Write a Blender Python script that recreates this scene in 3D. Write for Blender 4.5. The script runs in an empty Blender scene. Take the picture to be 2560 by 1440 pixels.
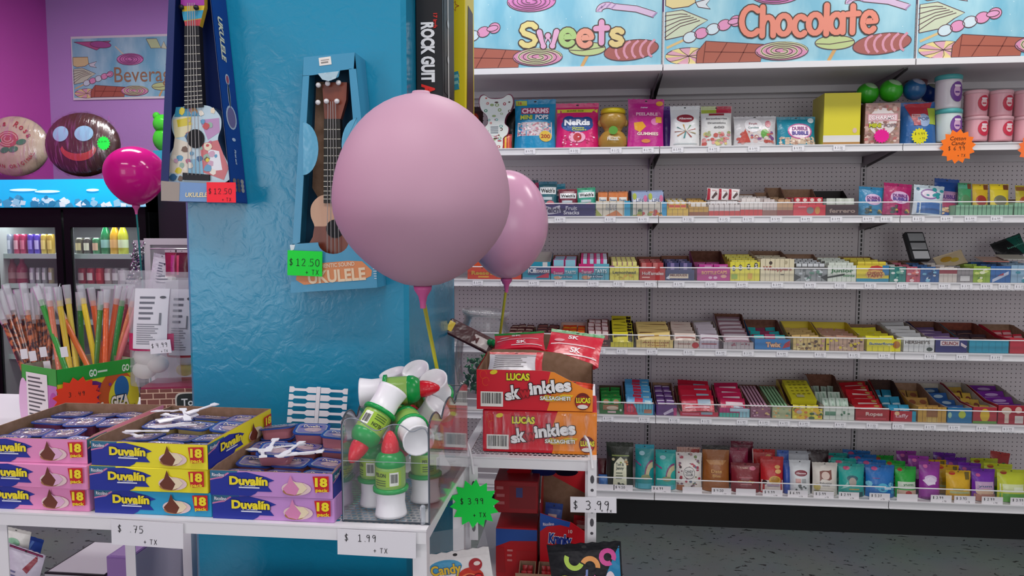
import bpy, bmesh, math, random
from mathutils import Vector, Matrix, Euler
R = math.radians
S_ = bpy.context.scene
COL = S_.collection
# ---------------------------------------------------------------- camera, world, light, exposure
CAM_H, PITCH, YAW, FPX = 1.61, R(4.36), R(6.1), 1850.0
cd = bpy.data.cameras.new('camera'); cam = bpy.data.objects.new('camera', cd); COL.objects.link(cam)
cd.sensor_width = 36; cd.lens = FPX / 2560 * 36; cd.clip_start = 0.05
cam.location = (0, 0, CAM_H); cam.rotation_euler = (R(90) - PITCH, 0, YAW)
S_.camera = cam
w_ = bpy.data.worlds.new('daylight'); S_.world = w_; w_.use_nodes = True
w_.node_tree.nodes['Background'].inputs[0].default_value = (1.0, 0.985, 1.0, 1)
w_.node_tree.nodes['Background'].inputs[1].default_value = 0.75
def area(name, loc, sx, sy, power, col=(1, .97, .95), rot=(0, 0, 0)):
    l = bpy.data.lights.new(name, 'AREA'); l.shape = 'RECTANGLE'; l.size = sx; l.size_y = sy; l.energy = power; l.color = col
    o = bpy.data.objects.new(name, l); COL.objects.link(o); o.location = loc; o.rotation_euler = rot
    return o
CEIL = 3.7
LAMPS = [(-2.9, 4.2, 62), (-0.4, 3.0, 26), (1.9, 3.0, 26), (-0.4, 0.6, 22), (2.0, 0.6, 22), (-2.7, 1.2, 22)]
for i, (x, y, p) in enumerate(LAMPS):
    area('ceiling_tube_light', (x, y, CEIL - .09), 1.2, .3, p)
for x, w, p in ((-3.2, 1.5, 26), (1.9, 1.9, 25)):   # daylight through the shop front behind the camera
    area('shop_window_light', (x, -2.1, 1.75), w, 1.7, p, (.95, .98, 1), (R(90), 0, 0))
S_.view_settings.view_transform = 'Standard'; S_.view_settings.look = 'None'
S_.view_settings.exposure = -0.08; S_.view_settings.gamma = 1.0; S_.view_settings.use_curve_mapping = False

# ---------------------------------------------------------------- helpers: places
def ray(px, py):
    u = (px - 1280) / FPX; v = (py - 720) / FPX
    d = Vector((u, math.cos(PITCH) - v * math.sin(PITCH), -math.sin(PITCH) - v * math.cos(PITCH)))
    c, s = math.cos(YAW), math.sin(YAW)
    return Vector((d.x * c - d.y * s, d.x * s + d.y * c, d.z))
def at(px, py, Y):
    d = ray(px, py); t = Y / d.y
    return Vector((d.x * t, Y, CAM_H + d.z * t))
# ---------------------------------------------------------------- helpers: materials
def lin(h):
    h = h.lstrip('#'); r = []
    for i in (0, 2, 4):
        c = int(h[i:i + 2], 16) / 255
        r.append(c / 12.92 if c <= .04045 else ((c + .055) / 1.055) ** 2.4)
    return (r[0], r[1], r[2], 1)
_mc = {}
def newmat(name):
    m = bpy.data.materials.new(name); m.use_nodes = True
    nt = m.node_tree; b = nt.nodes['Principled BSDF']
    return m, nt, b
def N(nt, t, **kw):
    n = nt.nodes.new(t)
    for k, v in kw.items():
        if k.startswith('i_'): n.inputs[int(k[2:]) if k[2:].isdigit() else k[2:]].default_value = v
        else: setattr(n, k, v)
    return n
def M(h, rough=.5, metal=0., spec=.4, emit=0):
    """plain print / paint / plastic with a little unevenness in its gloss"""
    k = (h, rough, metal, spec, emit)
    if k in _mc: return _mc[k]
    m, nt, b = newmat('paint_' + h.strip('#'))
    b.inputs['Base Color'].default_value = lin(h); b.inputs['Roughness'].default_value = rough
    b.inputs['Metallic'].default_value = metal; b.inputs['Specular IOR Level'].default_value = spec
    if emit:
        b.inputs['Emission Color'].default_value = lin(h); b.inputs['Emission Strength'].default_value = emit
    _mc[k] = m
    return m
def film(h, bump=.35, scale=28, rough=.28):
    """crinkled glossy packaging film"""
    k = ('film', h, bump, scale, rough)
    if k in _mc: return _mc[k]
    m, nt, b = newmat('film_' + h.strip('#'))
    b.inputs['Base Color'].default_value = lin(h); b.inputs['Roughness'].default_value = rough
    tc = N(nt, 'ShaderNodeTexCoord'); n = N(nt, 'ShaderNodeTexNoise'); n.inputs['Scale'].default_value = scale; n.inputs['Detail'].default_value = 2
    bp = N(nt, 'ShaderNodeBump'); bp.inputs['Strength'].default_value = bump; bp.inputs['Distance'].default_value = .01
    nt.links.new(tc.outputs['Object'], n.inputs['Vector']); nt.links.new(n.outputs['Fac'], bp.inputs['Height']); nt.links.new(bp.outputs['Normal'], b.inputs['Normal'])
    _mc[k] = m
    return m
def speckled(name, h1, h2, scale=30, rough=.7, detail=3, bump=0, lo=.35, hi=.65, stretch=(1, 1, 1)):
    k = ('sp', name)
    if k in _mc: return _mc[k]
    m, nt, b = newmat(name)
    tc = N(nt, 'ShaderNodeTexCoord'); mp = N(nt, 'ShaderNodeMapping'); mp.inputs['Scale'].default_value = stretch
    n = N(nt, 'ShaderNodeTexNoise'); n.inputs['Scale'].default_value = scale; n.inputs['Detail'].default_value = detail
    cr = N(nt, 'ShaderNodeValToRGB'); cr.color_ramp.elements[0].position = lo; cr.color_ramp.elements[1].position = hi
    cr.color_ramp.elements[0].color = lin(h1); cr.color_ramp.elements[1].color = lin(h2)
    L = nt.links.new
    L(tc.outputs['Object'], mp.inputs[0]); L(mp.outputs[0], n.inputs['Vector']); L(n.outputs['Fac'], cr.inputs[0]); L(cr.outputs[0], b.inputs['Base Color'])
    b.inputs['Roughness'].default_value = rough
    if bump:
        bp = N(nt, 'ShaderNodeBump'); bp.inputs['Strength'].default_value = bump; bp.inputs['Distance'].default_value = .01
        L(n.outputs['Fac'], bp.inputs['Height']); L(bp.outputs['Normal'], b.inputs['Normal'])
    _mc[k] = m
    return m
def clear(name, h='#ffffff', body=.1, rough=.08, gloss=1.0):
    """thin clear plastic: see-through with a pale body and a glossy skin"""
    k = ('clear', name)
    if k in _mc: return _mc[k]
    m = bpy.data.materials.new(name); m.use_nodes = True; nt = m.node_tree; nt.nodes.clear()
    o = N(nt, 'ShaderNodeOutputMaterial'); t = N(nt, 'ShaderNodeBsdfTransparent'); d = N(nt, 'ShaderNodeBsdfDiffuse'); g = N(nt, 'ShaderNodeBsdfGlossy')
    d.inputs[0].default_value = lin(h); g.inputs['Roughness'].default_value = rough
    a = N(nt, 'ShaderNodeMixShader'); a.inputs[0].default_value = body
    c = N(nt, 'ShaderNodeMixShader'); lw = N(nt, 'ShaderNodeLayerWeight'); lw.inputs[0].default_value = .25
    mu = N(nt, 'ShaderNodeMath', operation='MULTIPLY'); mu.inputs[1].default_value = .6 * gloss
    L = nt.links.new
    L(t.outputs[0], a.inputs[1]); L(d.outputs[0], a.inputs[2]); L(lw.outputs['Fresnel'], mu.inputs[0]); L(mu.outputs[0], c.inputs[0])
    L(a.outputs[0], c.inputs[1]); L(g.outputs[0], c.inputs[2]); L(c.outputs[0], o.inputs[0])
    _mc[k] = m
    return m
WHITE_METAL = M('#e4e2e4', .35)
CARD = speckled('brown_cardboard', '#8a6a52', '#977660', 60, .85)
CARD_D = speckled('dark_cardboard', '#6b4433', '#7a5040', 60, .85)
CARD_G = speckled('grey_cardboard', '#a89f93', '#b5ada2', 60, .85)
# ---------------------------------------------------------------- helpers: text and strokes
_tx = {}
def text2d(s, bold=0., shear=0.):
    k = (s, bold, shear)
    if k in _tx: return _tx[k]
    cu = bpy.data.curves.new('t', 'FONT'); cu.body = s; cu.size = 1; cu.offset = bold; cu.shear = shear; cu.resolution_u = 3; cu.fill_mode = 'FRONT'
    ob = bpy.data.objects.new('t', cu); me = ob.to_mesh()
    vs = [(v.co.x, v.co.y) for v in me.vertices]; fs = [tuple(p.vertices) for p in me.polygons]
    ob.to_mesh_clear(); bpy.data.objects.remove(ob); bpy.data.curves.remove(cu)
    if not vs: vs = [(0, 0)]
    _tx[k] = (vs, fs, min(v[0] for v in vs), max(v[0] for v in vs))
    return _tx[k]
STROKES = {
 '0': [[(.3, 1), (.08, .85), (.02, .5), (.1, .12), (.3, 0), (.5, .15), (.56, .5), (.5, .88), (.3, 1)]],
 '1': [[(.12, .82), (.32, 1), (.32, 0)], [(.1, 0), (.55, 0)]],
 '2': [[(.05, .78), (.2, .98), (.45, .95), (.52, .72), (.35, .4), (.05, .03), (.58, .03)]],
 '3': [[(.05, .92), (.35, 1), (.52, .8), (.45, .6), (.22, .54), (.48, .45), (.55, .22), (.35, 0), (.05, .06)]],
 '4': [[(.12, 1), (.08, .5), (.55, .52)], [(.46, .95), (.44, 0)]],
 '5': [[(.55, 1), (.12, 1), (.1, .58), (.4, .62), (.56, .35), (.42, .05), (.05, .03)]],
 '6': [[(.48, .98), (.15, .65), (.06, .25), (.3, 0), (.52, .2), (.42, .45), (.1, .35)]],
 '7': [[(.05, 1), (.55, 1), (.28, 0)], [(.2, .52), (.52, .52)]],
 '8': [[(.3, .52), (.1, .75), (.3, 1), (.5, .77), (.3, .52), (.08, .25), (.3, 0), (.54, .25), (.3, .52)]],
 '9': [[(.5, .75), (.3, .55), (.1, .72), (.22, .97), (.48, .95), (.52, .75), (.45, 0)]],
 '$': [[(.52, .85), (.3, .93), (.1, .78), (.2, .56), (.42, .45), (.5, .22), (.3, .08), (.06, .18)], [(.3, 1.1), (.28, -.1)]],
 '.': [[(.2, 0), (.26, .05)]],
 '+': [[(.3, .7), (.3, .1)], [(.05, .4), (.55, .4)]],
 'T': [[(.02, .95), (.58, .95)], [(.3, .95), (.28, 0)]], 'X': [[(.05, 1), (.55, 0)], [(.55, 1), (.03, 0)]],
 't': [[(.3, .9), (.3, .05), (.45, 0)], [(.1, .6), (.5, .6)]], 'x': [[(.05, .65), (.5, 0)], [(.5, .65), (.05, 0)]],
}
# ---------------------------------------------------------------- helpers: meshes
def plane(o, U, V):
    o, U, V = Vector(o), Vector(U), Vector(V); n = U.cross(V).normalized()
    return lambda u, v, k=0.: o + U * u + V * v + n * k
class MB:
    def __init__(s, mat4=None): s.v, s.f, s.mi, s.sm, s.mats, s.T = [], [], [], [], [], mat4
    def m(s, mat):
        if mat not in s.mats: s.mats.append(mat)
        return s.mats.index(mat)
    def add(s, vs, fs, mat, smooth=False):
        b = len(s.v); T = s.T
        s.v += [tuple(T @ Vector(p)) if T else tuple(p) for p in vs]
        i = s.m(mat)
        for f in fs: s.f.append(tuple(b + k for k in f)); s.mi.append(i); s.sm.append(smooth)
        return s
    def box(s, x0, x1, y0, y1, z0, z1, mat, **fm):
        vs = [(x, y, z) for z in (z0, z1) for y in (y0, y1) for x in (x0, x1)]
        F = dict(bottom=(0, 2, 3, 1), top=(4, 5, 7, 6), front=(0, 1, 5, 4), back=(2, 6, 7, 3), left=(0, 4, 6, 2), right=(1, 3, 7, 5))
        for k, f in F.items(): s.add([vs[i] for i in f], [(0, 1, 2, 3)], fm.get(k, mat))
        return s
    def rbox(s, x0, x1, y0, y1, z0, z1, mat, r=.004):
        """box with chamfered edges"""
        import itertools
        vs, idx = [], {}
        c = ((x0, x1), (y0, y1), (z0, z1))
        r = min(r, (x1 - x0) * .45, (y1 - y0) * .45, (z1 - z0) * .45)
        for a in itertools.product((0, 1), repeat=3):
            for ax in range(3):
                p = [c[k][a[k]] + (0 if k == ax else (r if a[k] == 0 else -r)) for k in range(3)]
                idx[(a, ax)] = len(vs); vs.append(tuple(p))
        fs = []
        for ax in range(3):
            o1, o2 = [k for k in range(3) if k != ax]
            for e in (0, 1):
                q = []
                for (i, j) in ((0, 0), (1, 0), (1, 1), (0, 1)):
                    a = [0] * 3; a[ax] = e; a[o1] = i; a[o2] = j; q.append(idx[(tuple(a), ax)])
                fs.append(tuple(q))
            for (i, j) in ((0, 0), (1, 0), (1, 1), (0, 1)):   # edges along ax
                q = []
                for e, k in ((0, o1), (1, o1), (1, o2), (0, o2)):
                    a = [0] * 3; a[ax] = e; a[o1] = i; a[o2] = j; q.append(idx[(tuple(a), k)])
                fs.append(tuple(q))
        for a in itertools.product((0, 1), repeat=3): fs.append(tuple(idx[(a, k)] for k in range(3)))
        return s.add(vs, fs, mat)
    def grid(s, fn, nu, nv, mat, u0=-1., u1=1., v0=0., v1=1., o=0., smooth=True):
        vs = [fn(u0 + (u1 - u0) * i / nu, v0 + (v1 - v0) * j / nv, o) for j in range(nv + 1) for i in range(nu + 1)]
        fs = [(j * (nu + 1) + i, j * (nu + 1) + i + 1, (j + 1) * (nu + 1) + i + 1, (j + 1) * (nu + 1) + i) for j in range(nv) for i in range(nu)]
        return s.add(vs, fs, mat, smooth)
    def poly(s, fn, pts, mat, o=.0006): return s.add([fn(u, v, o) for u, v in pts], [tuple(range(len(pts)))], mat)
    def cpoly(s, fn, pts, mat, o=.0006):
        """outline cut into small cells so that it follows a bulging surface"""
        bm = bmesh.new(); bm.faces.new([bm.verts.new((u, v, 0)) for u, v in pts])
        for ax, q in [(0, -1 + .25 * i) for i in range(9)] + [(1, .125 * i) for i in range(1, 8)]:
            bmesh.ops.bisect_plane(bm, geom=bm.verts[:] + bm.edges[:] + bm.faces[:], plane_co=(q, q, 0), plane_no=(1, 0, 0) if ax == 0 else (0, 1, 0))
        bm.verts.index_update(); s.add([fn(v.co.x, v.co.y, o) for v in bm.verts], [tuple(v.index for v in f.verts) for f in bm.faces], mat); bm.free(); return s
    def ell(s, fn, cu, cv, ru, rv, mat, o=.0006, n=20, rot=0., rings=1, a0=0, a1=2 * math.pi):
        vs = [fn(cu, cv, o)]; c, sn = math.cos(rot), math.sin(rot)
        full = abs(a1 - a0 - 2 * math.pi) < 1e-6; m = n if full else n + 1
        for k in range(1, rings + 1):
            for i in range(m):
                a = a0 + (a1 - a0) * i / n; x = ru * math.cos(a) * k / rings; y = rv * math.sin(a) * k / rings
                vs.append(fn(cu + x * c - y * sn, cv + x * sn + y * c, o))
        fs = []
        for i in range(n):
            j = (i + 1) % m
            fs.append((0, 1 + i, 1 + j))
            for k in range(1, rings): fs.append((1 + (k - 1) * m + i, 1 + k * m + i, 1 + k * m + j, 1 + (k - 1) * m + j))
        return s.add(vs, fs, mat)
    def ribbon(s, fn, pts, wd, mat, o=.0008, asp=1.):
        """stroke of width wd through 2-D points; asp = metres of v per unit over metres of u per unit"""
        vs, fs = [], []
        n = len(pts)
        for i, (u, v) in enumerate(pts):
            a = pts[max(0, i - 1)]; b = pts[min(n - 1, i + 1)]
            dx, dy = (b[0] - a[0]), (b[1] - a[1]) * asp
            l = math.hypot(dx, dy) or 1; nx, ny = -dy / l * wd / 2, dx / l * wd / 2 / asp
            vs += [fn(u + nx, v + ny, o), fn(u - nx, v - ny, o)]
            if i: fs.append((2 * i - 2, 2 * i - 1, 2 * i + 1, 2 * i))
        return s.add(vs, fs, mat)
    def text(s, fn, t, cu, cv, h, mat, o=.001, bold=.0, shear=0., w=None, rot=0., arc=0., su=1., sv=1., out=None, ow=.05, al='C'):
        """lettering of cap height h; su, sv turn metres into u, v; w squeezes it to a width"""
        for k, (mt, bd) in enumerate(([(out, bold + ow)] if out else []) + [(mat, bold)]):
            vs, fs, x0, x1 = text2d(t, bd, shear)
            _v, _f, a0, a1 = text2d(t, bold, shear)
            sc = h / .69; wd = (a1 - a0) * sc or 1; fx = (w / wd if w else 1.)
            mid = {'C': (a0 + a1) / 2, 'L': a0, 'R': a1}[al]
            c, sn = math.cos(rot), math.sin(rot); pts = []
            for (x, y) in vs:
                X = (x - mid) * sc * fx; Y = (y - .345) * sc
                Y -= arc * h * (2 * X / max(1e-6, (a1 - a0) * sc * fx)) ** 2
                pts.append(fn(cu + (X * c - Y * sn) * su, cv + (X * sn + Y * c) * sv, o + (.0004 if k and out else (0 if out else .0004))))
            s.add(pts, fs, mt)
        return s
    def hand(s, fn, t, cu, cv, h, mat, o=.001, wd=None, pitch=.85, rot=0.):
        """handwritten figures, one stroke after another"""
        wd = wd or h * .1; c, sn = math.cos(rot), math.sin(rot); x = 0
        for ch in t:
            for st in STROKES.get(ch, []):
                pts = [((x + p[0]) * h, p[1] * h) for p in st]
                s.ribbon(fn, [(cu + a * c - b * sn, cv + a * sn + b * c) for a, b in pts], wd, mat, o)
            x += .35 if ch == '.' else (.45 if ch == ' ' else pitch)
        return s
    def lathe(s, prof, n, mat, c=(0, 0, 0), smooth=True, a0=0., a1=2 * math.pi, ax='z', sx=1., sy=1.):
        vs, fs = [], []; m = n if abs(a1 - a0 - 2 * math.pi) < 1e-6 else n + 1
        for r, z in prof:
            for i in range(m):
                a = a0 + (a1 - a0) * i / n; p = (r * math.cos(a) * sx, r * math.sin(a) * sy, z)
                if ax == 'x': p = (p[2], p[0], p[1])
                if ax == 'y': p = (p[0], p[2], p[1])
                vs.append((p[0] + c[0], p[1] + c[1], p[2] + c[2]))
        for j in range(len(prof) - 1):
            for i in range(n):
                k = (i + 1) % m; fs.append((j * m + i, j * m + k, (j + 1) * m + k, (j + 1) * m + i))
        return s.add(vs, fs, mat, smooth)
    def tube(s, pts, r, mat, n=8, cap=True, smooth=True):
        pts = [Vector(p) for p in pts]; vs, fs = [], []; up = None
        for i, p in enumerate(pts):
            d = (pts[min(i + 1, len(pts) - 1)] - pts[max(i - 1, 0)]).normalized()
            if up is None: up = Vector((0, 0, 1)) if abs(d.z) < .9 else Vector((1, 0, 0))
            a = d.cross(up).normalized(); b = a.cross(d).normalized(); up = b
            rr = r[i] if isinstance(r, (list, tuple)) else r
            for k in range(n):
                t = 2 * math.pi * k / n; vs.append(p + a * (rr * math.cos(t)) + b * (rr * math.sin(t)))
        for i in range(len(pts) - 1):
            for k in range(n):
                j = (k + 1) % n; fs.append((i * n + k, i * n + j, (i + 1) * n + j, (i + 1) * n + k))
        if cap: fs += [tuple(range(n)), tuple(range((len(pts) - 1) * n, len(pts) * n))]
        return s.add(vs, fs, mat, smooth)
    def prism(s, pts, z0, z1, mat, fn=None, side=None):
        """outline in u,v pushed out from z0 to z1 along the frame's normal"""
        fn = fn or (lambda u, v, k: Vector((u, v, k))); n = len(pts)
        s.add([fn(u, v, z0) for u, v in pts], [tuple(range(n))[::-1]], mat); s.add([fn(u, v, z1) for u, v in pts], [tuple(range(n))], mat)
        for i in range(n):
            a, b = pts[i], pts[(i + 1) % n]
            s.add([fn(a[0], a[1], z0), fn(b[0], b[1], z0), fn(b[0], b[1], z1), fn(a[0], a[1], z1)], [(0, 1, 2, 3)], side or mat)
        return s
    def ball(s, c, rx, ry, rz, mat, n=16, m=10):
        pr = [(math.sin(math.pi * j / m), -math.cos(math.pi * j / m)) for j in range(m + 1)]
        vs, fs = [], []
        for r, z in pr:
            for i in range(n): a = 2 * math.pi * i / n; vs.append((c[0] + rx * r * math.cos(a), c[1] + ry * r * math.sin(a), c[2] + rz * z))
        for j in range(m):
            for i in range(n): k = (i + 1) % n; fs.append((j * n + i, j * n + k, (j + 1) * n + k, (j + 1) * n + i))
        return s.add(vs, fs, mat, True)
    def build(s, name, parent=None, loc=None, rot=None):
        me = bpy.data.meshes.new(name); me.from_pydata(s.v, [], s.f)
        for m in s.mats: me.materials.append(m)
        me.polygons.foreach_set('material_index', s.mi); me.polygons.foreach_set('use_smooth', s.sm); me.update()
        o = bpy.data.objects.new(name, me); COL.objects.link(o)
        if parent: o.parent = parent
        if loc is not None: o.location = loc
        if rot is not None: o.rotation_euler = rot
        return o
def tag(o, label, cat, group=None):
    o['label'] = label; o['category'] = cat
    if group: o['group'] = group
    return o
def thing(name, label, cat, loc=(0, 0, 0), rot=(0, 0, 0), group=None):
    o = bpy.data.objects.new(name, None); o.empty_display_size = .05; COL.objects.link(o); o.location = loc; o.rotation_euler = rot
    return tag(o, label, cat, group)
def structure(o): o['kind'] = 'structure'; return o
def dup(root, loc, rot=None, label=None, group=None):
    r = root.copy(); COL.objects.link(r); r.location = loc
    if rot is not None: r.rotation_euler = rot
    if label: r['label'] = label
    if group: r['group'] = group
    for ch in root.children:
        c = ch.copy(); COL.objects.link(c); c.parent = r
        for g in ch.children:
            d = g.copy(); COL.objects.link(d); d.parent = c
    return r
def smooth_loop(pts, n=5):
    r = []; m = len(pts)
    for i in range(m):
        p0, p1, p2, p3 = (Vector(pts[(i + k) % m]) for k in (-1, 0, 1, 2))
        for j in range(n):
            t = j / n; q = .5 * ((2 * p1) + (p2 - p0) * t + (2 * p0 - 5 * p1 + 4 * p2 - p3) * t * t + (3 * p1 - p0 - 3 * p2 + p3) * t ** 3); r.append((q.x, q.y))
    return r
def rnd(seed): return random.Random(seed)
def bpts(n, r1, r2, cx=0, cy=0, sx=1, sy=1, ph=0):
    return [(cx + (r1 if i % 2 == 0 else r2) * math.cos(ph + math.pi * i / n) * sx, cy + (r1 if i % 2 == 0 else r2) * math.sin(ph + math.pi * i / n) * sy) for i in range(2 * n)]
def art(mb, fn, w, h, spec, o=.0006, gl=None):
    """print on a panel; u runs -1..1 over width w, v runs 0..1 over height h"""
    su, sv = 2 / w, 1 / h; mt = gl or (lambda c: film(c))
    for i, a in enumerate(spec):
        k, oo = a[0], o + .0003 * i
        if k == 'rect': mb.grid(fn, 6, 5, mt(a[5]), a[1], a[2], a[3], a[4], oo)
        elif k == 'ell': mb.ell(fn, a[1], a[2], a[3], a[4], mt(a[5]), oo, rings=3)
        elif k == 'poly': (mb.poly if gl else mb.cpoly)(fn, a[1], mt(a[2]), oo)
        elif k == 'txt':   # text, cu, cv, cap height as share of h, colour, outline, width as share of w, bold
            mb.text(fn, a[1], a[2], a[3], a[4] * h, M(a[5], .4), oo + .0004, a[8] if len(a) > 8 and a[8] else .02, 0, (a[7] * w if len(a) > 7 and a[7] else None), 0, 0, su, sv, M(a[6], .4) if len(a) > 6 and a[6] else None)
        elif k == 'dots':
            r = rnd(a[7] if len(a) > 7 else 3)
            for _ in range(a[5]):
                q = a[8] if len(a) > 8 else .012
                q *= r.uniform(.6, 1.2)
                mb.ell(fn, r.uniform(a[1], a[2]), r.uniform(a[3], a[4]), q * su, q * sv * r.uniform(.5, 1), mt(r.choice(a[6])), oo + .0006 * r.random(), n=7)
        elif k == 'burst': mb.poly(fn, bpts(14, a[3] * su, a[3] * .78 * su, a[1], 0), mt(a[4]), oo) if False else mb.poly(fn, [(a[1] + x * su, a[2] + y * sv) for x, y in bpts(14, a[3], a[3] * .78)], M(a[4], .6), oo)
        elif k == 'lines':  # vertical pack edges
            for j in range(1, a[1]):
                u = -1 + 2 * j / a[1]; mb.grid(fn, 1, 4, M(a[2], .5), u - .012, u + .012, a[3] if len(a) > 3 else 0, a[4] if len(a) > 4 else 1, oo)
        elif k == 'hstr':   # text-like print lines
            r = rnd(a[6] if len(a) > 6 else 5); n = a[5]
            for j in range(n):
                v = a[3] + (a[4] - a[3]) * (j + .5) / n; mb.grid(fn, 4, 1, M(a[7] if len(a) > 7 else '#555555', .6), a[1], a[1] + (a[2] - a[1]) * r.uniform(.6, 1), v - .2 * (a[4] - a[3]) / n, v + .2 * (a[4] - a[3]) / n, oo)
        elif k == 'bar':    # bar code
            r = rnd(9); mb.grid(fn, 1, 1, M('#f2f0ea', .6), a[1], a[2], a[3], a[4], oo); u = a[1] + .06 * (a[2] - a[1])
            while u < a[2] - .08 * (a[2] - a[1]):
                q = (a[2] - a[1]) * r.choice((.015, .03, .04)); mb.grid(fn, 1, 1, M('#1c1c1c', .6), u, u + q, a[3] + .2 * (a[4] - a[3]), a[4] - .08 * (a[4] - a[3]), oo + .0003); u += q + (a[2] - a[1]) * r.choice((.02, .035))
def pouch_surf(w, h, t, top=.9, lean=0., pinch=.05):
    def fn(u, v, o=0., side=-1):
        pr = max(0., 1 - (max(0., v) / top) ** 2.4) if v < top else 0.
        b = t / 2 * (pr * max(0., 1 - abs(u) ** 3) ** .7 + .03)
        return Vector((u * w / 2 * (1 - pinch * math.sin(math.pi * min(1, v))), side * (b + o), v * h))
    return fn
def pouch(name, label, loc, w, h, t, body, spec=(), top=None, rot=(0, 0, 0), group=None, cat='candy bag', seal=.1, zig=True, hole=True, low=False):
    """stand-up bag: bulged body with its print, crimped top seal"""
    th = thing(name, label, cat, loc, rot, group); fn = pouch_surf(w, h, t)
    b = MB(); nu, nv = (6, 6) if low else (10, 12); s1 = 1 - seal
    b.grid(fn, nu, nv, film(body), v1=s1); b.grid(lambda u, v, o: fn(u, v, o, 1), nu, nv, film(body), v1=s1)
    b.add([fn(-1 + i / 4, 0) for i in range(9)] + [fn(1 - i / 4, 0, 0, 1) for i in range(9)], [tuple(range(18))], film(body))
    art(b, fn, w, h, spec); b.build('body', th)
    c = MB(); tm = film(top or body)
    n = 13
    for sd in (-1, 1):
        vs = [fn(-1 + 2 * i / n, s1, .0004, sd) for i in range(n + 1)] + [fn(-1 + 2 * i / n, 1 - (.012 if (i % 2 and zig) else 0), .0004, sd) for i in range(n + 1)]
        c.add(vs, [(i, i + 1, n + 2 + i, n + 1 + i) for i in range(n)], tm)
    if hole and not low: c.ell(fn, 0, 1 - seal * .5, .07, .015, M('#2b2b2b', .6), .0012, 10)
    for k in range(0 if low else 3): c.grid(fn, 6, 1, M('#ffffff', .3) if False else tm, -1, 1, s1 + seal * (.1 + .28 * k), s1 + seal * (.2 + .28 * k), .0009)
    c.build('top_seal', th)
    return th
def carton(name, label, loc, w, d, hf, hb, outc, spec=(), inc=None, rot=(0, 0, 0), cat='carton', group=None, hs=None, cut=.35, t=.003, fpart='front_panel', gl=None):
    """open display tray: low printed front, sides rising to a taller back"""
    th = thing(name, label, cat, loc, rot, group); inc = inc or CARD; om = M(outc, .45) if isinstance(outc, str) else outc; hs = hs or hf
    b = MB(); x0, x1 = -w / 2, w / 2
    b.box(x0, x1, 0, d, 0, t, inc)
    b.box(x0, x1, d - t, d, t, hb, om, front=inc, top=inc)
    for x, q in ((x0, 1), (x1 - t, -1)):
        pr = [(0, t), (d - t, t), (d - t, hb), (d * (1 - .12), hb), (d * cut, hs), (0, hf)]
        for xx, mt in ((x, om if q > 0 else inc), (x + t, inc if q > 0 else om)): b.add([(xx, y, z) for y, z in pr], [tuple(range(len(pr)))], mt)
        for i in range(len(pr)): p, r = pr[i], pr[(i + 1) % len(pr)]; b.add([(x, p[0], p[1]), (x + t, p[0], p[1]), (x + t, r[0], r[1]), (x, r[0], r[1])], [(0, 1, 2, 3)], inc)
    b.build('tray', th)
    f = MB(); f.box(x0, x1, -t * .2, t, 0, hf, om, back=inc, top=inc)
    fn = plane((0, -t * .2, 0), (w / 2, 0, 0), (0, 0, hf))
    art(f, fn, w, hf, spec, .0005, gl or (lambda c: M(c, .4))); f.build(fpart, th)
    return th
# ---------------------------------------------------------------- the room
def floor_mat():
    m, nt, b = newmat('vinyl_floor'); L = nt.links.new
    tc = N(nt, 'ShaderNodeTexCoord'); mp = N(nt, 'ShaderNodeMapping'); mp.inputs['Scale'].default_value = (17, 30, 1); mp.inputs['Rotation'].default_value = (0, 0, .5)
    n1 = N(nt, 'ShaderNodeTexNoise'); n1.inputs['Scale'].default_value = 1.5; n1.inputs['Detail'].default_value = 3; n1.inputs['Distortion'].default_value = .6
    cr = N(nt, 'ShaderNodeValToRGB'); cr.color_ramp.elements[0].position = .635; cr.color_ramp.elements[1].position = .655
    cr.color_ramp.elements[0].color = lin('#5f6766'); cr.color_ramp.elements[1].color = lin('#16181a')
    n2 = N(nt, 'ShaderNodeTexNoise'); n2.inputs['Scale'].default_value = 3
    mx = N(nt, 'ShaderNodeMixRGB', blend_type='MULTIPLY'); mx.inputs[0].default_value = .35
    L(tc.outputs['Object'], mp.inputs[0]); L(mp.outputs[0], n1.inputs['Vector']); L(n1.outputs['Fac'], cr.inputs[0]); L(tc.outputs['Object'], n2.inputs['Vector'])
    L(cr.outputs[0], mx.inputs[1]); L(n2.outputs['Color'], mx.inputs[2]); L(mx.outputs[0], b.inputs['Base Color']); b.inputs['Roughness'].default_value = .4
    return m
def enamel(name, h, h2, bump=.35, rough=.27):
    """brushed glossy wall paint"""
    m, nt, b = newmat(name); L = nt.links.new
    tc = N(nt, 'ShaderNodeTexCoord'); n = N(nt, 'ShaderNodeTexNoise'); n.inputs['Scale'].default_value = 1.3; n.inputs['Detail'].default_value = 4
    mx = N(nt, 'ShaderNodeMixRGB'); mx.inputs[1].default_value = lin(h); mx.inputs[2].default_value = lin(h2)
    n2 = N(nt, 'ShaderNodeTexNoise'); n2.inputs['Scale'].default_value = 26; n2.inputs['Detail'].default_value = 3; n2.inputs['Distortion'].default_value = .8
    bp = N(nt, 'ShaderNodeBump'); bp.inputs['Strength'].default_value = bump; bp.inputs['Distance'].default_value = .008
    L(tc.outputs['Object'], n.inputs['Vector']); L(tc.outputs['Object'], n2.inputs['Vector']); L(n.outputs['Fac'], mx.inputs[0]); L(mx.outputs[0], b.inputs['Base Color'])
    L(n2.outputs['Fac'], bp.inputs['Height']); L(bp.outputs['Normal'], b.inputs['Normal']); b.inputs['Roughness'].default_value = rough
    return m
XL, XR, YB, YF = -4.785, 4.6, 6.2, -2.2
structure(MB().box(XL - .1, XR + .1, YF, YB + .1, -.1, 0, floor_mat()).build('floor'))
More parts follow.
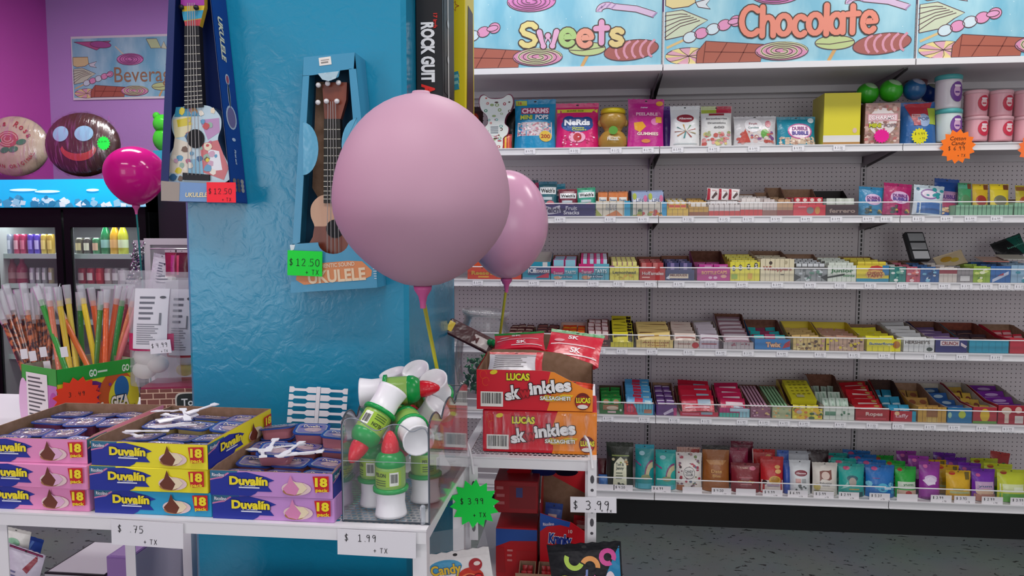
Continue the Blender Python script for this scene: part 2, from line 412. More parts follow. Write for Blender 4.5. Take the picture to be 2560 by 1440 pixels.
structure(MB().box(XL - .1, XR + .1, YF, YB + .1, CEIL, CEIL + .1, M('#dedfe0', .9)).build('ceiling'))
PURPLE = enamel('purple_paint', '#c098d6', '#b68ecf', .12, .5); PINK = enamel('pink_paint', '#d65cbe', '#cc54b4', .12, .5)
structure(MB().box(XL, XR, YB, YB + .1, 0, CEIL, PURPLE).build('wall_back'))
structure(MB().box(XL - .1, XL, YF, YB + .1, 0, CEIL, PINK).build('wall_left'))
structure(MB().box(XR, XR + .1, YF, YB + .1, 0, CEIL, M('#cfcbd0', .8)).build('wall_right'))
BLUE = enamel('blue_column_paint', '#1b8fb4', '#1785a9', .22, .22)
CX0, CX1, CY0, CY1 = -1.122, -.491, 1.95, 2.64
structure(MB().rbox(CX0, CX1, CY0, CY1, 0, CEIL, BLUE, .012).build('pillar'))
for i, (x, y, p) in enumerate(LAMPS):
    t = thing('ceiling_light', 'white fluorescent ceiling fixture above the shop floor', 'ceiling light', (x, y, CEIL), group='fluorescent ceiling fixtures')
    MB().box(-.64, .64, -.18, .18, -.07, 0, M('#f0f0f0', .5)).build('housing', t)
    MB().box(-.6, .6, -.15, .15, -.078, -.07, M('#ffffff', .5, emit=2.5)).build('diffuser', t)

# ---------------------------------------------------------------- white wall shelving
YS, YP = 4.0, 4.54
SECT = [.354 - 1.2192 * k for k in (2, 1, 0)] + [.354 + 1.2192, .354 + 2.4384]
LEV = [2.055, 1.691, 1.348, .983, .612, .192]
def peg_mat():
    m, nt, b = newmat('pegboard'); L = nt.links.new
    tc = N(nt, 'ShaderNodeTexCoord'); sp = N(nt, 'ShaderNodeSeparateXYZ'); L(tc.outputs['Object'], sp.inputs[0])
    def math_(op, a, bb=None):
        n = N(nt, 'ShaderNodeMath', operation=op)
        for i, q in enumerate((a, bb)):
            if q is None: continue
            if isinstance(q, (int, float)): n.inputs[i].default_value = q
            else: L(q, n.inputs[i])
        return n.outputs[0]
    d = []
    for ax in ('X', 'Z'):
        f = math_('SUBTRACT', math_('FRACT', math_('ADD', math_('DIVIDE', sp.outputs[ax], .0254), 200.5)), .5); d.append(math_('MULTIPLY', f, f))
    r = math_('SQRT', math_('ADD', d[0], d[1])); hole = math_('LESS_THAN', r, .12)
    inside = math_('LESS_THAN', math_('ABSOLUTE', sp.outputs['X']), .572); k = math_('MULTIPLY', hole, inside)
    mx = N(nt, 'ShaderNodeMixRGB'); mx.inputs[1].default_value = lin('#ddd6d8'); mx.inputs[2].default_value = lin('#4a4548'); L(k, mx.inputs[0]); L(mx.outputs[0], b.inputs['Base Color'])
    b.inputs['Roughness'].default_value = .6
    return m
PEG = peg_mat(); SHELF = M('#d6d3d5', .38); RAIL = M('#e0dfe1', .35)
def slot_mat():
    m, nt, b = newmat('slotted_upright'); L = nt.links.new
    tc = N(nt, 'ShaderNodeTexCoord'); sp = N(nt, 'ShaderNodeSeparateXYZ'); L(tc.outputs['Object'], sp.inputs[0])
    a = N(nt, 'ShaderNodeMath', operation='ABSOLUTE'); L(sp.outputs['X'], a.inputs[0]); c = N(nt, 'ShaderNodeMath', operation='LESS_THAN'); c.inputs[1].default_value = .0045; L(a.outputs[0], c.inputs[0])
    z = N(nt, 'ShaderNodeMath', operation='DIVIDE'); z.inputs[1].default_value = .0254; L(sp.outputs['Z'], z.inputs[0]); f = N(nt, 'ShaderNodeMath', operation='FRACT'); L(z.outputs[0], f.inputs[0])
    g = N(nt, 'ShaderNodeMath', operation='LESS_THAN'); g.inputs[1].default_value = .7; L(f.outputs[0], g.inputs[0]); k = N(nt, 'ShaderNodeMath', operation='MULTIPLY'); L(c.outputs[0], k.inputs[0]); L(g.outputs[0], k.inputs[1])
    mx = N(nt, 'ShaderNodeMixRGB'); mx.inputs[1].default_value = lin('#c9c5c7'); mx.inputs[2].default_value = lin('#0c0c0c'); L(k.outputs[0], mx.inputs[0]); L(mx.outputs[0], b.inputs['Base Color']); b.inputs['Roughness'].default_value = .5
    return m
SLOT = slot_mat()
gon = thing('wall_shelving', 'long white pegboard wall shelving full of candy', 'shelving', (0, 0, 0))
for x in SECT: MB().box(-.016, .016, 0, .04, 0, 2.9, SLOT).build('upright', gon, (x, YP - .004, 0))
for x0, x1 in zip(SECT, SECT[1:]):
    c = (x0 + x1) / 2; hw = (x1 - x0) / 2
    b = MB(); b.box(-hw + .018, hw - .018, 0, .012, .02, 2.9, PEG)
    b.build('pegboard_panel', gon, (c, YP, 0))
    # canopy shelf that carries the sign
    b = MB(); b.box(-hw + .003, hw - .003, 3.905, YP - .002, 2.436, 2.452, SHELF); b.box(-hw + .003, hw - .003, 3.885, 3.905, 2.425, 2.455, RAIL)
    b.box(-hw + .02, hw - .02, 4.42, 4.45, 2.40, 2.436, SHELF); b.box(-hw + .02, hw - .02, YP - .03, YP - .003, 2.385, 2.436, SHELF)
    cs = b.build('canopy_shelf', gon, (c, 0, 0))
    for s in (-1, 1): MB().add([(s * (hw - .01), YP, 2.36), (s * (hw - .01), YP, 2.436), (s * (hw - .01), 4.0, 2.436), (s * (hw - .01), 4.0, 2.424)], [(0, 1, 2, 3)], M('#6d686c', .5)).build('bracket', cs)
    b = MB(); b.box(-hw, hw, YS + .03, YP, 0, .148, M('#08090b', .5)); b.build('kick_plate', gon, (c, 0, 0))
LABELS = [[1325, 1437, 1540, 1620, 1694, 1784, 1884, 1995, 2097], [1400, 1525, 1608, 1720, 1810, 1870, 1940, 2015, 2090, 2170, 2215, 2295, 2365, 2425, 2490],
          [1195, 1265, 1335, 1400, 1483, 1547, 1625, 1697, 1777, 1855, 1943, 2025, 2100, 2175, 2255, 2310, 2360, 2415, 2465, 2510, 2550], [1500, 1555, 1630, 1722, 1802, 1870, 1955, 2050, 2135, 2210, 2325, 2405, 2490],
          [1520, 1610, 1685, 1765, 1855, 1910, 1960, 2010, 2100, 2180, 2245, 2325, 2385, 2455, 2520], []]
LABY = [378, 552, 713, 882, 1052, 1240]
PRICES = ['$ 4.99', '$ 6.99', '$ 1.99', '$ 2.50', '$ 3.99', '$ 5.99', '$ 1.75']
FENCE = clear('fence_plastic', '#dfe6ea', .025, .1, .7)
for li, z in enumerate(LEV):
    for x0, x1 in zip(SECT, SECT[1:]):
        c = (x0 + x1) / 2; hw = (x1 - x0) / 2 - .002; lip = .036 if li < 5 else .042
        b = MB(); b.box(-hw, hw, YS + .004, YP - .002, z - .012, z, SHELF)
        b.box(-hw, hw, YS, YS + .006, z - lip, z + .002, RAIL); b.box(-hw, hw, YS - .004, YS, z - .004, z + .002, RAIL); b.box(-hw, hw, YS - .005, YS, z - lip, z - lip + .005, RAIL)
        if li < 5: b.box(-hw + .02, hw - .02, YP - .03, YP - .003, z - .05, z - .012, SHELF)
        sh = b.build('shelf', gon, (c, 0, 0))
        if li < 5:
            for s in (-1, 1): MB().add([(s * (hw - .012), YP, z - .075), (s * (hw - .012), YP, z - .012), (s * (hw - .012), YS + .05, z - .012), (s * (hw - .012), YS + .05, z - .022)], [(0, 1, 2, 3)], M('#8c888b', .5)).build('bracket', sh)
        if li > 0 and x1 > .3:
            f = MB(); y = YS + .012
            f.box(-hw + .01, hw - .01, y, y + .0015, z, z + .07, FENCE); f.box(-hw + .01, hw - .01, y - .001, y + .003, z + .068, z + .073, M('#f3f3f3', .3))
            f.build('front_fence', sh)
        for k, px in enumerate(LABELS[li]):
            p = at(px, LABY[li], YS - .001)
            if not x0 < p.x < x1: continue
            q = MB(); q.box(-.029, .029, 0, .0008, -.013, .013, M('#efeef2', .6)); fn = plane((0, -.0002, 0), (1, 0, 0), (0, 0, 1))
            q.hand(fn, PRICES[(k * 3 + li) % 7], -.022, -.003, .010, M('#77747c', .7), .0003, .0013, .8); q.hand(fn, '+ TX', .004, -.010, .0045, M('#8a878e', .7), .0003, .0008)
            q.build('price_label', sh, (p.x - c, YS - .0065, z - .018))

# ---------------------------------------------------------------- painted candy signs
def sign_mat():
    m, nt, b = newmat('sky_blue_print'); L = nt.links.new
    tc = N(nt, 'ShaderNodeTexCoord'); mp = N(nt, 'ShaderNodeMapping'); mp.inputs['Rotation'].default_value = (0, R(40), 0); mp.inputs['Scale'].default_value = (3.2, 1, 1.1)
    n = N(nt, 'ShaderNodeTexNoise'); n.inputs['Scale'].default_value = 2.2; n.inputs['Detail'].default_value = 4
    cr = N(nt, 'ShaderNodeValToRGB'); cr.color_ramp.elements[0].position = .36; cr.color_ramp.elements[1].position = .66
    cr.color_ramp.elements[0].color = lin('#74b4cb'); cr.color_ramp.elements[1].color = lin('#a9d3dd')
    L(tc.outputs['Object'], mp.inputs[0]); L(mp.outputs[0], n.inputs['Vector']); L(n.outputs['Fac'], cr.inputs[0]); L(cr.outputs[0], b.inputs['Base Color']); b.inputs['Roughness'].default_value = .32
    return m
SIGNBG = sign_mat(); INK = M('#5a3f45', .5)
def P(c): return M(c, .4)
def outl(mb, fn, pts, fill, o, wd=.004, closed=True, ink=None):
    mb.poly(fn, pts, P(fill), o); mb.ribbon(fn, pts + ([pts[0]] if closed else []), wd, ink or INK, o + .0002)
def ellp(cx, cy, rx, ry, n=26, rot=0, a0=0, a1=2 * math.pi):
    c, s = math.cos(rot), math.sin(rot); r = []
    for i in range(n):
        a = a0 + (a1 - a0) * i / n; x, y = rx * math.cos(a), ry * math.sin(a); r.append((cx + x * c - y * s, cy + x * s + y * c))
    return r
def spiral(mb, fn, cx, cy, rx, ry, cols, o):
    outl(mb, fn, ellp(cx, cy, rx, ry), cols[0], o)
    for k, turn in enumerate((0, .5)):
        pts = [(cx + rx * (.95 - .8 * i / 40) * math.cos(2 * math.pi * (turn + 2.2 * i / 40)), cy + ry * (.95 - .8 * i / 40) * math.sin(2 * math.pi * (turn + 2.2 * i / 40))) for i in range(41)]
        if k == 0: mb.ribbon(fn, pts, ry * .28, P(cols[1]), o + .0003)
        mb.ribbon(fn, pts, .004, INK, o + .0005)
def candy_sign(mb, fn, o=.0006, W=1.2, H=.52):
    """watercolour sweets round the edge, on a panel W by H metres"""
    k = .00194
    def q(px, py): return ((px - 1660) * k, (158 - py) * k)
    # wrapped sweets, upper left
    outl(mb, fn, [q(1663, 95), q(1663, 25), q(1705, 20), q(1770, 48), q(1745, 62), q(1715, 85)], '#c5cfb4', o)
    for i in range(5): mb.ribbon(fn, [q(1660, 90 - 14 * i), q(1700, 62 - 8 * i), q(1750 - 8 * i, 48 - 4 * i)], .004, INK, o + .0004)
    outl(mb, fn, [q(1662, -30), q(1735, -30), q(1738, 2), q(1720, 12), q(1680, 16), q(1662, 8)], '#d8c892', o)
    outl(mb, fn, [q(1738, 2), q(1778, -8), q(1765, 8), q(1776, 20), q(1745, 14)], '#cfd6da', o)
    # marshmallow skewer
    mb.ribbon(fn, [q(1666, 116), q(1720, 92)], .012, P('#d5b880'), o)
    for i in range(5):
        x, y = 1725 + i * 29, 90 - i * 9.5
        outl(mb, fn, ellp(*q(x, y), .034 - .003 * (i == 4), .026, 16, .35), ('#c9dbe2', '#d893b8')[i % 2] if i < 4 else '#d893b8', o + .0008 + .0001 * i)
    outl(mb, fn, ellp(*q(1836, 53), .03, .014, 14, .2), '#d79abf', o + .0016)
    # peppermint
    c = q(1723, 138)
    outl(mb, fn, ellp(*c, .115, .042), '#d8a3b4', o)
    for i in range(7):
        a = 2 * math.pi * i / 7 + .2
        mb.poly(fn, [c] + [(c[0] + .115 * math.cos(a + t * .4 / 4), c[1] + .042 * math.sin(a + t * .4 / 4)) for t in range(5)], P('#e2cf8e'), o + .0004)
        mb.ribbon(fn, [c, (c[0] + .06 * math.cos(a + .1), c[1] + .024 * math.sin(a + .1)), (c[0] + .115 * math.cos(a), c[1] + .042 * math.sin(a))], .003, INK, o + .0006)
    # chocolate bar
    outl(mb, fn, [q(1742, 157), q(1744, 128), q(1766, 101), q(1912, 113), q(1905, 157)], '#a8604f', o + .0012)
    for a, b_ in (((1820, 106), (1790, 157)), ((1764, 128), (1906, 134)), ((1872, 110), (1850, 157)), ((1766, 101), (1760, 157))): mb.ribbon(fn, [q(*a), q(*b_)], .004, M('#6f342c', .5), o + .0016)
    spiral(mb, fn, *q(1957, 131), .128, .045, ('#d48fb0', '#c9cfa0'), o + .002)
    # green lollipop
    mb.ribbon(fn, [q(2090, 128), q(2074, 158)], .016, P('#cfa267'), o + .0006)
    outl(mb, fn, ellp(*q(2088, 113), .094, .034), '#b9c98c', o + .001); mb.ribbon(fn, [q(2042, 115), q(2075, 117), q(2134, 109)], .004, INK, o + .0014)
    # striped bonbon
    outl(mb, fn, ellp(*q(2203, 119), .138, .05, 26, .12), '#a4605a', o + .001)
    for i in range(5):
        x = 2160 + i * 21; mb.ribbon(fn, [q(x + 20, 97 - i), q(x + 9, 104), q(x + 4, 113), q(x + 3, 122), q(x + 6, 132), q(x + 13, 141 - i)], .012, P('#d294a6'), o + .0014)
    # upper row
    mb.ribbon(fn, [q(1870, -75), q(1925, -22)], .01, P('#d5c9b0'), o + .0004)
    spiral(mb, fn, *q(1940, -14), .125, .052, ('#d081b8', '#b867a4'), o + .0008)
    outl(mb, fn, [q(1670, -100), q(1780, -60), q(1800, -72), q(1850, -100)], '#b9608f', o); outl(mb, fn, ellp(*q(1800, -85), .1, .03, 20, -.1), '#a65a94', o + .0006)
    outl(mb, fn, [q(2020, -105), q(2070, -105), q(2090, -62), q(2042, -62)], '#bccf9c', o); outl(mb, fn, [q(2090, -62), q(2120, -56), q(2104, -92)], '#cfd9b8', o)
    outl(mb, fn, ellp(*q(2210, -80), .11, .05), '#d491ab', o); outl(mb, fn, [q(2165, -60), q(2125, -40), q(2150, -35), q(2190, -38)], '#d491ab', o + .0003)
    cane = [q(2140 + 22 * math.cos(a), 16 - 14 * math.sin(a)) for a in [math.pi * (1.05 - .1 * i) for i in range(9)]] + [q(2215, 14), q(2262, 30)]
    mb.ribbon(fn, cane, .034, INK, o + .0006); mb.ribbon(fn, cane, .027, P('#cdb4cf'), o + .001)
    for i in range(2, 11, 2): mb.ribbon(fn, [(cane[i][0] - .012, cane[i][1] - .012), (cane[i][0] + .012, cane[i][1] + .012)], .007, P('#a487ae'), o + .0014)
    r = rnd(4)
    for _ in range(40): mb.ell(fn, r.uniform(.28, W - .05), r.uniform(.08, H - .05), .002, .002, P('#e6f1f4'), o + .0002, 6)
def arc_(cx, cy, rx, ry, a0, a1, n=14): return [(cx + rx * math.cos(R(a0 + (a1 - a0) * i / n)), cy + ry * math.sin(R(a0 + (a1 - a0) * i / n))) for i in range(n + 1)]
def ess(w, h): return [(w * x, h * y) for x, y in ((.95, .86), (.75, .98), (.45, 1), (.15, .9), (.06, .73), (.2, .58), (.5, .5), (.82, .4), (.95, .24), (.82, .08), (.5, 0), (.2, .03), (.02, .14))]
GLY = {'S': [ess(.62, 1)], 's': [ess(.44, .68)], 'w': [[(0, .68), (.17, .02), (.36, .5), (.55, .02), (.72, .68)]], 'e': [[(.03, .36), (.55, .38)] + arc_(.29, .34, .27, .34, 10, 315)], 't': [[(.24, 1), (.24, .04)], [(0, .7), (.48, .72)]],
       'C': [arc_(.42, .5, .42, .5, 48, 312)], 'h': [[(.03, 1.05), (.03, 0)], [(.03, .38)] + arc_(.27, .4, .22, .27, 165, 0, 8) + [(.5, 0)]], 'o': [arc_(.28, .33, .28, .34, 0, 360, 18)], 'c': [arc_(.27, .33, .27, .34, 50, 310)], 'l': [[(.03, 1.05), (.03, 0)]],
       'a': [arc_(.26, .33, .26, .33, 0, 360, 18), [(.52, .66), (.53, 0)]], 'n': [[(.03, .68), (.03, 0)], [(.03, .4)] + arc_(.26, .42, .22, .26, 165, 0, 8) + [(.48, 0)]], 'd': [arc_(.26, .33, .26, .33, 0, 360, 18), [(.52, 1.05), (.53, 0)]], 'y': [[(.02, .68), (.26, .1)], [(.52, .68), (.16, -.3)]]}
GW = {k: max(p[0] for st in v for p in st) for k, v in GLY.items()}
SIGNS = [('Sweets', ['#ddcf8a', '#dba9c8', '#a8c67e', '#e09a84', '#d99fc0', '#d9c487'], 'Sweets in pastel letters', -.865), ('Chocolate', ['#e08a76'], 'Chocolate in salmon letters', .354), ('Candy', ['#3f87a8'], 'a large blue letter at the frame edge', 1.573)]
for word, cols, what, x0 in SIGNS:
    b = MB(); b.box(.006, 1.211, 0, .006, 0, .54, SIGNBG, left=RAIL, right=RAIL)
    fn = plane((.006, 0, .003), (1, 0, 0), (0, 0, 1)); candy_sign(b, fn)
    X, Y, W, h = {'Sweets': (.748, .161, .543, .108), 'Chocolate': (.699, .198, .67, .132), 'Candy': (.80, .19, .5, .14)}[word]
    tot = sum(GW[c] + .17 for c in word) - .17; fx = (W - .03) / tot; x = X - W / 2 + .015
    for i, ch in enumerate(word):
        jog = (.004, -.003, .003, -.004)[i % 4]; c_ = P(cols[i % len(cols)])
        for wd, mt, oo in ((.040, M('#4d3a33', .5), .0030), (.028, c_, .0044)):
            for si_, st in enumerate(GLY[ch]):
                pts = [(x + p[0] * fx, Y - h / 2 + jog + p[1] * h) for p in st]; b.ribbon(fn, pts, wd, mt, oo + .00003 * i + .0004 * si_)
                for n_, p in enumerate(pts): b.ell(fn, p[0], p[1], wd / 2, wd / 2, mt, oo + .00003 * i + .0004 * si_ + .00002 * (n_ + 1), 10)
        x += (GW[ch] + .17) * fx
    s = b.build('aisle_sign', None, (x0, 3.893, 2.4525)); tag(s, f'blue candy sign over the white shelving reading {what}', 'sign', 'painted candy signs')
    MB().box(.002, .006, -.002, .01, 0, .54, RAIL).build('edge_strip', s); MB().box(1.2115, 1.2135, -.002, .01, 0, .54, M('#5b585c', .5)).build('edge_strip', s)
b = MB(); k = .527 * 1.05; b.box(-.01, 1.215, 0, .004, -.02, .55, M('#dfdcde', .6)); b.box(0, 1.205, -.001, 0, 0, .53, SIGNBG)
fn = plane((0, -.0012, 0), (1, 0, 0), (0, 0, 1)); candy_sign(b, fn); b.text(fn, 'Beverages', .72, .2, .135, M('#9a7355', .5), .002, .0, 0, .66)
s = b.build('beverage_sign', None, at(187, 248, 6.19) + Vector((0, -.005, .01))); s.scale = (.99, 1, .96)
tag(s, 'Beverages sign with painted sweets on the purple wall', 'sign')
# ---------------------------------------------------------------- goods on the wall shelving
def span(px0, px1, yt, lv, Y=4.03):
    yb = LABY[lv] - 14; a, b = at(px0, yb, Y), at(px1, yb, Y)
    return (a.x + b.x) / 2, b.x - a.x, at((px0 + px1) / 2, yt, Y).z - LEV[lv]
def bag(px0, px1, yt, lv, label, body, spec=(), Y=4.03, t=.06, lean=-6, top=None, name='candy_pouch', yaw=0, roll=0, up=0., **kw):
    x, w, h = span(px0, px1, yt, lv, Y); h -= up
    return pouch(name, label, (x, Y + t * .5, LEV[lv] + up + .001), w, h, t, body, spec, top, (R(lean), R(roll), R(yaw)), **kw)
def burst_tag(name, label, p, r, col, texts, rot=(0, 0, 0), sx=1., n=16, spike=.8):
    """star-shaped fluorescent price card, hand lettered"""
    b = MB(); fn = plane((0, 0, 0), (1, 0, 0), (0, 0, 1)); pts = bpts(n, r, r * spike, 0, 0, sx, 1, .1)
    b.prism(pts, -.0006, .0006, M(col, .7), fn)
    for t, u, v, h in texts: b.hand(fn, t, u, v, h, M('#1d241c', .6), .0012, h * .12)
    o = b.build(name, None, p, rot); return tag(o, label, 'price tag')
# ---- top shelf
A = 0
# gummy bear shaped tin
x, w, h = span(1195, 1283, 233, A)
t = thing('bear_shaped_box', 'white bear shaped sweet box printed with candies on the top shelf', 'candy box', (x, 4.06, LEV[A]))
sil = [(-.3, 0), (-.34, .2), (-.62, .28), (-.7, .4), (-.5, .48), (-.55, .62), (-.86, .72), (-1, .86), (-.92, .97), (-.7, 1), (-.45, .95), (-.2, .93), (.2, .93), (.45, .95), (.7, 1), (.92, .97), (1, .86), (.86, .72), (.6, .62), (.5, .48), (.72, .4), (.66, .28), (.4, .2), (.36, 0)]
fn = plane((0, 0, 0), (w / 2, 0, 0), (0, 0, h)); b = MB(); sil = smooth_loop(sil, 3); b.prism(sil, -.05, 0, M('#7c2f4a', .4), fn); b.poly(fn, [(u * .95, .01 + v * .975) for u, v in sil], M('#dfe4dd', .35), .0006); b.build('body', t)
b = MB(); r = rnd(5)
for i in range(46):
    u, v = r.uniform(-.8, .8), r.uniform(.05, .95)
    if abs(u) > (.42 if v < .62 else .8) or (v < .3 and abs(u) > .3): continue
    c = r.choice(['#b04a55', '#4d8a6a', '#5c3b35', '#c78b94', '#6aa29a', '#c25b52', '#93a86f'])
    q = r.uniform(.006, .012); e = r.uniform(.35, 1); b.ell(fn, u, v, q * 2 / w, q * e / h, M(c, .4), .0012 + .0001 * r.random(), 10)
    if e > .7: b.ell(fn, u, v, q * .9 / w, q * .45 / h, M('#dfe4dd', .4), .0014, 8)
b.ell(fn, -.1, .36, .34, .11, M('#d8dcd8', .4), .0016); 
for k in range(4): b.grid(fn, 2, 1, M('#54606a', .5), -.32, .12, .30 + .035 * k, .315 + .035 * k, .002)
b.build('printed_front', t)
bag(1255, 1279, 335, A, 'small red and orange striped bag at the foot of the bear shaped box', '#b23230', [('rect', -.5, -.1, 0, .9, '#e0b03a'), ('rect', .2, .5, 0, .9, '#d86a2a')], Y=4.05, t=.02)
bag(1165, 1205, 262, A, 'dark red bag behind the bear shaped box beside the yellow guitar box', '#3a1a1c', [('ell', 0, .7, .5, .15, '#a8321e')], Y=4.18)
bag(1258, 1292, 268, A, 'black bag standing behind the bear shaped box', '#15191a', [('rect', -.9, .9, 0, .35, '#1d4a2c')], Y=4.14, t=.03)
bag(1283, 1388, 242, A, 'large blue bag of mini lollipops with a clear window on the top shelf', '#1887b4', [
    ('rect', -.86, .86, .24, .52, '#cdbfc0'), ('dots', -.82, .82, .25, .51, 120, ['#e6dcdc', '#c6808e', '#8ea3a8', '#dccfd2', '#b5a5bd', '#a8747e'], 3, .007),
    ('rect', -.95, -.4, .87, .97, '#b9c23c'), ('txt', '18', -.74, .92, .055, '#b5352e'), ('rect', -.68, .72, .69, .82, '#a0415e'), ('txt', 'CHARMS', .02, .755, .095, '#f6dbe4', '#c83a63', .66, .035),
    ('txt', 'MINI', -.42, .62, .085, '#cfd83a', '#0d5a80', .30, .035), ('txt', 'POPS', .36, .62, .085, '#f1f3f5', '#0d5a80', .32, .035), ('ell', .55, .23, .3, .11, '#d3b13c'), ('txt', '200', .55, .23, .07, '#a32a20', None, .22)], t=.09)
bag(1388, 1497, 252, A, 'bright pink resealable bag with a blue splash logo on the top shelf', '#d01a6c', [
    ('rect', -.96, .96, .78, .86, '#d8cf3c'), ('txt', 'SHARE SIZE', -.1, .82, .035, '#5a5a20', None, .4), ('ell', 0, .5, .78, .17, '#16488f'), ('ell', -.4, .6, .3, .1, '#16488f'), ('ell', .45, .58, .3, .1, '#16488f'), ('txt', 'NeRds', 0, .55, .12, '#f3f6fb', '#0b2c63', .62, .05),
    ('txt', 'Gummy', .05, .43, .04, '#cdd63c', None, .3), ('txt', 'Clusters', .1, .385, .04, '#cdd63c', None, .34), ('ell', 0, .22, .4, .12, '#e7a6c0'), ('ell', .02, .22, .2, .09, '#b51a2a'), ('dots', -.8, .8, .05, .35, 26, ['#f2c6d8', '#e75a98', '#b21252'], 4, .006)], t=.09)
# bear jar with yellow lid
x, w, h = span(1495, 1570, 268, A)
t = thing('bear_jar', 'bear shaped clear candy jar with a yellow lid on the top shelf', 'candy jar', (x, 4.08, LEV[A]))
GOLDJ = M('#a8843a', .25); pr = [(0, 0), (.045, 0), (.054, .02), (.052, .05), (.04, .075), (.03, .085), (.036, .1), (.05, .125), (.048, .155), (.04, .17)]
s = h / .195; b = MB(); b.lathe([(r * 1.0 * w / .108, z * s) for r, z in pr], 20, GOLDJ); b.build('jar_body', t)
b = MB(); b.lathe([(0, .195 * s), (.04 * w / .108, .193 * s), (.045 * w / .108, .185 * s), (.045 * w / .108, .168 * s), (.04 * w / .108, .168 * s)], 20, M('#d9c21c', .3)); b.build('lid', t)
for q in (-1, 1): b = MB(); b.ball((q * w * .42, -.005, .125 * s), .016, .012, .02, M('#b08a4c', .3), 10, 6); b.build('ear', t)
b = MB(); fn = plane((0, -w * .46, .02 * s), (w / 2, 0, 0), (0, 0, .1 * s)); b.text(fn, 'FRUZEL', 0, .22, .016, M('#eceadf', .4), .006, .03, 0, .06, 0, 0, 2 / w, 1 / (.1 * s)); b.ell(fn, 0, .62, .3, .2, M('#5a9a34', .4), .004); b.build('printed_label', t)
bag(1568, 1660, 243, A, 'magenta pouch of peelable gummies with yellow fruit shapes', '#b5137f', [('txt', 'PEELABLE', .05, .68, .06, '#e6b6c8', None, .62, .03), ('poly', [(-.7, .5), (-.2, .52), (.0, .42), (-.35, .3), (-.65, .36)], '#d99a1c'), ('ell', .5, .52, .22, .07, '#dc78b4'), ('txt', 'GUMMIES', .1, .27, .06, '#e9d4c8', None, .6, .03), ('rect', .55, .9, .5, .62, '#dca02a'), ('ell', .75, .9, .2, .05, '#d99a2a'), ('ell', 0, .12, .25, .04, '#d08040'), ('txt', 'new', -.1, .82, .04, '#e8d2e4', None, .2)], t=.045, yaw=3, roll=1)
bag(1655, 1684, 262, A, 'purple side gusset pouch squeezed beside the magenta pouch', '#5a2a92', [], Y=4.13, t=.04)
OVAL = [('ell', 0, .68, .6, .1, '#8b2233'), ('txt', 'Albanese', 0, .68, .05, '#f1e9ea', None, .44)]
bag(1676, 1752, 260, A, 'white pouch with a dark red oval and a star of gummy worms', '#d9dbdb', OVAL + [('poly', [(.05 * math.cos(a) , .36), (.75 * math.cos(a), .36 + .17 * math.sin(a)), (.75 * math.cos(a + .14), .36 + .17 * math.sin(a + .14)), (.05, .36)], c) for a, c in zip([.3, 1, 1.7, 2.4, 3.1, 3.8, 4.5, 5.2, 5.9], ['#a8574e', '#6b8f6c', '#b98a3c', '#37686a', '#8b5546', '#b0744e', '#4a8a8c', '#9a4038', '#8c7a3a'])] + [('rect', -.8, .8, .05, .07, '#aab2b4')], t=.07)
bag(1753, 1832, 261, A, 'white pouch with a green to red top and fruit sweets', '#d2d2d0', [('rect', -.98, 0, .82, .99, '#9dae3c'), ('rect', 0, .98, .82, .99, '#b52a44'), ('rect', -.5, .5, .76, .81, '#8c2430'), ('txt', 'Strawberries', 0, .68, .04, '#4c4c50', None, .7), ('txt', 'Drumsticks', 0, .57, .04, '#4c4c50', None, .6), ('txt', '600', .15, .46, .05, '#6a6a6c', None, .35), ('dots', -.85, .85, .03, .36, 40, ['#c98a8c', '#b9574f', '#cfc27a', '#9aa06c', '#d99a9a'], 6, .012)], t=.06)
bag(1836, 1944, 287, A, 'short clear bag of mixed fruit candies with a round white label', '#c4c2c4', [('dots', -.85, .85, .08, .5, 46, ['#b5584e', '#c9b3b0', '#7a4d80', '#b98f8c', '#cfc6bd', '#a4453c'], 8, .012), ('ell', .45, .38, .2, .16, '#5a9a3a'), ('ell', -.1, .68, .42, .24, '#dcdadd'), ('txt', 'Fruit', -.1, .74, .07, '#9a5a64', None, .2), ('txt', 'Candies', -.1, .6, .06, '#6a8a8a', None, .26), ('ell', .62, .72, .14, .12, '#c0707c'), ('poly', [(-.85, .1), (-.5, .55), (-.25, .1)], '#b5483c')], t=.07, seal=.08)
bag(1945, 2045, 288, A, 'teal foil bag of bubble gum with a pink oval logo', '#16849c', [('rect', -.9, .9, .02, .26, '#c9b49c'), ('dots', -.9, .9, .02, .26, 40, ['#e3d3c2', '#b99a84', '#d7bda8', '#a77f6a'], 8, .008), ('ell', .12, .47, .66, .28, '#b9548e'), ('ell', .12, .47, .58, .24, '#ead7e4'), ('txt', 'DUBBLE', .12, .56, .12, '#7a2a74', None, .42, .05), ('txt', 'BUBBLE', .12, .4, .12, '#4b3a90', None, .44, .05), ('ell', .75, .85, .16, .09, '#c8d6dc')], t=.08, yaw=3)
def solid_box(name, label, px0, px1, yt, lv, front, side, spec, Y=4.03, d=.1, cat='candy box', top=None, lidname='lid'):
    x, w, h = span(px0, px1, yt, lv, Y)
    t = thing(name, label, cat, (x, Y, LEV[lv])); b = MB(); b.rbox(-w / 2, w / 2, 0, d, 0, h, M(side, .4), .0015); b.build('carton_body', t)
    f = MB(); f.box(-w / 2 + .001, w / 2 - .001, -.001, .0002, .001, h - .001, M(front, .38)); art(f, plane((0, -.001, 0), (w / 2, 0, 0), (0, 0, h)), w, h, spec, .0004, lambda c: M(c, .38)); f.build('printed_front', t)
    return t
solid_box('yellow_gift_box', 'tall yellow candy box with white foot band on the top shelf', 2057, 2149, 232, A, '#d8cd2e', '#b9b338', [('rect', -1, 1, .05, .19, '#d9d7d2'), ('rect', -1, 1, 0, .06, '#a87a3c'), ('ell', .7, .28, .12, .05, '#d9b9a4')], d=.2)
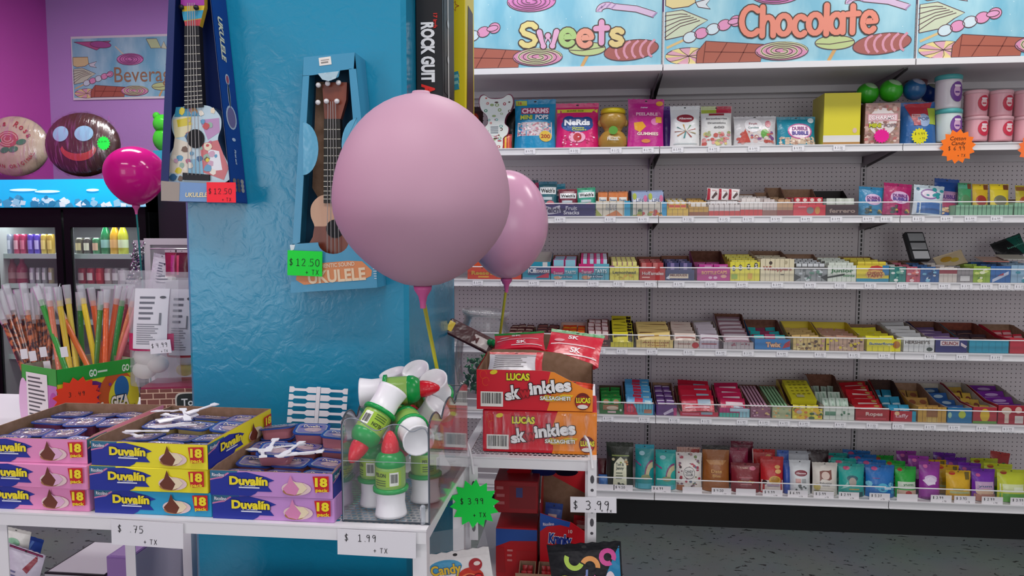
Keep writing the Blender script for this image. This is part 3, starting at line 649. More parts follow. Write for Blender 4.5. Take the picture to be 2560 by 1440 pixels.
solid_box('lollipop_box', 'square box of mini lollipops with a pink star sticker', 2160, 2248, 257, A, '#a5847c', '#6d4c40', [('dots', -.95, .95, .02, .98, 130, ['#c9a89c', '#8e665e', '#b98f86', '#d8c2b4', '#9a7a60', '#b26a66'], 3, .01), ('ell', 0, .55, .8, .33, '#e0d6d4'), ('rect', -.85, .85, .56, .74, '#c98a92'), ('rect', -.8, .8, .58, .72, '#e7ccd0'), ('txt', 'CHARMS', 0, .65, .09, '#f4e8ea', '#b0506a', .66, .04), ('txt', 'MINI', -.42, .46, .085, '#c8cc30', '#4a4a20', .34, .05), ('txt', 'POPS', .42, .46, .075, '#8a7c80', None, .34, .03)], d=.16)
burst_tag('price_star', 'plain pink star sticker on the square lollipop box', at(2204, 340, 4.015), .037, '#e5108f', [], sx=1.1)
bag(2258, 2350, 250, A, 'blue and red candy bag with a yellow star sticker', '#2b5f9c', [('poly', [(-.8, .96), (.8, .99), (.3, .5), (-.35, .45)], '#b0303c'), ('rect', .5, .95, .45, .85, '#9db23c'), ('ell', .2, .55, .35, .16, '#8ea2c4'), ('txt', 'POP', .2, .58, .08, '#44507c', None, .3), ('rect', -.45, .05, .62, .7, '#c9a8ac'), ('txt', 'Ring', -.2, .66, .05, '#a0303a', None, .2), ('rect', -.4, 0, .42, .55, '#a34a54')], t=.09)
burst_tag('price_star', 'yellow star sticker with small figures on the blue and red bag', at(2299, 340, 3.995), .042, '#dfd81e', [('$ 4.99', -.024, .005, .012), ('+ TX', .0, -.016, .009)])
def toy_ball(px0, px1, py0, py1, Y, label, col, cap):
    c = at((px0 + px1) / 2, (py0 + py1) / 2, Y); r = (at(px1, py0, Y).x - at(px0, py0, Y).x) / 2
    t = thing('candy_ball', label, 'candy ball', (c.x, Y, c.z)); b = MB(); b.ball((0, 0, 0), r, r, r, film(col, .2), 20, 14); b.build('ball', t)
    b = MB(); b.lathe([(r * 1.01 * math.sin(a), r * 1.01 * math.cos(a)) for a in [.06, .2, .4, .6]], 18, M(cap, .3)); b.build('cap', t); t.rotation_euler = (R(35), R(15), 0); return t
toy_ball(2141, 2196, 206, 262, 4.12, 'left one of the two shiny green candy balls', '#2f9a1c', '#8fb088')
toy_ball(2198, 2256, 198, 256, 4.11, 'right one of the two shiny green candy balls', '#35a31f', '#9dbb95')
toy_ball(2258, 2314, 195, 253, 4.10, 'dark blue candy ball with a silver cap beside the green balls', '#15507f', '#8d93a8')
toy_ball(2302, 2350, 210, 256, 4.25, 'blue candy ball with a cream cap beside the tall tub', '#16409a', '#b8c0a8')
toy_ball(2264, 2318, 178, 232, 4.36, 'red capped clear candy ball behind the blue balls', '#6d3440', '#8c2a2a')
def tub(px0, px1, py0, py1, Y, label, body, lid, mark):
    a = at(px0, py1, Y); c = at(px1, py1, Y); h = at(px0, py0, Y).z - a.z; r = (c.x - a.x) / 2
    t = thing('cotton_candy_tub', label, 'candy tub', ((a.x + c.x) / 2, Y + r, a.z), group='cotton candy tubs on the top shelf')
    b = MB(); b.lathe([(0, 0), (r * .88, 0), (r * .93, h * .06), (r * .95, h * .85)], 24, film(body, .12, 20, .3)); b.build('tub_body', t)
    b = MB(); b.lathe([(0, h), (r * .9, h), (r, h * .97), (r, h * .86), (r * .94, h * .85)], 24, M(lid, .35)); b.build('lid', t)
    b = MB(); fn = lambda u, v, o: Vector(((r * .965 + o) * math.sin(u), -(r * .965 + o) * math.cos(u), v * h))
    b.ell(fn, .35, .48, .62, .3, M(mark, .4), .001, 18, 0, 3); b.ell(fn, .3, .5, .3, .16, M('#cfa8c8' if mark[1] == '6' else '#e6c4c4', .4), .0016, 12, 0, 2); b.grid(fn, 4, 1, M('#e6d8e0', .4), .05, .6, .62, .68, .002); b.grid(fn, 4, 1, M(mark, .4), .1, .5, .44, .49, .002); b.build('printed_label', t)
tub(2350, 2417, 270, 352, 4.02, 'lower of the two white cotton candy tubs with purple marks', '#c9d6d4', '#4ea8a8', '#6d3d8e')
tub(2350, 2417, 184, 270, 4.02, 'upper of the two white cotton candy tubs with purple marks and teal lid', '#d5cfd4', '#4ea8a8', '#6d3d8e')
for i, (p0, p1) in enumerate(((2422, 2482), (2484, 2545), (2547, 2608))):
    for j, (y0, y1) in enumerate(((289, 351), (223, 289))):
        tub(p0, p1, y0, y1, 4.05, ('lower' if j == 0 else 'upper') + ' pink cotton candy tub ' + ('next to the white tubs', 'in the middle pink stack', 'at the right frame edge')[i], '#dba0aa', '#d9aab2', '#c02a44')
burst_tag('price_star', 'orange star price card for cotton candy hanging on the top shelf', at(2394, 366, 3.98), .087, '#ff7a1c', [('$ 6.99', -.045, -.02, .02), ('+ TX', .0, -.052, .014)], sx=1.0, n=14)
o = MB(); fn = plane((0, 0, 0), (1, 0, 0), (0, 0, 1)); o.text(fn, 'Cotton', 0, .04, .018, M('#2a2016', .6), 0, 0, .2); o.text(fn, 'Candy', .004, .016, .018, M('#2a2016', .6), 0, 0, .2)
q = o.build('lettering', None, (0, -.0016, 0)); q.parent = bpy.data.objects['price_star.002']
burst_tag('price_star', 'orange star price card cut by the right frame edge', at(2584, 372, 3.98), .075, '#ff7a3c', [], n=14)

# ---- helper for packed display cartons
def packet_mesh(kind, w, h, t, col, spec):
    b = MB()
    if kind == 'box':
        b.box(-w / 2, w / 2, 0, t, 0, h, M(col, .4)); art(b, plane((0, 0, 0), (w / 2, 0, 0), (0, 0, h)), w, h, spec, .0004, lambda c: M(c, .4))
    else:
        fn = pouch_surf(w, h, t, .97, 0, .0); n = (4, 5)
        b.grid(fn, n[0], n[1], film(col)); b.grid(lambda u, v, o: fn(u, v, o, 1), n[0], n[1], film(col)); art(b, fn, w, h, spec, .0005)
    return b
def fill(th, name, label, cat, group, kind, w, d, nx, ny, h, t, col, spec=(), y0=.008, dy=None, rise=0., lean=-8, cols=None, jit=2., hand=0, x0=None, x1=None, z0=.004):
    """rows of packets standing in a display tray, each one an object"""
    x0 = -w / 2 + .009 if x0 is None else x0; x1 = w / 2 - .009 if x1 is None else x1; la = R(abs(lean) + (jit if kind != 'box' else 0)); tk = t if kind == 'box' else t / 2
    z0 += tk * math.sin(la) + .001; ya = .009 + (0 if kind == 'box' else t / 2); yz = max(ya, d - .009 - h * math.sin(la) - tk * math.cos(la))
    pw = (x1 - x0) / nx; dy = min(dy or 1, (yz - ya) / max(1, ny - 1)); r = rnd(len(label)); first = {}
    for j in range(ny):
        for i in range(nx):
            c = (cols or [col])[(i) % len(cols or [1])]
            loc = th.matrix_basis @ Vector((x0 + pw * (i + .5), ya + dy * j, z0 + rise * j))
            rot = (R(lean + r.uniform(-jit, jit)), R(r.uniform(-jit, jit) * (kind != 'box')), th.rotation_euler.z + R(r.uniform(-jit, jit) * .6 * (kind != 'box')))
            if c not in first:
                o = packet_mesh(kind, pw * .94, h, t, c, spec).build(name, None, loc, rot); tag(o, label, cat, group); first[c] = o
            else:
                o = first[c].copy(); COL.objects.link(o); o.location = loc; o.rotation_euler = rot
def tray(px0, px1, yf, yb, lv, label, outc, spec=(), d=.3, Y=4.03, inc=None, yaw=0, **kw):
    x, w, hf = span(px0, px1, yf, lv, Y); hb = max(hf + .005, at((px0 + px1) / 2 , yb, Y + d).z - LEV[lv])
    t = carton('display_carton', label, (x, Y, LEV[lv] + .001), w * .985, d, hf, hb, outc, spec, inc, (0, 0, R(yaw)), 'display carton', None, **kw)
    t['w'] = w * .985; t['d'] = d; t['hf'] = hf; t['hb'] = hb
    return t
def clean(t):
    for k in ('w', 'd', 'hf', 'hb'):
        del t[k]
    return t
# ---- second shelf
B = 1
t = tray(1308, 1489, 511, 500, B, 'purple display carton of fruit snack pouches beside the balloon', '#2c2160', [('poly', [(-.46, .12), (-.42, .88), (-.2, .7), (.02, .92), (.04, .3), (-.2, .18)], '#b9b6c4'), ('txt', "Welch's", -.21, .52, .42, '#2a2350', None, .34, .03), ('txt', 'Fruit', .34, .68, .3, '#d5d2de', None, .16, .02), ('txt', 'Snacks', .34, .32, .3, '#d5d2de', None, .22, .02)], d=.2)
clean(t)
def welch(px0, px1, yt, Y, col, top, label, yaw=0, roll=0): bag(px0, px1, yt, B, label, col, [('rect', -.85, .9, .56, .8, '#dde0e0'), ('txt', "Welch's", .02, .68, .13, '#15161a', None, .76, .03), ('ell', .3, .2, .5, .14, '#c46a72'), ('rect', -.6, .5, .36, .46, '#b9c6cc')], Y, .035, -8, top, 'snack_pouch', yaw, roll, .03)
welch(1345, 1392, 452, 4.07, '#1d5a66', '#1f6a84', 'tall dark teal fruit snack pouch beside the balloon')
welch(1395, 1443, 472, 4.06, '#6b1830', '#7a1a30', 'dark red fruit snack pouch in the purple carton')
welch(1444, 1491, 468, 4.06, '#2f9a82', '#2a9c70', 'green fruit snack pouch in the purple carton', 0, -3)
welch(1392, 1418, 458, 4.14, '#2a86a0', '#2a90ac', 'light blue snack pouch showing behind the dark red one', 0, -5)
welch(1324, 1344, 448, 4.15, '#16505e', '#123c50', 'teal snack pouch top half hidden behind the balloon')
welch(1336, 1354, 455, 4.12, '#b92a6a', '#b0205c', 'pink snack pouch squeezed behind the tall dark teal one')
t = tray(1489, 1576, 503, 482, B, 'white and orange carton of gummy packs with blue edge', '#d5cdbb', [('txt', 'LIFE', -.1, .6, .3, '#c9c4bd', '#5a6a7c', .3, .04), ('poly', [(-1, 0), (-1, .5), (-.6, 0)], '#9aa24c'), ('poly', [(-.5, 0), (.2, .4), (.6, 0)], '#c97a4a'), ('rect', .66, 1, 0, 1, '#2a9cc4'), ('lines', 5, '#6b6a62')], d=.22)
fill(t, 'gummy_pack', 'orange and white gummy pack in the carton with blue edge', 'candy pack', 'packs in the orange gummy carton', 'bag', t['w'], t['d'], 3, 2, .12, .03, '#c9743a', [('rect', -.8, .8, .5, .8, '#d8d5cc'), ('txt', 'Savers', 0, .65, .16, '#4a6a8c', None, .7)], rise=.01, dy=.05); clean(t)
t = tray(1575, 1667, 505, 478, B, 'navy edged carton of gummy packs next to the orange one', '#c9c3b8', [('rect', -1, -.86, 0, 1, '#2c6a70'), ('dots', -.8, .8, 0, .4, 18, ['#b5474c', '#8b9a4c', '#c98a4a', '#556a50'], 5, .012), ('rect', .74, 1, 0, 1, '#1d8fbf'), ('lines', 6, '#565c60')], d=.22, inc=M('#28235c', .5))
fill(t, 'gummy_pack', 'pale blue gummy pack in the navy edged carton', 'candy pack', 'packs in the navy gummy carton', 'bag', t['w'], t['d'], 2, 2, .125, .03, '#8f9fc0', [('rect', -.9, .9, .4, .7, '#dcdfe6'), ('txt', 'LIFE', -.0, .62, .13, '#44507c', None, .5), ('txt', 'SAVERS', 0, .47, .13, '#44507c', None, .75), ('ell', .7, .7, .25, .15, '#c76a94'), ('ell', -.7, .8, .25, .15, '#a8b43c')], rise=.01, dy=.05); clean(t)
def lowpacks(px0, px1, yf, yb, label, col, stripe, nx, h, spec, plabel, group, lv=B, d=.24, name='candy_bar', cat='candy bar', ny=3, rise=.012, tr=None, inc=None, Y=4.03, kind='box', tt=.03, fsp=None, lean=-6, tlabel=None, yaw=0, hoff=.5):
    t = tray(px0, px1, yf, yb, lv, tlabel or label, tr or col, fsp if fsp is not None else [('rect', -1, 1, 0, .45, stripe), ('lines', nx + 1, '#5a4a40')], d=d, inc=inc, Y=Y, yaw=yaw)
    fill(t, name, plabel, cat, group, kind, t['w'], t['d'], nx, ny, max(t['hf'] * 1.0 + .012, h), tt, col, spec, rise=rise, lean=lean); return clean(t)
lowpacks(1667, 1721, 522, 512, '', '#d8b23c', '#c9a03a', 3, .07, [('rect', -.9, .9, .55, .75, '#c23a2e'), ('ell', 0, .9, .8, .1, '#d6d3cc')], 'yellow chocolate snack with white top in the narrow low carton', 'snacks in the narrow yellow carton', tlabel='narrow low yellow carton on the second shelf')
lowpacks(1722, 1771, 518, 510, '', '#c99a34', '#8c4a24', 3, .07, [('rect', -.9, .9, .6, .9, '#d9d3ca'), ('ell', 0, .3, .5, .15, '#7a4420')], 'golden brown snack bar in the second low yellow carton', 'snacks in the golden carton', tlabel='golden brown low carton next to the narrow yellow one')
lowpacks(1771, 1850, 512, 500, '', '#d6d0cf', '#c02a2c', 5, .07, [('rect', -1, 1, .0, .3, '#b92a2c'), ('rect', -.4, .4, .5, .8, '#8c7a7a')], 'white chocolate snack with red foot in the stacked packs carton', 'white snacks with red foot', tlabel='white and red low carton with taller packs piled on it')
for i, (a, b_) in enumerate(((1766, 1797), (1795, 1822), (1820, 1848))): bag(a, b_, 470 + i, B, ('white and brown snack pack lying on the low carton, with red left edge', 'middle white and brown snack pack on the low carton', 'right white and brown snack pack on the low carton')[i], '#d9d3d2', [('rect', -.95, -.5, 0, .95, '#a81c30'), ('poly', [(-.3, .2), (.5, .8), (.7, .5), (0, .1)], '#4a3030'), ('rect', -.2, .7, .75, .85, '#c09a9a')], 4.06, .03, -4, None, 'snack_pack', 0, 4, .085, low=True, seal=.05)
lowpacks(1850, 1906, 505, 486, '', '#dcd6d2', '#c42428', 4, .075, [('rect', -1, 1, 0, .4, '#c02024'), ('txt', 'kinder', 0, .7, .12, '#b02a2a', None, .8)], 'white and red wafer bar in the carton before the cardboard flap', 'white and red wafer bars', tlabel='white carton of wafer bars with a red band')
lowpacks(1906, 1942, 508, 482, '', '#cfc3c0', '#8c5a50', 3, .07, [('rect', -1, 1, .3, .5, '#a06a64'), ('rect', -1, 1, .65, .75, '#a06a64')], 'pale wrapped snack bar left of the bright red carton', 'pale bars by the red carton', tlabel='narrow carton of pale bars with papers heaped above')
lowpacks(1942, 1982, 508, 470, '', '#b9906a', '#8a2424', 2, .07, [('rect', -1, 1, .1, .4, '#9a2a2a'), ('ell', 0, .7, .6, .15, '#d8cdbb')], 'brown and red snack bar under the raised cardboard flap', 'brown and red bars under the flap', tlabel='brown carton with its tall cardboard flap raised', d=.3)
t = tray(1982, 2064, 513, 474, B, 'bright red wide carton with gold and grey marks', '#cf1f38', [('ell', .05, .5, .22, .32, '#7c7476'), ('ell', .5, .5, .16, .35, '#c98a3a'), ('rect', -.7, -.2, .78, .86, '#e8a0a8')], d=.28)
fill(t, 'chocolate_bar', 'red chocolate bar with a white badge in the bright red carton', 'candy bar', 'bars in the bright red carton', 'box', t['w'], t['d'], 4, 2, .09, .02, '#b5182e', [('ell', 0, .85, .6, .1, '#d8c2b8')], rise=.01); clean(t)
t = tray(2064, 2146, 512, 478, B, 'dark maroon carton with pale lettering and a black lid', '#3a1620', [('txt', 'ferrero', 0, .45, .34, '#a08a80', None, .8, .03)], d=.28, inc=M('#17100f', .6))
fill(t, 'chocolate_pack', 'white and green chocolate pack in the dark maroon carton', 'candy pack', 'packs in the maroon carton', 'bag', t['w'], t['d'], 3, 2, .085, .03, '#b9bfb4', [('rect', -.8, .8, .2, .5, '#3a6a3c')], rise=.008); clean(t)
GUM = [('ell', .1, .55, .7, .2, '#c9aacb'), ('txt', 'DUBBLE', .1, .61, .09, '#6a2a74', None, .55, .04), ('txt', 'BUBBLE', .1, .5, .09, '#4a3a88', None, .55, .04), ('dots', -.6, .8, .06, .28, 14, ['#20343a', '#c9a84a', '#39504c'], 4, .01)]
bag(2147, 2212, 466, B, 'blue bag of bubble gum beside the dark maroon carton', '#2a7ba4', GUM, roll=4, yaw=5)
bag(2208, 2282, 457, B, 'magenta bag of bubble gum leaning on the blue one', '#a01a5c', GUM, roll=5, yaw=5)
bag(2284, 2362, 462, B, 'white bag with blue lower half and an oval gum logo', '#b9c8d0', [('rect', -.8, .9, .05, .42, '#2a60a0'), ('ell', 0, .7, .6, .18, '#8a6a9c'), ('ell', 0, .7, .5, .13, '#d5cbd8'), ('dots', -.9, .9, .5, .95, 9, ['#2a8a90', '#23607c'], 6, .012)], roll=5)
bag(2335, 2398, 445, B, 'dark blue gum bag standing behind the white and blue one', '#1c4a94', [('rect', -.7, .9, .35, .65, '#b58ab0'), ('txt', 'BUBBLE', .1, .5, .1, '#4a2a80', None, .6), ('rect', -.8, .9, .22, .34, '#b0205a'), ('dots', -.8, .8, .03, .2, 14, ['#e0c49a', '#c99a74'], 2, .01)], Y=4.1, roll=5)
for k, (p0, p1, lb) in enumerate(((2388, 2532, 'mint green slotted carton of green and yellow pouches'), (2534, 2650, 'taller mint green slotted carton at the right frame edge'))):
    t = tray(p0, p1, 513 - 6 * k, 505 - 6 * k, B, lb, '#86b897', [('lines', 13, '#3c6a56')], d=.2); clean(t)
for k, (p0, p1, yt, c, lb) in enumerate(((2398, 2432, 455, '#3a8a5a', 'green pouch at the left end of the mint carton'), (2434, 2474, 458, '#b99a1c', 'yellow and red pouch next to the green one in the mint carton'), (2478, 2526, 458, '#c9b82a', 'lime yellow pouch in the mint carton with a brown seal'), (2542, 2592, 462, '#b8a82c', 'olive yellow pouch cut by the right frame edge'))):
    bag(p0, p1, yt, B, lb, c, [('ell', 0, .42, .7, .18, ['#4a7a50', '#8c2a20', '#6a6a50', '#9a4a24'][k]), ('rect', -.95, .95, .8, .95, ['#4a9a7a', '#c9b01c', '#d8c01c', '#8a5a2a'][k]), ('rect', .4, .95, .8, .97, '#6a3a1c')], 4.065, .03, -10, None, 'candy_pouch', 0, 2, .012)
# ---- third shelf: boxes of sweets
C = 2
def boxes(px0, px1, yf, yb, tlabel, col, fsp, plabel, group, pcol, pspec, nx=5, ny=4, rise=.006, d=.28, inc=None, h=.09, lv=C, Y=4.03, name='candy_box', tt=.05, cols=None, yaw=0, kind='box', cat='candy box', lean=-5):
    t = tray(px0, px1, yf, yb, lv, tlabel, col, fsp, d=d, inc=inc, Y=Y, yaw=yaw)
    fill(t, name, plabel, cat, group, kind, t['w'], t['d'], nx, ny, max(h, t['hf'] * .9), tt, pcol, pspec, rise=rise, lean=lean, cols=cols); return clean(t)
boxes(1168, 1304, 672, 660, 'orange red carton behind the strings of the balloons', '#cf3d18', [('txt', "Reese's", -.45, .6, .35, '#e0b030', None, .4, .03), ('rect', -.6, -.2, .15, .3, '#e0a030')], 'orange peanut cup pack in the carton behind the balloons', 'packs behind the balloons', '#c94a1c', [], 4, 2)
t = tray(1306, 1376, 655, 630, C, 'teal carton with an upright white back board', '#2a8fa8', [('rect', -1, 1, .75, 1, '#1f8aa2'), ('rect', .45, .8, .72, .98, '#c9c6c2'), ('rect', -.6, 1, .25, .68, '#38507c'), ('txt', 'ICE', -.3, .5, .24, '#e6e9ee', '#28406c', .3, .04), ('txt', 'BREAKERS', .35, .46, .15, '#e6e9ee', '#8c2030', .6, .03), ('poly', [(-.1, .1), (.9, .4), (.9, .1)], '#c2304a'), ('rect', -1, 0, 0, .12, '#7aa0c0')], d=.25, inc=M('#c3bcb6', .6)); clean(t)
SW = [('rect', -1, -.0, .45, 1, '#c01a6e'), ('txt', 'Sweet', -.45, .5, .22, '#e9b5cc', '#8a1450', .36, .03), ('txt', 'TARTS', .45, .55, .22, '#d5eaf0', '#2a6a86', .4, .03), ('rect', -.3, .6, .12, .3, '#1c5a78'), ('txt', 'Soft & Chewy', .1, .21, .1, '#d9e2e8', None, .5), ('ell', -.5, .15, .3, .12, '#c9906a')]
boxes(1377, 1445, 666, 638, 'pink and teal carton of tart sweets, flatter of the two', '#3fa3ba', SW, 'pink and blue tart candy box in the flatter carton', 'boxes in the flat tart carton', '#b92a74', [('rect', -.9, .9, .5, .98, '#7fb8c8')], 2, 3, h=.1)
boxes(1446, 1523, 660, 632, 'pink and teal carton of tart sweets with many upright packs', '#58a5b8', SW + [('lines', 7, '#2c5a6c', 0, .6)], 'slim pink striped tart candy pack standing in rows', 'packs in the tall tart carton', '#c02070', [('rect', -.2, .95, .1, .98, '#a9ccd8')], 4, 4, h=.105, rise=.008)
boxes(1524, 1597, 665, 642, 'pale yellow carton of lemon sweets', '#d8cf5c', [('lines', 6, '#9a9434'), ('txt', 'Lemonhead', 0, .55, .2, '#4a4a4a', None, .8, .02), ('dots', -.9, .9, .05, .4, 14, ['#c9b83a', '#a89a30', '#d8a84a'], 5, .008), ('rect', -1, -.7, .9, 1, '#7a2a6a')], 'pale yellow lemon candy box', 'lemon candy boxes', '#d9d27c', [('rect', -.9, -.6, 0, .98, '#8a4a74')], 5, 4, h=.09)
boxes(1598, 1664, 672, 642, 'dark red carton of cinnamon sweets', '#a82024', [('txt', 'Hot', -.5, .6, .26, '#e0ccc8', None, .3, .03), ('txt', 'Tamales', .25, .6, .26, '#e0ccc8', None, .6, .03), ('rect', -.8, -.2, .2, .3, '#d9b0a8')], 'red cinnamon candy box with a pink corner', 'cinnamon candy boxes', '#a83034', [('rect', -.9, -.1, .6, .98, '#b86a66')], 2, 3, h=.085, inc=CARD_D)
boxes(1662, 1736, 675, 640, 'navy carton with cream lettering next to the dark red one', '#242a60', [('rect', -.7, .6, .2, .62, '#d8c8b0'), ('txt', 'MILK', -.35, .5, .2, '#6a2030', None, .3, .03), ('txt', 'DUDS', .2, .5, .2, '#6a2030', None, .3, .03), ('poly', [(-.95, .2), (-.7, .5), (-.7, .1)], '#c8d0dc')], 'navy candy box in the carton with cream lettering', 'boxes in the navy carton', '#2c2a62', [('rect', -.4, .2, .4, .98, '#7a6a9a')], 2, 3, h=.085, inc=CARD_D)
boxes(1742, 1826, 668, 628, 'magenta carton with a tall cardboard back flap', '#b01a80', [('txt', 'BOTTLE', -.28, .58, .22, '#e0a070', None, .45, .03), ('txt', 'CAPS', .5, .62, .22, '#e0a070', None, .3, .03), ('ell', .6, .32, .18, .12, '#d8a090'), ('ell', -.2, .22, .12, .1, '#d9a8c8'), ('ell', .1, .22, .12, .1, '#d9a8c8')], 'magenta soda candy box', 'soda candy boxes', '#b21e86', [('rect', -.2, .8, .7, .9, '#c98ab8')], 2, 2, h=.078, inc=CARD_D, d=.34, rise=.0)
boxes(1824, 1899, 655, 636, 'yellow carton of gum drop boxes with dark dots', '#dcd23c', [('lines', 6, '#a39a20'), ('ell', -.75, .66, .13, .16, '#3a3a3a'), ('ell', -.3, .7, .13, .16, '#3a3a3a'), ('ell', .25, .74, .13, .16, '#3a3a3a'), ('ell', .75, .8, .13, .16, '#3a3a3a'), ('txt', 'D', -.75, .66, .18, '#e9e6d8'), ('txt', 'O', -.3, .7, .18, '#e9e6d8'), ('txt', 'T', .25, .74, .18, '#e9e6d8'), ('txt', 'S', .75, .8, .18, '#e9e6d8'), ('rect', -.9, -.5, .1, .35, '#8fae3a'), ('rect', .2, .5, .1, .4, '#d8a43a')], 'yellow gum drop box', 'gum drop boxes', '#dccf30', [('rect', -.9, .9, .75, .95, '#b9bb5c')], 4, 4, h=.1, rise=.008)
boxes(1900, 1985, 648, 628, 'cream carton of malted milk balls with a brown flap behind', '#d9cfae', [('lines', 7, '#8a8068'), ('ell', -.4, .82, .1, .08, '#3c2c24'), ('ell', .5, .85, .1, .08, '#b0a484'), ('txt', 'Whoppers', 0, .58, .18, '#9a3428', None, .85, .03), ('rect', .2, .4, .28, .32, '#4a4034')], 'cream malted milk candy box', 'malted milk boxes', '#d9d0b2', [('rect', -.9, .9, .9, .96, '#9a9078')], 4, 3, h=.11, rise=.004, d=.32)
boxes(1986, 2068, 668, 636, 'grey and black carton between the cream and green ones', '#8f9496', [('rect', -1, 1, .85, 1, '#2a2a2c'), ('lines', 6, '#3a3e40'), ('dots', -.9, .9, .1, .8, 18, ['#c9d0d4', '#4a5054', '#5c8a78'], 5, .01), ('poly', [(-1, 0), (-.6, .3), (-1, .5)], '#2a2c2e'), ('poly', [(1, 0), (.6, .3), (1, .5)], '#2a2c2e')], 'silver grey candy box', 'silver candy boxes', '#7c8084', [('rect', -.9, .9, .8, .98, '#c9cdd0')], 5, 4, h=.085)
boxes(2068, 2140, 664, 644, 'white carton with green lettering', '#d3dad0', [('lines', 6, '#8a9a8a'), ('txt', 'Junior', 0, .68, .2, '#2c6a3c', None, .8, .03), ('poly', [(-1, .3), (.2, .5), (.2, .38), (-1, .2)], '#232c26'), ('txt', 'mints', .5, .38, .15, '#3a8a4c', None, .4)], 'white and green mint box', 'mint boxes', '#cfd8cc', [('rect', -.9, .9, .1, .3, '#6a9a74')], 4, 4, h=.09)
boxes(2140, 2222, 664, 642, 'yellow carton with a red arch and blue foot', '#d8c634', [('rect', -1, 1, 0, .2, '#2a8aa8'), ('poly', [(-.3, .7), (-.1, .95), (.3, 1), (.6, .9), (.7, .7)], '#b9302c'), ('rect', .6, 1, .4, 1, '#2a78a8'), ('ell', .15, .45, .6, .28, '#d9b060'), ('txt', 'CHEWY', .15, .54, .16, '#a03a28', None, .5, .03), ('txt', 'TAFFY', .15, .36, .16, '#a03a28', None, .5, .03)], 'yellow fruit candy box', 'yellow fruit boxes', '#d8c83c', [('rect', -.9, .9, .5, .9, '#c9b02c')], 4, 3, h=.095, d=.3)
boxes(2223, 2264, 668, 652, 'small teal carton with white lids', '#2a8078', [('lines', 4, '#1c5a54'), ('dots', -.8, .8, .1, .9, 10, ['#d4dcd8', '#1d6a6a', '#7ab09a'], 5, .01)], 'small teal gum cup', 'teal gum cups', '#3a8a80', [('rect', -1, 1, .85, 1, '#d8dcda')], 2, 3, h=.07, name='gum_pack', cat='gum')
boxes(2265, 2300, 672, 652, 'small red and pink gum carton beside the teal one', '#b9586a', [('lines', 4, '#7a3444'), ('dots', -.8, .8, .1, .9, 10, ['#e0c9cc', '#8c2a3a', '#d8746c'], 5, .01)], 'red and pink gum pack', 'red gum packs', '#b85a70', [('rect', -1, .2, .4, .8, '#dcb9bf')], 3, 3, h=.07, name='gum_pack', cat='gum')
boxes(2300, 2347, 672, 652, 'small blue gum carton beside the red and pink one', '#2c5a94', [('lines', 5, '#1c3a64'), ('dots', -.8, .8, .1, .9, 10, ['#7ab4d0', '#c9d3dc', '#1a3a6c'], 5, .01)], 'blue gum pack', 'blue gum packs', '#2f6098', [('rect', -1, .2, .4, .8, '#a9c4da')], 4, 3, h=.07, name='gum_pack', cat='gum')
boxes(2347, 2392, 670, 662, 'white and dark red gum carton', '#cfc6be', [('lines', 4, '#8a8078'), ('rect', -1, 1, .6, .85, '#8a3440')], 'white gum pack with a dark red band', 'white and red gum packs', '#d3cbc4', [('rect', -1, 1, .65, .85, '#8c3a48')], 3, 3, h=.07, name='gum_pack', cat='gum')
boxes(2392, 2432, 674, 664, 'grey gum carton with a white flap', '#8a8688', [('lines', 4, '#4a484c'), ('rect', -.6, .6, .1, .5, '#d0cfcf')], 'grey gum pack', 'grey gum packs', '#8f8c90', [('rect', -.8, .8, .2, .5, '#d8d6d6')], 3, 3, h=.065, name='gum_pack', cat='gum')
boxes(2432, 2475, 668, 662, 'lime green gum carton', '#8fae3c', [('lines', 4, '#5a7a24'), ('dots', -.8, .8, .1, .9, 8, ['#d0dc7c', '#5c8a2c', '#e3e6c4'], 5, .012)], 'lime green gum pack', 'lime gum packs', '#95b244', [('rect', -1, .2, .4, .8, '#d3dda4')], 3, 3, h=.075, name='gum_pack', cat='gum')
boxes(2475, 2526, 666, 660, 'bright blue gum carton with a red stroke', '#3268a8', [('lines', 4, '#1e4478'), ('poly', [(-.8, .2), (.8, .7), (.8, .5), (-.8, 0)], '#c0c8dc'), ('poly', [(-.3, .4), (.3, .6), (.3, .45)], '#b03a4c')], 'bright blue gum pack with a white stroke', 'bright blue gum packs', '#356cac', [('rect', -1, .2, .4, .8, '#c4d0e4')], 3, 3, h=.075, name='gum_pack', cat='gum')
boxes(2526, 2610, 664, 656, 'pale blue gum carton at the right frame edge', '#8fb0c8', [('lines', 5, '#5a7a90'), ('dots', -.8, .8, .1, .9, 8, ['#3a8a9c', '#d4e0e8', '#5a90b8'], 5, .012)], 'pale blue gum pack', 'pale blue gum packs', '#94b4cc', [('rect', -1, .2, .4, .8, '#dfe8ee')], 4, 3, h=.075, name='gum_pack', cat='gum')
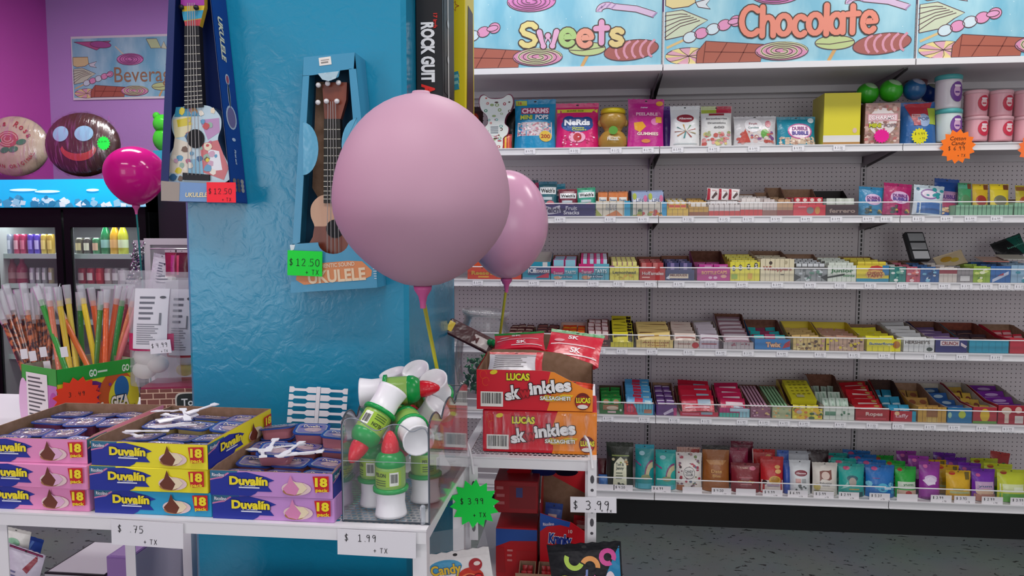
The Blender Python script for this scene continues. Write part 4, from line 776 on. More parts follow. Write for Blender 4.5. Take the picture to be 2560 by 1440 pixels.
# flat leaflets, stand and bags on the third shelf
p = at(2302, 656, 4.22)
t = thing('sample_stand', 'small black framed stand with grey panels on top of the gum cartons', 'display stand', (p.x, 4.2, LEV[C] + .112), (R(-28), 0, R(12)))
b = MB(); b.rbox(-.055, .055, 0, .035, 0, .17, M('#2b2d30', .5), .006); b.build('stand_frame', t)
for k, (z0, z1) in enumerate(((.005, .05), (.06, .1), (.112, .158))): MB().box(-.044, .044, -.002, .001, z0, z1, M('#a4a6a8' if k else '#c4c6c8', .4)).build('panel', t)
bag(2350, 2425, 630, C, 'crumpled clear yellow bag lying behind the gum cartons', '#bba98a', [('ell', -.3, .6, .4, .2, '#b0862c'), ('ell', .2, .4, .3, .15, '#b8a03a')], Y=4.2, t=.04, lean=-25, roll=-18, up=.07, low=True)
bag(2500, 2580, 592, C, 'black and teal coffee candy pouch tilted at the right frame edge', '#121416', [('poly', [(.05, .96), (.95, .96), (.95, .02), (.45, .02)], '#0f5a4c'), ('txt', 'kopiko', .35, .5, .09, '#5aa08c', None, .6)], Y=4.30, t=.05, lean=-15, roll=-22, up=.12)
for k, (px, c, lb) in enumerate(((2470, '#b9685c', 'red edged leaflet lying open on the gum cartons'), (2520, '#c3bfb0', 'cream leaflet lying open beside the red edged one'))):
    p = at(px, 655, 4.18); o = MB().box(-.06, .06, 0, .14, 0, .004, M('#d3ccc2', .6), front=M(c, .6), top=M(c if k else '#c9a898', .6)).build('leaflet', None, (p.x, 4.1, LEV[C] + .104 + .012 * k), (R(8), 0, R(-8))); tag(o, lb, 'leaflet')
# ---- fourth shelf: chocolate bars in open display cartons
D = 3
def bars(px0, px1, yf, yb, lv, tlabel, outc, fsp, plabel, group, pcol, pspec, nx=4, ny=4, d=.32, inc=None, h=.07, tt=.03, rise=.004, lean=-38, cols=None, name='candy_bar', cat='candy bar', kind='bag', mode='stand', yaw=0, Y=4.03, lx=None, lz=None, **kw):
    t = tray(px0, px1, yf, yb, lv, tlabel, outc, fsp, d=d, inc=inc, yaw=yaw, Y=Y, **kw)
    if mode == 'stand': fill(t, name, plabel, cat, group, kind, t['w'], t['d'], nx, ny, max(h, t['hf'] * .95), tt, pcol, pspec, rise=min(rise, .014), lean=lean, cols=cols, jit=4.5)
    return clean(t)
STR = lambda c, a=.45, b=.75: [('rect', -.92, .92, a, b, c)]
bars(1262, 1330, 862, 817, D, 'dark red carton half hidden behind the clear jar', '#4a1c20', [], 'dark brown and red bar in the carton behind the jar', 'bars behind the jar', '#54262a', STR('#b9a090', .7, .85), 3, 3)
bars(1332, 1396, 862, 814, D, 'navy rimmed carton of brown and gold bars', '#2a2448', [('lines', 4, '#1a1424')], 'brown and gold bar in the navy rimmed carton', 'bars in the navy rimmed carton', '#4b2d34', STR('#c0a070', .3, .45) + STR('#8d5a50', .6, .85), 2, 4, inc=CARD_G)
t = bars(1397, 1466, 845, 806, D, 'orange red carton with an upright clear lid', '#cf3a1e', [('txt', "Reese's", .0, .78, .16, '#e2a52c', None, .6, .03), ('lines', 4, '#8c2414', 0, .5), ('ell', .75, .75, .06, .06, '#f0d0b0')], 'orange red peanut butter bar in the carton with clear lid', 'peanut butter bars', '#d2481e', STR('#e0a02c', .6, .75), 3, 3, inc=M('#c9a89c', .5))
bars(1466, 1526, 850, 799, D, 'tall brown carton of dark red and white bars', '#4a2220', [('txt', 'KitKat', 0, .6, .2, '#c9a090', None, .7, .02), ('rect', -.8, .8, .1, .3, '#7c3c34'), ('lines', 4, '#2a1210')], 'dark red and white bar in the tall brown carton', 'bars in the tall brown carton', '#8b4448', STR('#d6c2c2', .55, .95), 3, 4, h=.085, rise=.012)
bars(1526, 1590, 856, 802, D, 'dark carton of yellow bars with black stripes', '#2c1f18', [('rect', -1, .8, 0, 1, '#c9bf2e'), ('lines', 6, '#6a6418')], 'yellow bar with a black stripe', 'yellow and black bars', '#cfc42c', [('rect', -.9, .4, .5, .7, '#3c3016'), ('rect', .5, .95, .1, .95, '#2a2018')], 1, 6, h=.075, rise=.012, inc=M('#2a1c16', .6))
bars(1590, 1686, 850, 808, D, 'wide carton of cream coloured bars', '#d8c078', [('lines', 8, '#8a7038'), ('txt', 'Almond', 0, .66, .18, '#9a4a28', None, .7, .02), ('txt', 'Crunch', .1, .3, .2, '#9a5a30', None, .5, .02)], 'cream coloured bar in the wide carton', 'cream bars in the wide carton', '#dcc27c', STR('#7a5030', .6, .68), 1, 5, h=.07, rise=.009, cut=.5)
bars(1682, 1748, 852, 806, D, 'carton of pale bars with a red round mark at its corner', '#cbbfb4', [('lines', 5, '#6a5a52', 0, 1), ('txt', 'ooo', -.15, .6, .2, '#9a4438', None, .5, .02), ('ell', .72, .4, .27, .4, '#b0242c')], 'pale bar with red script in the carton with a red corner', 'pale bars with red script', '#d5c3b8', STR('#9a5048', .5, .62), 1, 5, h=.068, rise=.01)
bars(1748, 1806, 852, 803, D, 'carton of pale lilac bars beside the tallest brown carton', '#b9b0be', [('lines', 6, '#6a6270', 0, 1), ('rect', -.8, .5, .5, .65, '#a04a58'), ('rect', .7, 1, 0, 1, '#3c2430')], 'pale lilac bar', 'pale lilac bars', '#cfc6d0', STR('#8a5a6c', .5, .6), 1, 5, h=.068, rise=.01, inc=CARD_G)
bars(1808, 1884, 856, 785, D, 'tallest brown carton on the chocolate shelf', '#b0a8ac', [('lines', 7, '#7a747a', 0, 1), ('dots', -.6, .9, .55, .8, 9, ['#8a4a5a', '#a06070'], 5, .006)], 'grey and purple bar in the tallest brown carton', 'bars in the tallest brown carton', '#94707c', STR('#c8bcc4', .45, .75), 1, 6, h=.06, rise=.016, inc=CARD_D, d=.36)
bars(1886, 1976, 848, 800, D, 'blue carton with an orange wavy word', '#1c74b4', [('txt', 'Twix', .05, .46, .42, '#e0b48c', '#9a3a28', .42, .05), ('poly', [(.55, .1), (.98, .3), (.98, .9), (.7, .6)], '#a82034')], 'teal foil bar in the blue carton', 'teal bars in the blue carton', '#2aa0a4', STR('#9a3a58', .4, .6), 3, 3, inc=CARD_D, cols=['#2aa6a8', '#8c3a5a', '#2a9ca4'])
bars(1982, 2062, 846, 804, D, 'yellow backed carton of tan and brown packets', '#c9b070', [('lines', 9, '#6a4c30'), ('dots', -.9, .9, .1, .9, 26, ['#4a3428', '#d8c890', '#8a6a44', '#b98a84'], 5, .009)], 'tan packet with dark lettering in the yellow backed carton', 'tan packets', '#c0a268', STR('#46302a', .5, .7), 3, 4, inc=M('#c9b32a', .5), name='candy_packet', cat='candy packet', d=.3)
bars(2064, 2160, 844, 806, D, 'second yellow backed carton of pinkish brown packets', '#b89a84', [('lines', 9, '#6a4c44'), ('dots', -.9, .9, .1, .9, 26, ['#5a3a34', '#cfa89c', '#c9b48c', '#d8c32e'], 6, .009), ('rect', -1, -.85, 0, 1, '#d0bc2c')], 'pinkish brown packet in the second yellow backed carton', 'pinkish brown packets', '#b08674', STR('#d9c0b0', .5, .7), 3, 4, inc=M('#c9b32a', .5), name='candy_packet', cat='candy packet', d=.3)
bars(2166, 2252, 848, 812, D, 'cardboard carton of bright yellow bars', '#d8cf2a', [('txt', 'Butterfinger', -.1, .62, .2, '#2f5a8a', '#e9e3a0', .75, .02), ('lines', 6, '#9a9420', 0, .4), ('ell', .75, .55, .22, .3, '#b0702a')], 'bright yellow crispy bar', 'bright yellow bars', '#d8d032', STR('#e3d88c', .5, .65), 2, 4, h=.07, d=.34)
bars(2258, 2336, 846, 806, D, 'carton of white bars with a slanted blue side panel', '#d2d4d4', [('txt', "HERSHEY'S", -.1, .7, .22, '#4a3a34', None, .8, .02), ('lines', 6, '#8a8c8e', 0, 1), ('ell', .7, .2, .2, .14, '#2c3a34')], 'white cookie bar', 'white cookie bars', '#d8dadb', STR('#8c8a88', .55, .62), 1, 5, h=.07, rise=.01, inc=CARD_G, d=.38)
bars(2338, 2418, 850, 805, D, 'navy carton with a white worded badge', '#24246c', [('rect', -.7, .5, .52, .92, '#dcd2d6'), ('txt', 'CRUNCH', -.1, .72, .26, '#8a2a34', None, .52, .03), ('poly', [(.6, .8), (1, .5), (.9, .35), (.6, .55)], '#d8c8cc')], 'lilac topped bar in the navy carton', 'bars in the navy carton with badge', '#6a5480', STR('#c9b4c4', .5, .7), 1, 4, inc=CARD_D, d=.38)
bars(2422, 2522, 852, 808, D, 'teal fronted carton with reddish brown walls', '#1f93b0', [('lines', 6, '#157a94', .1, .9)], 'dark bar at the bottom of the teal fronted carton', 'bars in the teal fronted carton', '#3a2a34', STR('#7a5a50', .5, .6), 2, 3, inc=speckled('red_cardboard', '#76392a', '#8a4633', 50, .8), h=.05, d=.38)
bars(2524, 2610, 848, 812, D, 'bright red carton at the right frame edge of the chocolate shelf', '#b81c34', [('ell', .3, .6, .3, .3, '#d8808c')], 'red packet in the carton at the frame edge', 'red packets at the frame edge', '#c0283c', STR('#dca0a4', .5, .8), 3, 3, name='candy_packet', cat='candy packet')
# ---- fifth shelf
E_ = 4
bars(1498, 1558, 1010, 964, E_, 'carton of green tamarind candy packets beside the near rack', '#2c6a30', [('rect', -.7, .6, .4, .9, '#9a6a4a'), ('ell', .1, .6, .5, .2, '#cdb9a4'), ('rect', -.3, .4, .1, .3, '#c9b0b0'), ('ell', .8, .4, .1, .12, '#cfe0c8')], 'green candy packet with a brown picture', 'green tamarind packets', '#2a8a3a', [('ell', 0, .5, .6, .2, '#9c7650'), ('rect', -.9, .9, .8, .9, '#1d6a2c')], 2, 3, h=.09, d=.28, name='candy_packet', cat='candy packet', inc=M('#4a3a24', .7))
bars(1560, 1637, 1010, 955, E_, 'blue and red carton of chewy taffy strips', '#58aec4', [('poly', [(-1, 0), (-.1, 0), (-.25, .6), (-.4, 1), (-1, 1)], '#c01f3c'), ('ell', -.6, .5, .25, .3, '#d8556c'), ('lines', 10, '#2a5a74', .2, 1), ('rect', .3, .8, .15, .5, '#b9785c'), ('rect', .9, 1, 0, 1, '#2a4a84')], 'blue and red taffy strip', 'blue taffy strips', '#4c9ccc', [('rect', -.4, .25, 0, .97, '#c0304c'), ('rect', .4, .9, .3, .8, '#a9cdd8')], 1, 7, h=.085, rise=.01, d=.3, tt=.02, name='taffy_strip', cat='candy', inc=CARD_D)
bars(1640, 1692, 1012, 957, E_, 'small carton of violet taffy packets', '#5a3474', [('poly', [(-.3, .2), (.6, .7), (.7, .4), (-.2, 0)], '#c8bcd4'), ('rect', .7, 1, 0, .7, '#b03474')], 'violet taffy packet with a white edge', 'violet taffy packets', '#5c3678', STR('#8a6a9c', .3, .6) + [('rect', -.9, .9, .85, .95, '#d8cce0')], 2, 4, h=.07, rise=.012, d=.3, name='candy_packet', cat='candy packet')
bars(1700, 1796, 1030, 966, E_, 'carton of wide red candy bags with a blue label', '#b81a3c', [('rect', -.9, 0, .35, .6, '#d07a94'), ('rect', .1, .7, .4, .95, '#8aa4b4')], 'wide red candy bag with a pale blue label', 'wide red candy bags', '#c01c38', [('rect', 0, .8, .35, .75, '#9fb6c6'), ('rect', -.8, .7, .2, .28, '#dfb6c0'), ('rect', -.9, -.1, .5, .65, '#cf5a70')], 1, 4, h=.1, rise=.025, d=.32, name='candy_packet', cat='candy packet')
bars(1798, 1874, 1020, 964, E_, 'carton of magenta candy bags with teal feet', '#b0206c', [('rect', -1, .3, 0, .45, '#3fae9c'), ('rect', .35, 1, 0, .9, '#8cc0cc'), ('lines', 9, '#7a4a5c', 0, 1), ('rect', -.3, .9, .6, .95, '#a9c8d6')], 'magenta candy bag with a pale strip', 'magenta candy bags', '#ba1c50', [('rect', -.6, .8, .5, .7, '#dfcbd2'), ('rect', 0, .8, .1, .4, '#8fb4c4')], 1, 4, h=.09, rise=.02, d=.3, name='candy_packet', cat='candy packet')
for k, (a, b_, c, c2, lb, gr, tl, yb) in enumerate(((1876, 1926, '#c898b0', '#8c3a5c', 'slim pink candy straw lying in the tray', 'pink candy straws', 'low tray of slim pink candy straws', 963), (1930, 1978, '#8ab98e', '#4a8a54', 'slim green candy straw lying in the tray', 'green candy straws', 'low tray of slim green candy straws', 964))):
    t = tray(a, b_, 1018, yb, E_, tl, ('#8c5a70', '#a8b088')[k], [('dots', -.9, .9, .1, .9, 16, (['#c9a0b4', '#d8b87c', '#7a3a5a'], ['#c9c88c', '#7aa07c', '#d8a060'])[k], 4, .008)], d=.34, inc=CARD_D if k == 0 else CARD)
    o0 = None
    for j in range(5):
        x = -t['w'] * .36 + j * t['w'] * .18
        if o0 is None:
            o0 = MB().box(-.006, .006, 0, .3, -.003, .003, M(c, .35), left=M(c2, .4)).build('candy_straw', None); tag(o0, lb, 'candy straw', gr); o = o0
        else: o = o0.copy(); COL.objects.link(o)
        o.location = t.location + Vector((x, .012, .05)); o.rotation_euler = (R(11), 0, R(2))
    clean(t)
bars(1980, 2056, 1022, 950, E_, 'carton holding the yellow printed box and yellow sweets', '#d3c63c', [('dots', -.9, .9, .05, .95, 34, ['#d8b02c', '#c97a3a', '#e2d44c', '#4a6a3c', '#b9a89c'], 4, .014)], 'small yellow sweet packet in front of the yellow printed box', 'yellow sweet packets', '#d8cb34', [('ell', 0, .5, .5, .2, '#c98a3a')], 4, 1, h=.06, d=.36, name='candy_packet', cat='candy packet', lean=-10)
p = span(1980, 2056, 972, E_); t = thing('yellow_printed_box', 'yellow box covered with small printed figures tilted in its carton', 'candy box', (p[0], 4.10, LEV[E_] + .062), (R(17), 0, 0))
b = MB(); b.box(-.066, .066, 0, .22, 0, .03, M('#d9d32a', .45), right=M('#8c8a3a', .5)); b.build('carton_body', t); b = MB(); fn = plane((0, 0, .0302), (.066, 0, 0), (0, .22, 0))
art(b, fn, .14, .22, [('rect', -.95, .95, .02, .98, '#ddd730')] + [('ell', -.6 + .4 * i, .28 + .15 * j, .13, .03, '#9a9424') for i in range(4) for j in range(5)] + [('rect', -.5, .1, .08, .2, '#c9c48c')], .0004, lambda c: M(c, .45)); b.build('printed_top', t)
bars(2058, 2136, 1016, 937, E_, 'tall brown carton of white and green packets', '#cfd6cc', [('rect', -.9, -.2, .3, .6, '#5c8a70'), ('lines', 5, '#8a9a8c'), ('dots', .1, .9, .3, .6, 5, ['#4a7a5c'], 4, .008)], 'white and pale green packet leaning in the tall brown carton', 'white and green packets', '#b9cbbd', [('rect', -.3, .2, 0, .95, '#8aa894')], 4, 3, h=.1, d=.38, inc=CARD_D, name='candy_packet', cat='candy packet', lean=-30)
bars(2138, 2224, 1024, 953, E_, 'red carton stacked with red candy rolls', '#a01824', [('txt', 'Ropes', .1, .6, .3, '#d9c0b8', None, .5, .03), ('rect', -.9, .8, .15, .22, '#c8505c')], 'red candy roll with white script', 'red candy rolls', '#b01824', [('rect', -.6, .8, .45, .65, '#dbb9b2'), ('ell', .6, .8, .2, .1, '#a98a4a')], 1, 6, h=.075, rise=.022, d=.34, inc=CARD_D, name='candy_packet', cat='candy packet')
bars(2226, 2290, 1028, 951, E_, 'red carton of blue packets next to the rolls', '#a8182c', [('txt', 'Laffy', -.1, .55, .32, '#e0b4bc', None, .5, .03), ('ell', -.5, .75, .2, .2, '#d8b080'), ('rect', .7, 1, 0, 1, '#2090ac')], 'blue and white packet in the red carton', 'blue packets in the red carton', '#2a86a8', [('rect', -.8, .8, .3, .45, '#b4d0dc')], 2, 3, h=.075, rise=.014, d=.34, inc=speckled('darkest_cardboard', '#35201b', '#40281f', 50, .85), name='candy_packet', cat='candy packet')
bars(2294, 2366, 1018, 959, E_, 'golden fronted carton of caramel sweets', '#b9913c', [('rect', -.4, .4, .35, .9, '#8a5a34'), ('rect', -.4, .4, 0, .3, '#c0a45a'), ('lines', 6, '#7a5a24')], 'gold and brown caramel packet', 'caramel packets', '#b08848', [('ell', 0, .6, .6, .2, '#8a5038')], 2, 3, h=.075, rise=.01, d=.36, name='candy_packet', cat='candy packet', inc=CARD)
bars(2368, 2430, 1020, 960, E_, 'blue fronted carton with a long grey wall', '#1d6c9c', [('ell', .2, .55, .3, .25, '#a9b83c'), ('ell', -.8, .5, .15, .2, '#9ac0a4')], 'deep blue packet in the grey walled carton', 'deep blue packets', '#24508a', [('ell', 0, .7, .5, .15, '#9ab0c0')], 1, 4, h=.07, rise=.012, d=.38, name='candy_packet', cat='candy packet', inc=CARD_G)
bars(2432, 2492, 1018, 958, E_, 'red and yellow carton of gold wrapped sweets', '#a8303c', [('ell', .0, .5, .4, .4, '#cfae2e'), ('rect', -1, 1, 0, .15, '#5a8a3a')], 'gold and brown wrapped sweet in the red and yellow carton', 'gold wrapped sweets', '#b8963c', [('ell', 0, .5, .6, .2, '#7a3c34')], 2, 4, h=.06, rise=.012, d=.38, name='candy_packet', cat='candy packet', inc=CARD_G)
bars(2494, 2580, 1014, 962, E_, 'red carton with pale mushroom shapes at the frame edge', '#a01c30', [('ell', -.5, .7, .3, .2, '#d2b8a4'), ('rect', -.6, -.35, .05, .6, '#cfbdb0'), ('ell', .2, .75, .2, .18, '#d8b0a4'), ('rect', .0, .5, .05, .45, '#cdc4c0')], 'purple and white chocolate packet at the frame edge', 'purple chocolate packets', '#6a1f86', [('rect', -.6, .6, .4, .6, '#c0aacb'), ('ell', 0, .75, .5, .1, '#b08fc0')], 1, 4, h=.09, rise=.02, d=.36, name='candy_packet', cat='candy packet', inc=CARD_G)
# ---- base deck: stand-up pouches, several deep
Fv = 5
def prow(px0, px1, yt, label, body, spec, n=1, step=.075, top=None, group=None, t=.06, dl=0., shift=0., vary=None, Y=4.04, roll=0):
    o = bag(px0, px1, yt, Fv, label, body, spec, Y, t, -5, top, group=group, roll=roll)
    for k in range(1, n):
        dup(o, o.location + Vector((shift * k, step * k + .01, 0)), (R(-5), R(roll + (k % 2) * 2), R((k % 3 - 1) * 3)))
    return o
prow(1515, 1584, 1112, 'black tasting pouch with a white house shaped label', '#1d2416', [('rect', -.6, .7, .69, .72, '#8a9a50'), ('poly', [(-.5, .04), (-.45, .52), (-.2, .62), (.05, .68), (.3, .62), (.5, .52), (.5, .04)], '#d8d8bc'), ('txt', 'Tom &', 0, .52, .06, '#3a4a4a', None, .3), ('txt', 'Jenny', 0, .44, .06, '#3a4a4a', None, .3), ('hstr', -.3, .35, .18, .36, 3, 3, '#707a66'), ('dots', -.4, .4, .03, .12, 5, ['#2a3020'], 3, .008), ('dots', -.55, .6, .5, .66, 8, ['#a87a4a', '#b9b08a', '#7a8a3c'], 3, .008)], t=.07)
RB = [('poly', [(.05 * 0 + math.cos(a) * .95 + .9, .3 + math.sin(a) * .36) for a in [math.pi * (1 - .055 * i) for i in range(10)]] + [(math.cos(a) * .82 + .9, .3 + math.sin(a) * .31) for a in [math.pi * (1 - .055 * i) for i in range(9, -1, -1)]], '#7a3a6a'), ('poly', [(math.cos(a) * .82 + .9, .3 + math.sin(a) * .31) for a in [math.pi * (1 - .055 * i) for i in range(10)]] + [(math.cos(a) * .45 + .9, .3 + math.sin(a) * .18) for a in [math.pi * (1 - .055 * i) for i in range(9, -1, -1)]], '#b9b088'), ('ell', -.3, .8, .3, .05, '#9cc8d0'), ('rect', -.95, .95, .0, .12, '#4ea4b4'), ('ell', .1, .27, .5, .06, '#8a9068'), ('poly', [(-1, .64), (-.4, .55), (-.42, .51), (-1, .6)], '#8a4a7a')]
prow(1588, 1636, 1117, 'taller teal rainbow pouch beside the black tasting pouch', '#178a8c', RB, top='#1590a4')
prow(1639, 1691, 1130, 'shorter teal rainbow pouch with a scalloped top', '#22a59c', RB, top='#1f9c9c')
bag(1692, 1752, 1122, Fv, 'red and white striped candy sticks pouch behind the white patterned one', '#c9a99c', [('lines', 14, '#9a3a34'), ('rect', .2, .9, .5, .95, '#a8302c')], Y=4.12, t=.03)
prow(1690, 1756, 1136, 'white pouch scattered with small printed sweets and a round badge', '#d9d3cd', [('dots', -.9, .9, .12, .96, 46, ['#a8324a', '#4a3a3c', '#6a7a3c', '#7a5a6a', '#b9a0a8', '#5c6a7c', '#8c4a4a'], 9, .008), ('ell', 0, .46, .46, .16, '#6a6c6c'), ('ell', 0, .46, .42, .145, '#d5d1cc'), ('txt', 'CANDY', 0, .5, .06, '#5a5a60', None, .34), ('txt', 'CLUB', 0, .42, .06, '#5a5a60', None, .28), ('rect', -.95, -.4, 0, .14, '#a3603c')], t=.05)
prow(1757, 1826, 1120, 'copper pouch with a black top', '#93551f', [('poly', [(-.8, .68), (.8, .68), (.5, .58), (-.5, .58)], '#b07a44'), ('txt', 'Date', 0, .44, .07, '#c99a5c', None, .4), ('txt', 'Bites', 0, .34, .06, '#c99a5c', None, .3)], top='#1d1413', t=.07)
bag(1757, 1826, 1118, Fv, 'black topped pouch standing behind the copper one', '#231716', [], Y=4.12, t=.04)
for k, (a, b_, y, Y) in enumerate(((1822, 1872, 1124, 4.16), (1828, 1884, 1108, 4.26))): bag(a, b_, y, Fv, ('nearer', 'farther')[k] + ' dark raspberry pouch behind the maroon one', '#7d1638' if k else '#8c1a40', [('rect', -.9, .9, .3, .5, '#a83a60')], Y=Y, t=.05)
prow(1829, 1902, 1163, 'maroon pouch with a yellow word', '#7a1a26', [('txt', 'Trader', -.1, .83, .05, '#d9b9a4', None, .3), ('ell', .5, .82, .22, .07, '#c2607a'), ('txt', 'crunchy', 0, .38, .07, '#d8b83c', '#5a101a', .6, .03), ('rect', -.5, .5, .48, .53, '#9c4650'), ('rect', -.4, .4, .26, .29, '#b9686c')], t=.06)
bag(1882, 1940, 1128, Fv, 'red pouch with a cashew showing behind its twin', '#b01a1e', [('rect', -1, -.92, .1, 1, '#d8c0bc'), ('ell', .4, .8, .25, .06, '#cf9a5a')], Y=4.16, t=.05)
prow(1903, 1962, 1147, 'red pouch with cashews above a white oval', '#b51c20', [('rect', -.95, .95, .04, .36, '#d3c8c2'), ('ell', .2, .36, .55, .12, '#c99a3c'), ('ell', .2, .38, .4, .08, '#a87a24'), ('ell', .45, .72, .25, .05, '#cf9a5a'), ('ell', .5, .6, .28, .06, '#d8a868'), ('ell', -.7, .3, .2, .06, '#3a2424'), ('rect', -.5, .6, .2, .26, '#a08aa0')], t=.06)
bag(1944, 1974, 1130, Fv, 'blue edged pale pouch behind the white oval logo pouch', '#2f55a4', [], Y=4.15, t=.04)
bag(1958, 2030, 1132, Fv, 'silver grey pouch top behind the white oval logo pouch', '#b4b8bf', [], Y=4.2, t=.05)
bag(1960, 1978, 1155, Fv, 'narrow deep blue pouch edge beside the white oval logo pouch', '#24469a', [], Y=4.05, t=.04)
prow(1976, 2030, 1156, 'white pouch with a maroon oval logo and two bears', '#d0d4d6', [('ell', .05, .62, .62, .09, '#7c2a38'), ('txt', 'Albanese', .05, .62, .05, '#e9d5d8', None, .48), ('rect', -.5, 0, .34, .46, '#c99a94'), ('rect', .1, .5, .34, .46, '#9aa0a0'), ('dots', -.6, .6, .1, .3, 8, ['#5a5e5e', '#3a4444'], 3, .008)], t=.06)
bag(2020, 2075, 1130, Fv, 'dark wine coloured pouch behind the cream bear pouch', '#2a1016', [('ell', 0, .5, .3, .1, '#54202c')], Y=4.2, t=.05)
prow(2034, 2098, 1162, 'cream pouch with a brown melting shape on it', '#d6d0c6', [('poly', [(-.5, .42), (-.46, .72), (-.2, .75), (.3, .75), (.5, .78), (.5, .5), (.3, .46), (-.3, .5)], '#7c4a40'), ('ell', 0, .6, .34, .12, '#d2bcb0'), ('txt', 'Nutty', 0, .38, .06, '#8a8a8c', None, .5), ('txt', 'Bites', 0, .31, .05, '#8a8a8c', None, .3), ('rect', -.9, .6, .0, .14, '#6a6a3c'), ('ell', -.7, .25, .25, .1, '#b9a85c')], t=.06)
SEA = [('ell', -.4, .86, .26, .06, '#c2406c'), ('ell', 0, .55, .45, .09, '#2a5a64'), ('ell', 0, .44, .3, .14, '#a49a90'), ('poly', [(-.9, .2), (-.4, .45), (-.3, .3)], '#8fc4bc'), ('rect', -.3, .5, .2, .24, '#b9a050'), ('rect', -.8, .8, 0, .14, '#16484c')]
prow(2100, 2166, 1165, 'sea green pouch with a pink badge', '#1f9c92', SEA, 3, .09, group='sea green pouches in a row', shift=-.012)
SKY = [('dots', -.9, .9, .1, .5, 12, ['#2a9cc4', '#7ac4dc', '#1a6a9c'], 3, .014), ('ell', .1, .3, .4, .14, '#4ab0d0'), ('rect', .2, .7, .25, .33, '#c0d4e4'), ('ell', -.4, .88, .22, .06, '#c24a84'), ('rect', -.6, -.1, .58, .6, '#7a4a94')]
prow(2168, 2242, 1168, 'bright blue pouch in the deep row', '#1668b0', SKY, 4, .085, group='bright blue pouches in a row', shift=-.012)
KID = lambda a, b: [('ell', -.55, .9, .24, .06, '#b8282c'), ('rect', -.85, .85, .3, .52, '#c2cdbc'), ('txt', 'yum', .1, .44, .06, a, None, .5), ('rect', -.9, .9, .03, .26, b)]
prow(2243, 2297, 1172, 'green fruit snack pouch in a row of its kind', '#1f9a34', KID('#3a7a4c', '#c9a894') + [('ell', .1, .16, .3, .08, '#b0282c')], 3, .09, group='green fruit snack pouches', shift=-.02)
prow(2303, 2357, 1160, 'light purple pouch with a white cloud shape', '#8f2f94', [('ell', -.4, .87, .22, .05, '#d86aa8'), ('ell', 0, .55, .6, .09, '#cdb4d4'), ('poly', [(-.8, .5), (-.3, .36), (.2, .4), (.6, .5), (0, .6)], '#d9c9de'), ('rect', -.3, .4, .4, .45, '#e3d9e6'), ('rect', -.9, .9, 0, .06, '#6a1a6c')], 3, .09, group='light purple pouches with a cloud', shift=-.02)
YEL = [('ell', -.5, .9, .26, .065, '#b83024'), ('rect', -.8, .8, .22, .3, '#a8b07a'), ('rect', -.9, .9, .02, .16, '#b98a4a'), ('rect', .5, .85, .7, .95, '#6a5a1c'), ('hstr', -.6, .6, .32, .42, 2, 3, '#8a8c3c')]
prow(2371, 2435, 1182, 'golden yellow pouch with a red badge', '#cfa31c', YEL, 3, .085, group='golden yellow pouches', shift=-.02)
prow(2436, 2496, 1178, 'violet to pink pouch with a pale window', '#6a249c', [('rect', -.8, .8, .3, .6, '#b99ab9'), ('ell', -.5, .8, .2, .05, '#c0508c'), ('ell', 0, .28, .8, .1, '#c9a88c'), ('rect', -.9, .9, 0, .22, '#b07a6c'), ('txt', 'yum', 0, .47, .06, '#5a6a8a', None, .6)], 4, .09, group='violet pouches with a pale window', shift=-.025)
prow(2500, 2575, 1180, 'lime green pouch with a brown badge at the frame edge', '#b9c22c', [('ell', -.55, .9, .24, .06, '#9a3020'), ('rect', -.9, .9, .3, .55, '#cfd8a4'), ('rect', -.9, .9, 0, .26, '#5aa03a'), ('rect', 0, .7, .32, .46, '#dfe6c8')], 3, .09, group='lime green pouches', shift=-.02)
bag(2470, 2520, 1134, Fv, 'red and green pouch leaning at the back of the base deck', '#a8302c', [('ell', .4, .5, .5, .2, '#2a6a2c')], Y=4.3, t=.05, roll=8)
bag(1494, 1516, 1150, Fv, 'dark red pouch in the shade beside the near rack post', '#54181e', [], Y=4.1, t=.04)
bag(1496, 1522, 1190, Fv, 'small blue pouch beside the black tasting pouch', '#1a5a9c', [], Y=4.05, t=.04)
CARDS = [(1512, '', 'the near rack post'), (1558, '$ 4.50', 'the black tasting pouch'), (1653, '$ 6.99', 'the teal rainbow pouches'), (1731, '', 'the white patterned pouch'), (1804, '$ 4.50', 'the copper pouch'), (1865, '', 'the maroon pouch'), (1932, '$ 4.99', 'the red cashew pouch'), (1995, '$ 6.99', 'the white oval logo pouch'), (2060, '$ 5.99', 'the cream bear pouch'), (2123, '$ 2.99', 'the sea green pouch'), (2200, '$ 5.37', 'the bright blue pouches'), (2269, '', 'the green fruit snack pouch'), (2354, '$ 3.99', 'the light purple pouch'), (2413, '$ 3.95', 'the golden yellow pouch'), (2482, '$ 2.99', 'the violet pouch'), (2554, '$ 3.99', 'the lime green pouch')]
for px, tx, lb in CARDS:
    yy = 1222 + (px - 1558) * .033; p = at(px, yy, YS + .004)
    b = MB(); b.box(-.052, .052, 0, .001, -.02, .02, M('#e6e3e6', .6)); fn = plane((0, -.0003, 0), (1, 0, 0), (0, 0, 1))
    if tx: b.hand(fn, tx, -.042, .0, .013, M('#2c2a30', .7), .0003, .002); b.hand(fn, '+ TX', .006, -.015, .007, M('#2c2a30', .7), .0003, .0012)
    o = b.build('price_card', None, (p.x, YS + .009, p.z)); tag(o, 'white price card clipped to the bottom fence below ' + lb, 'price card')
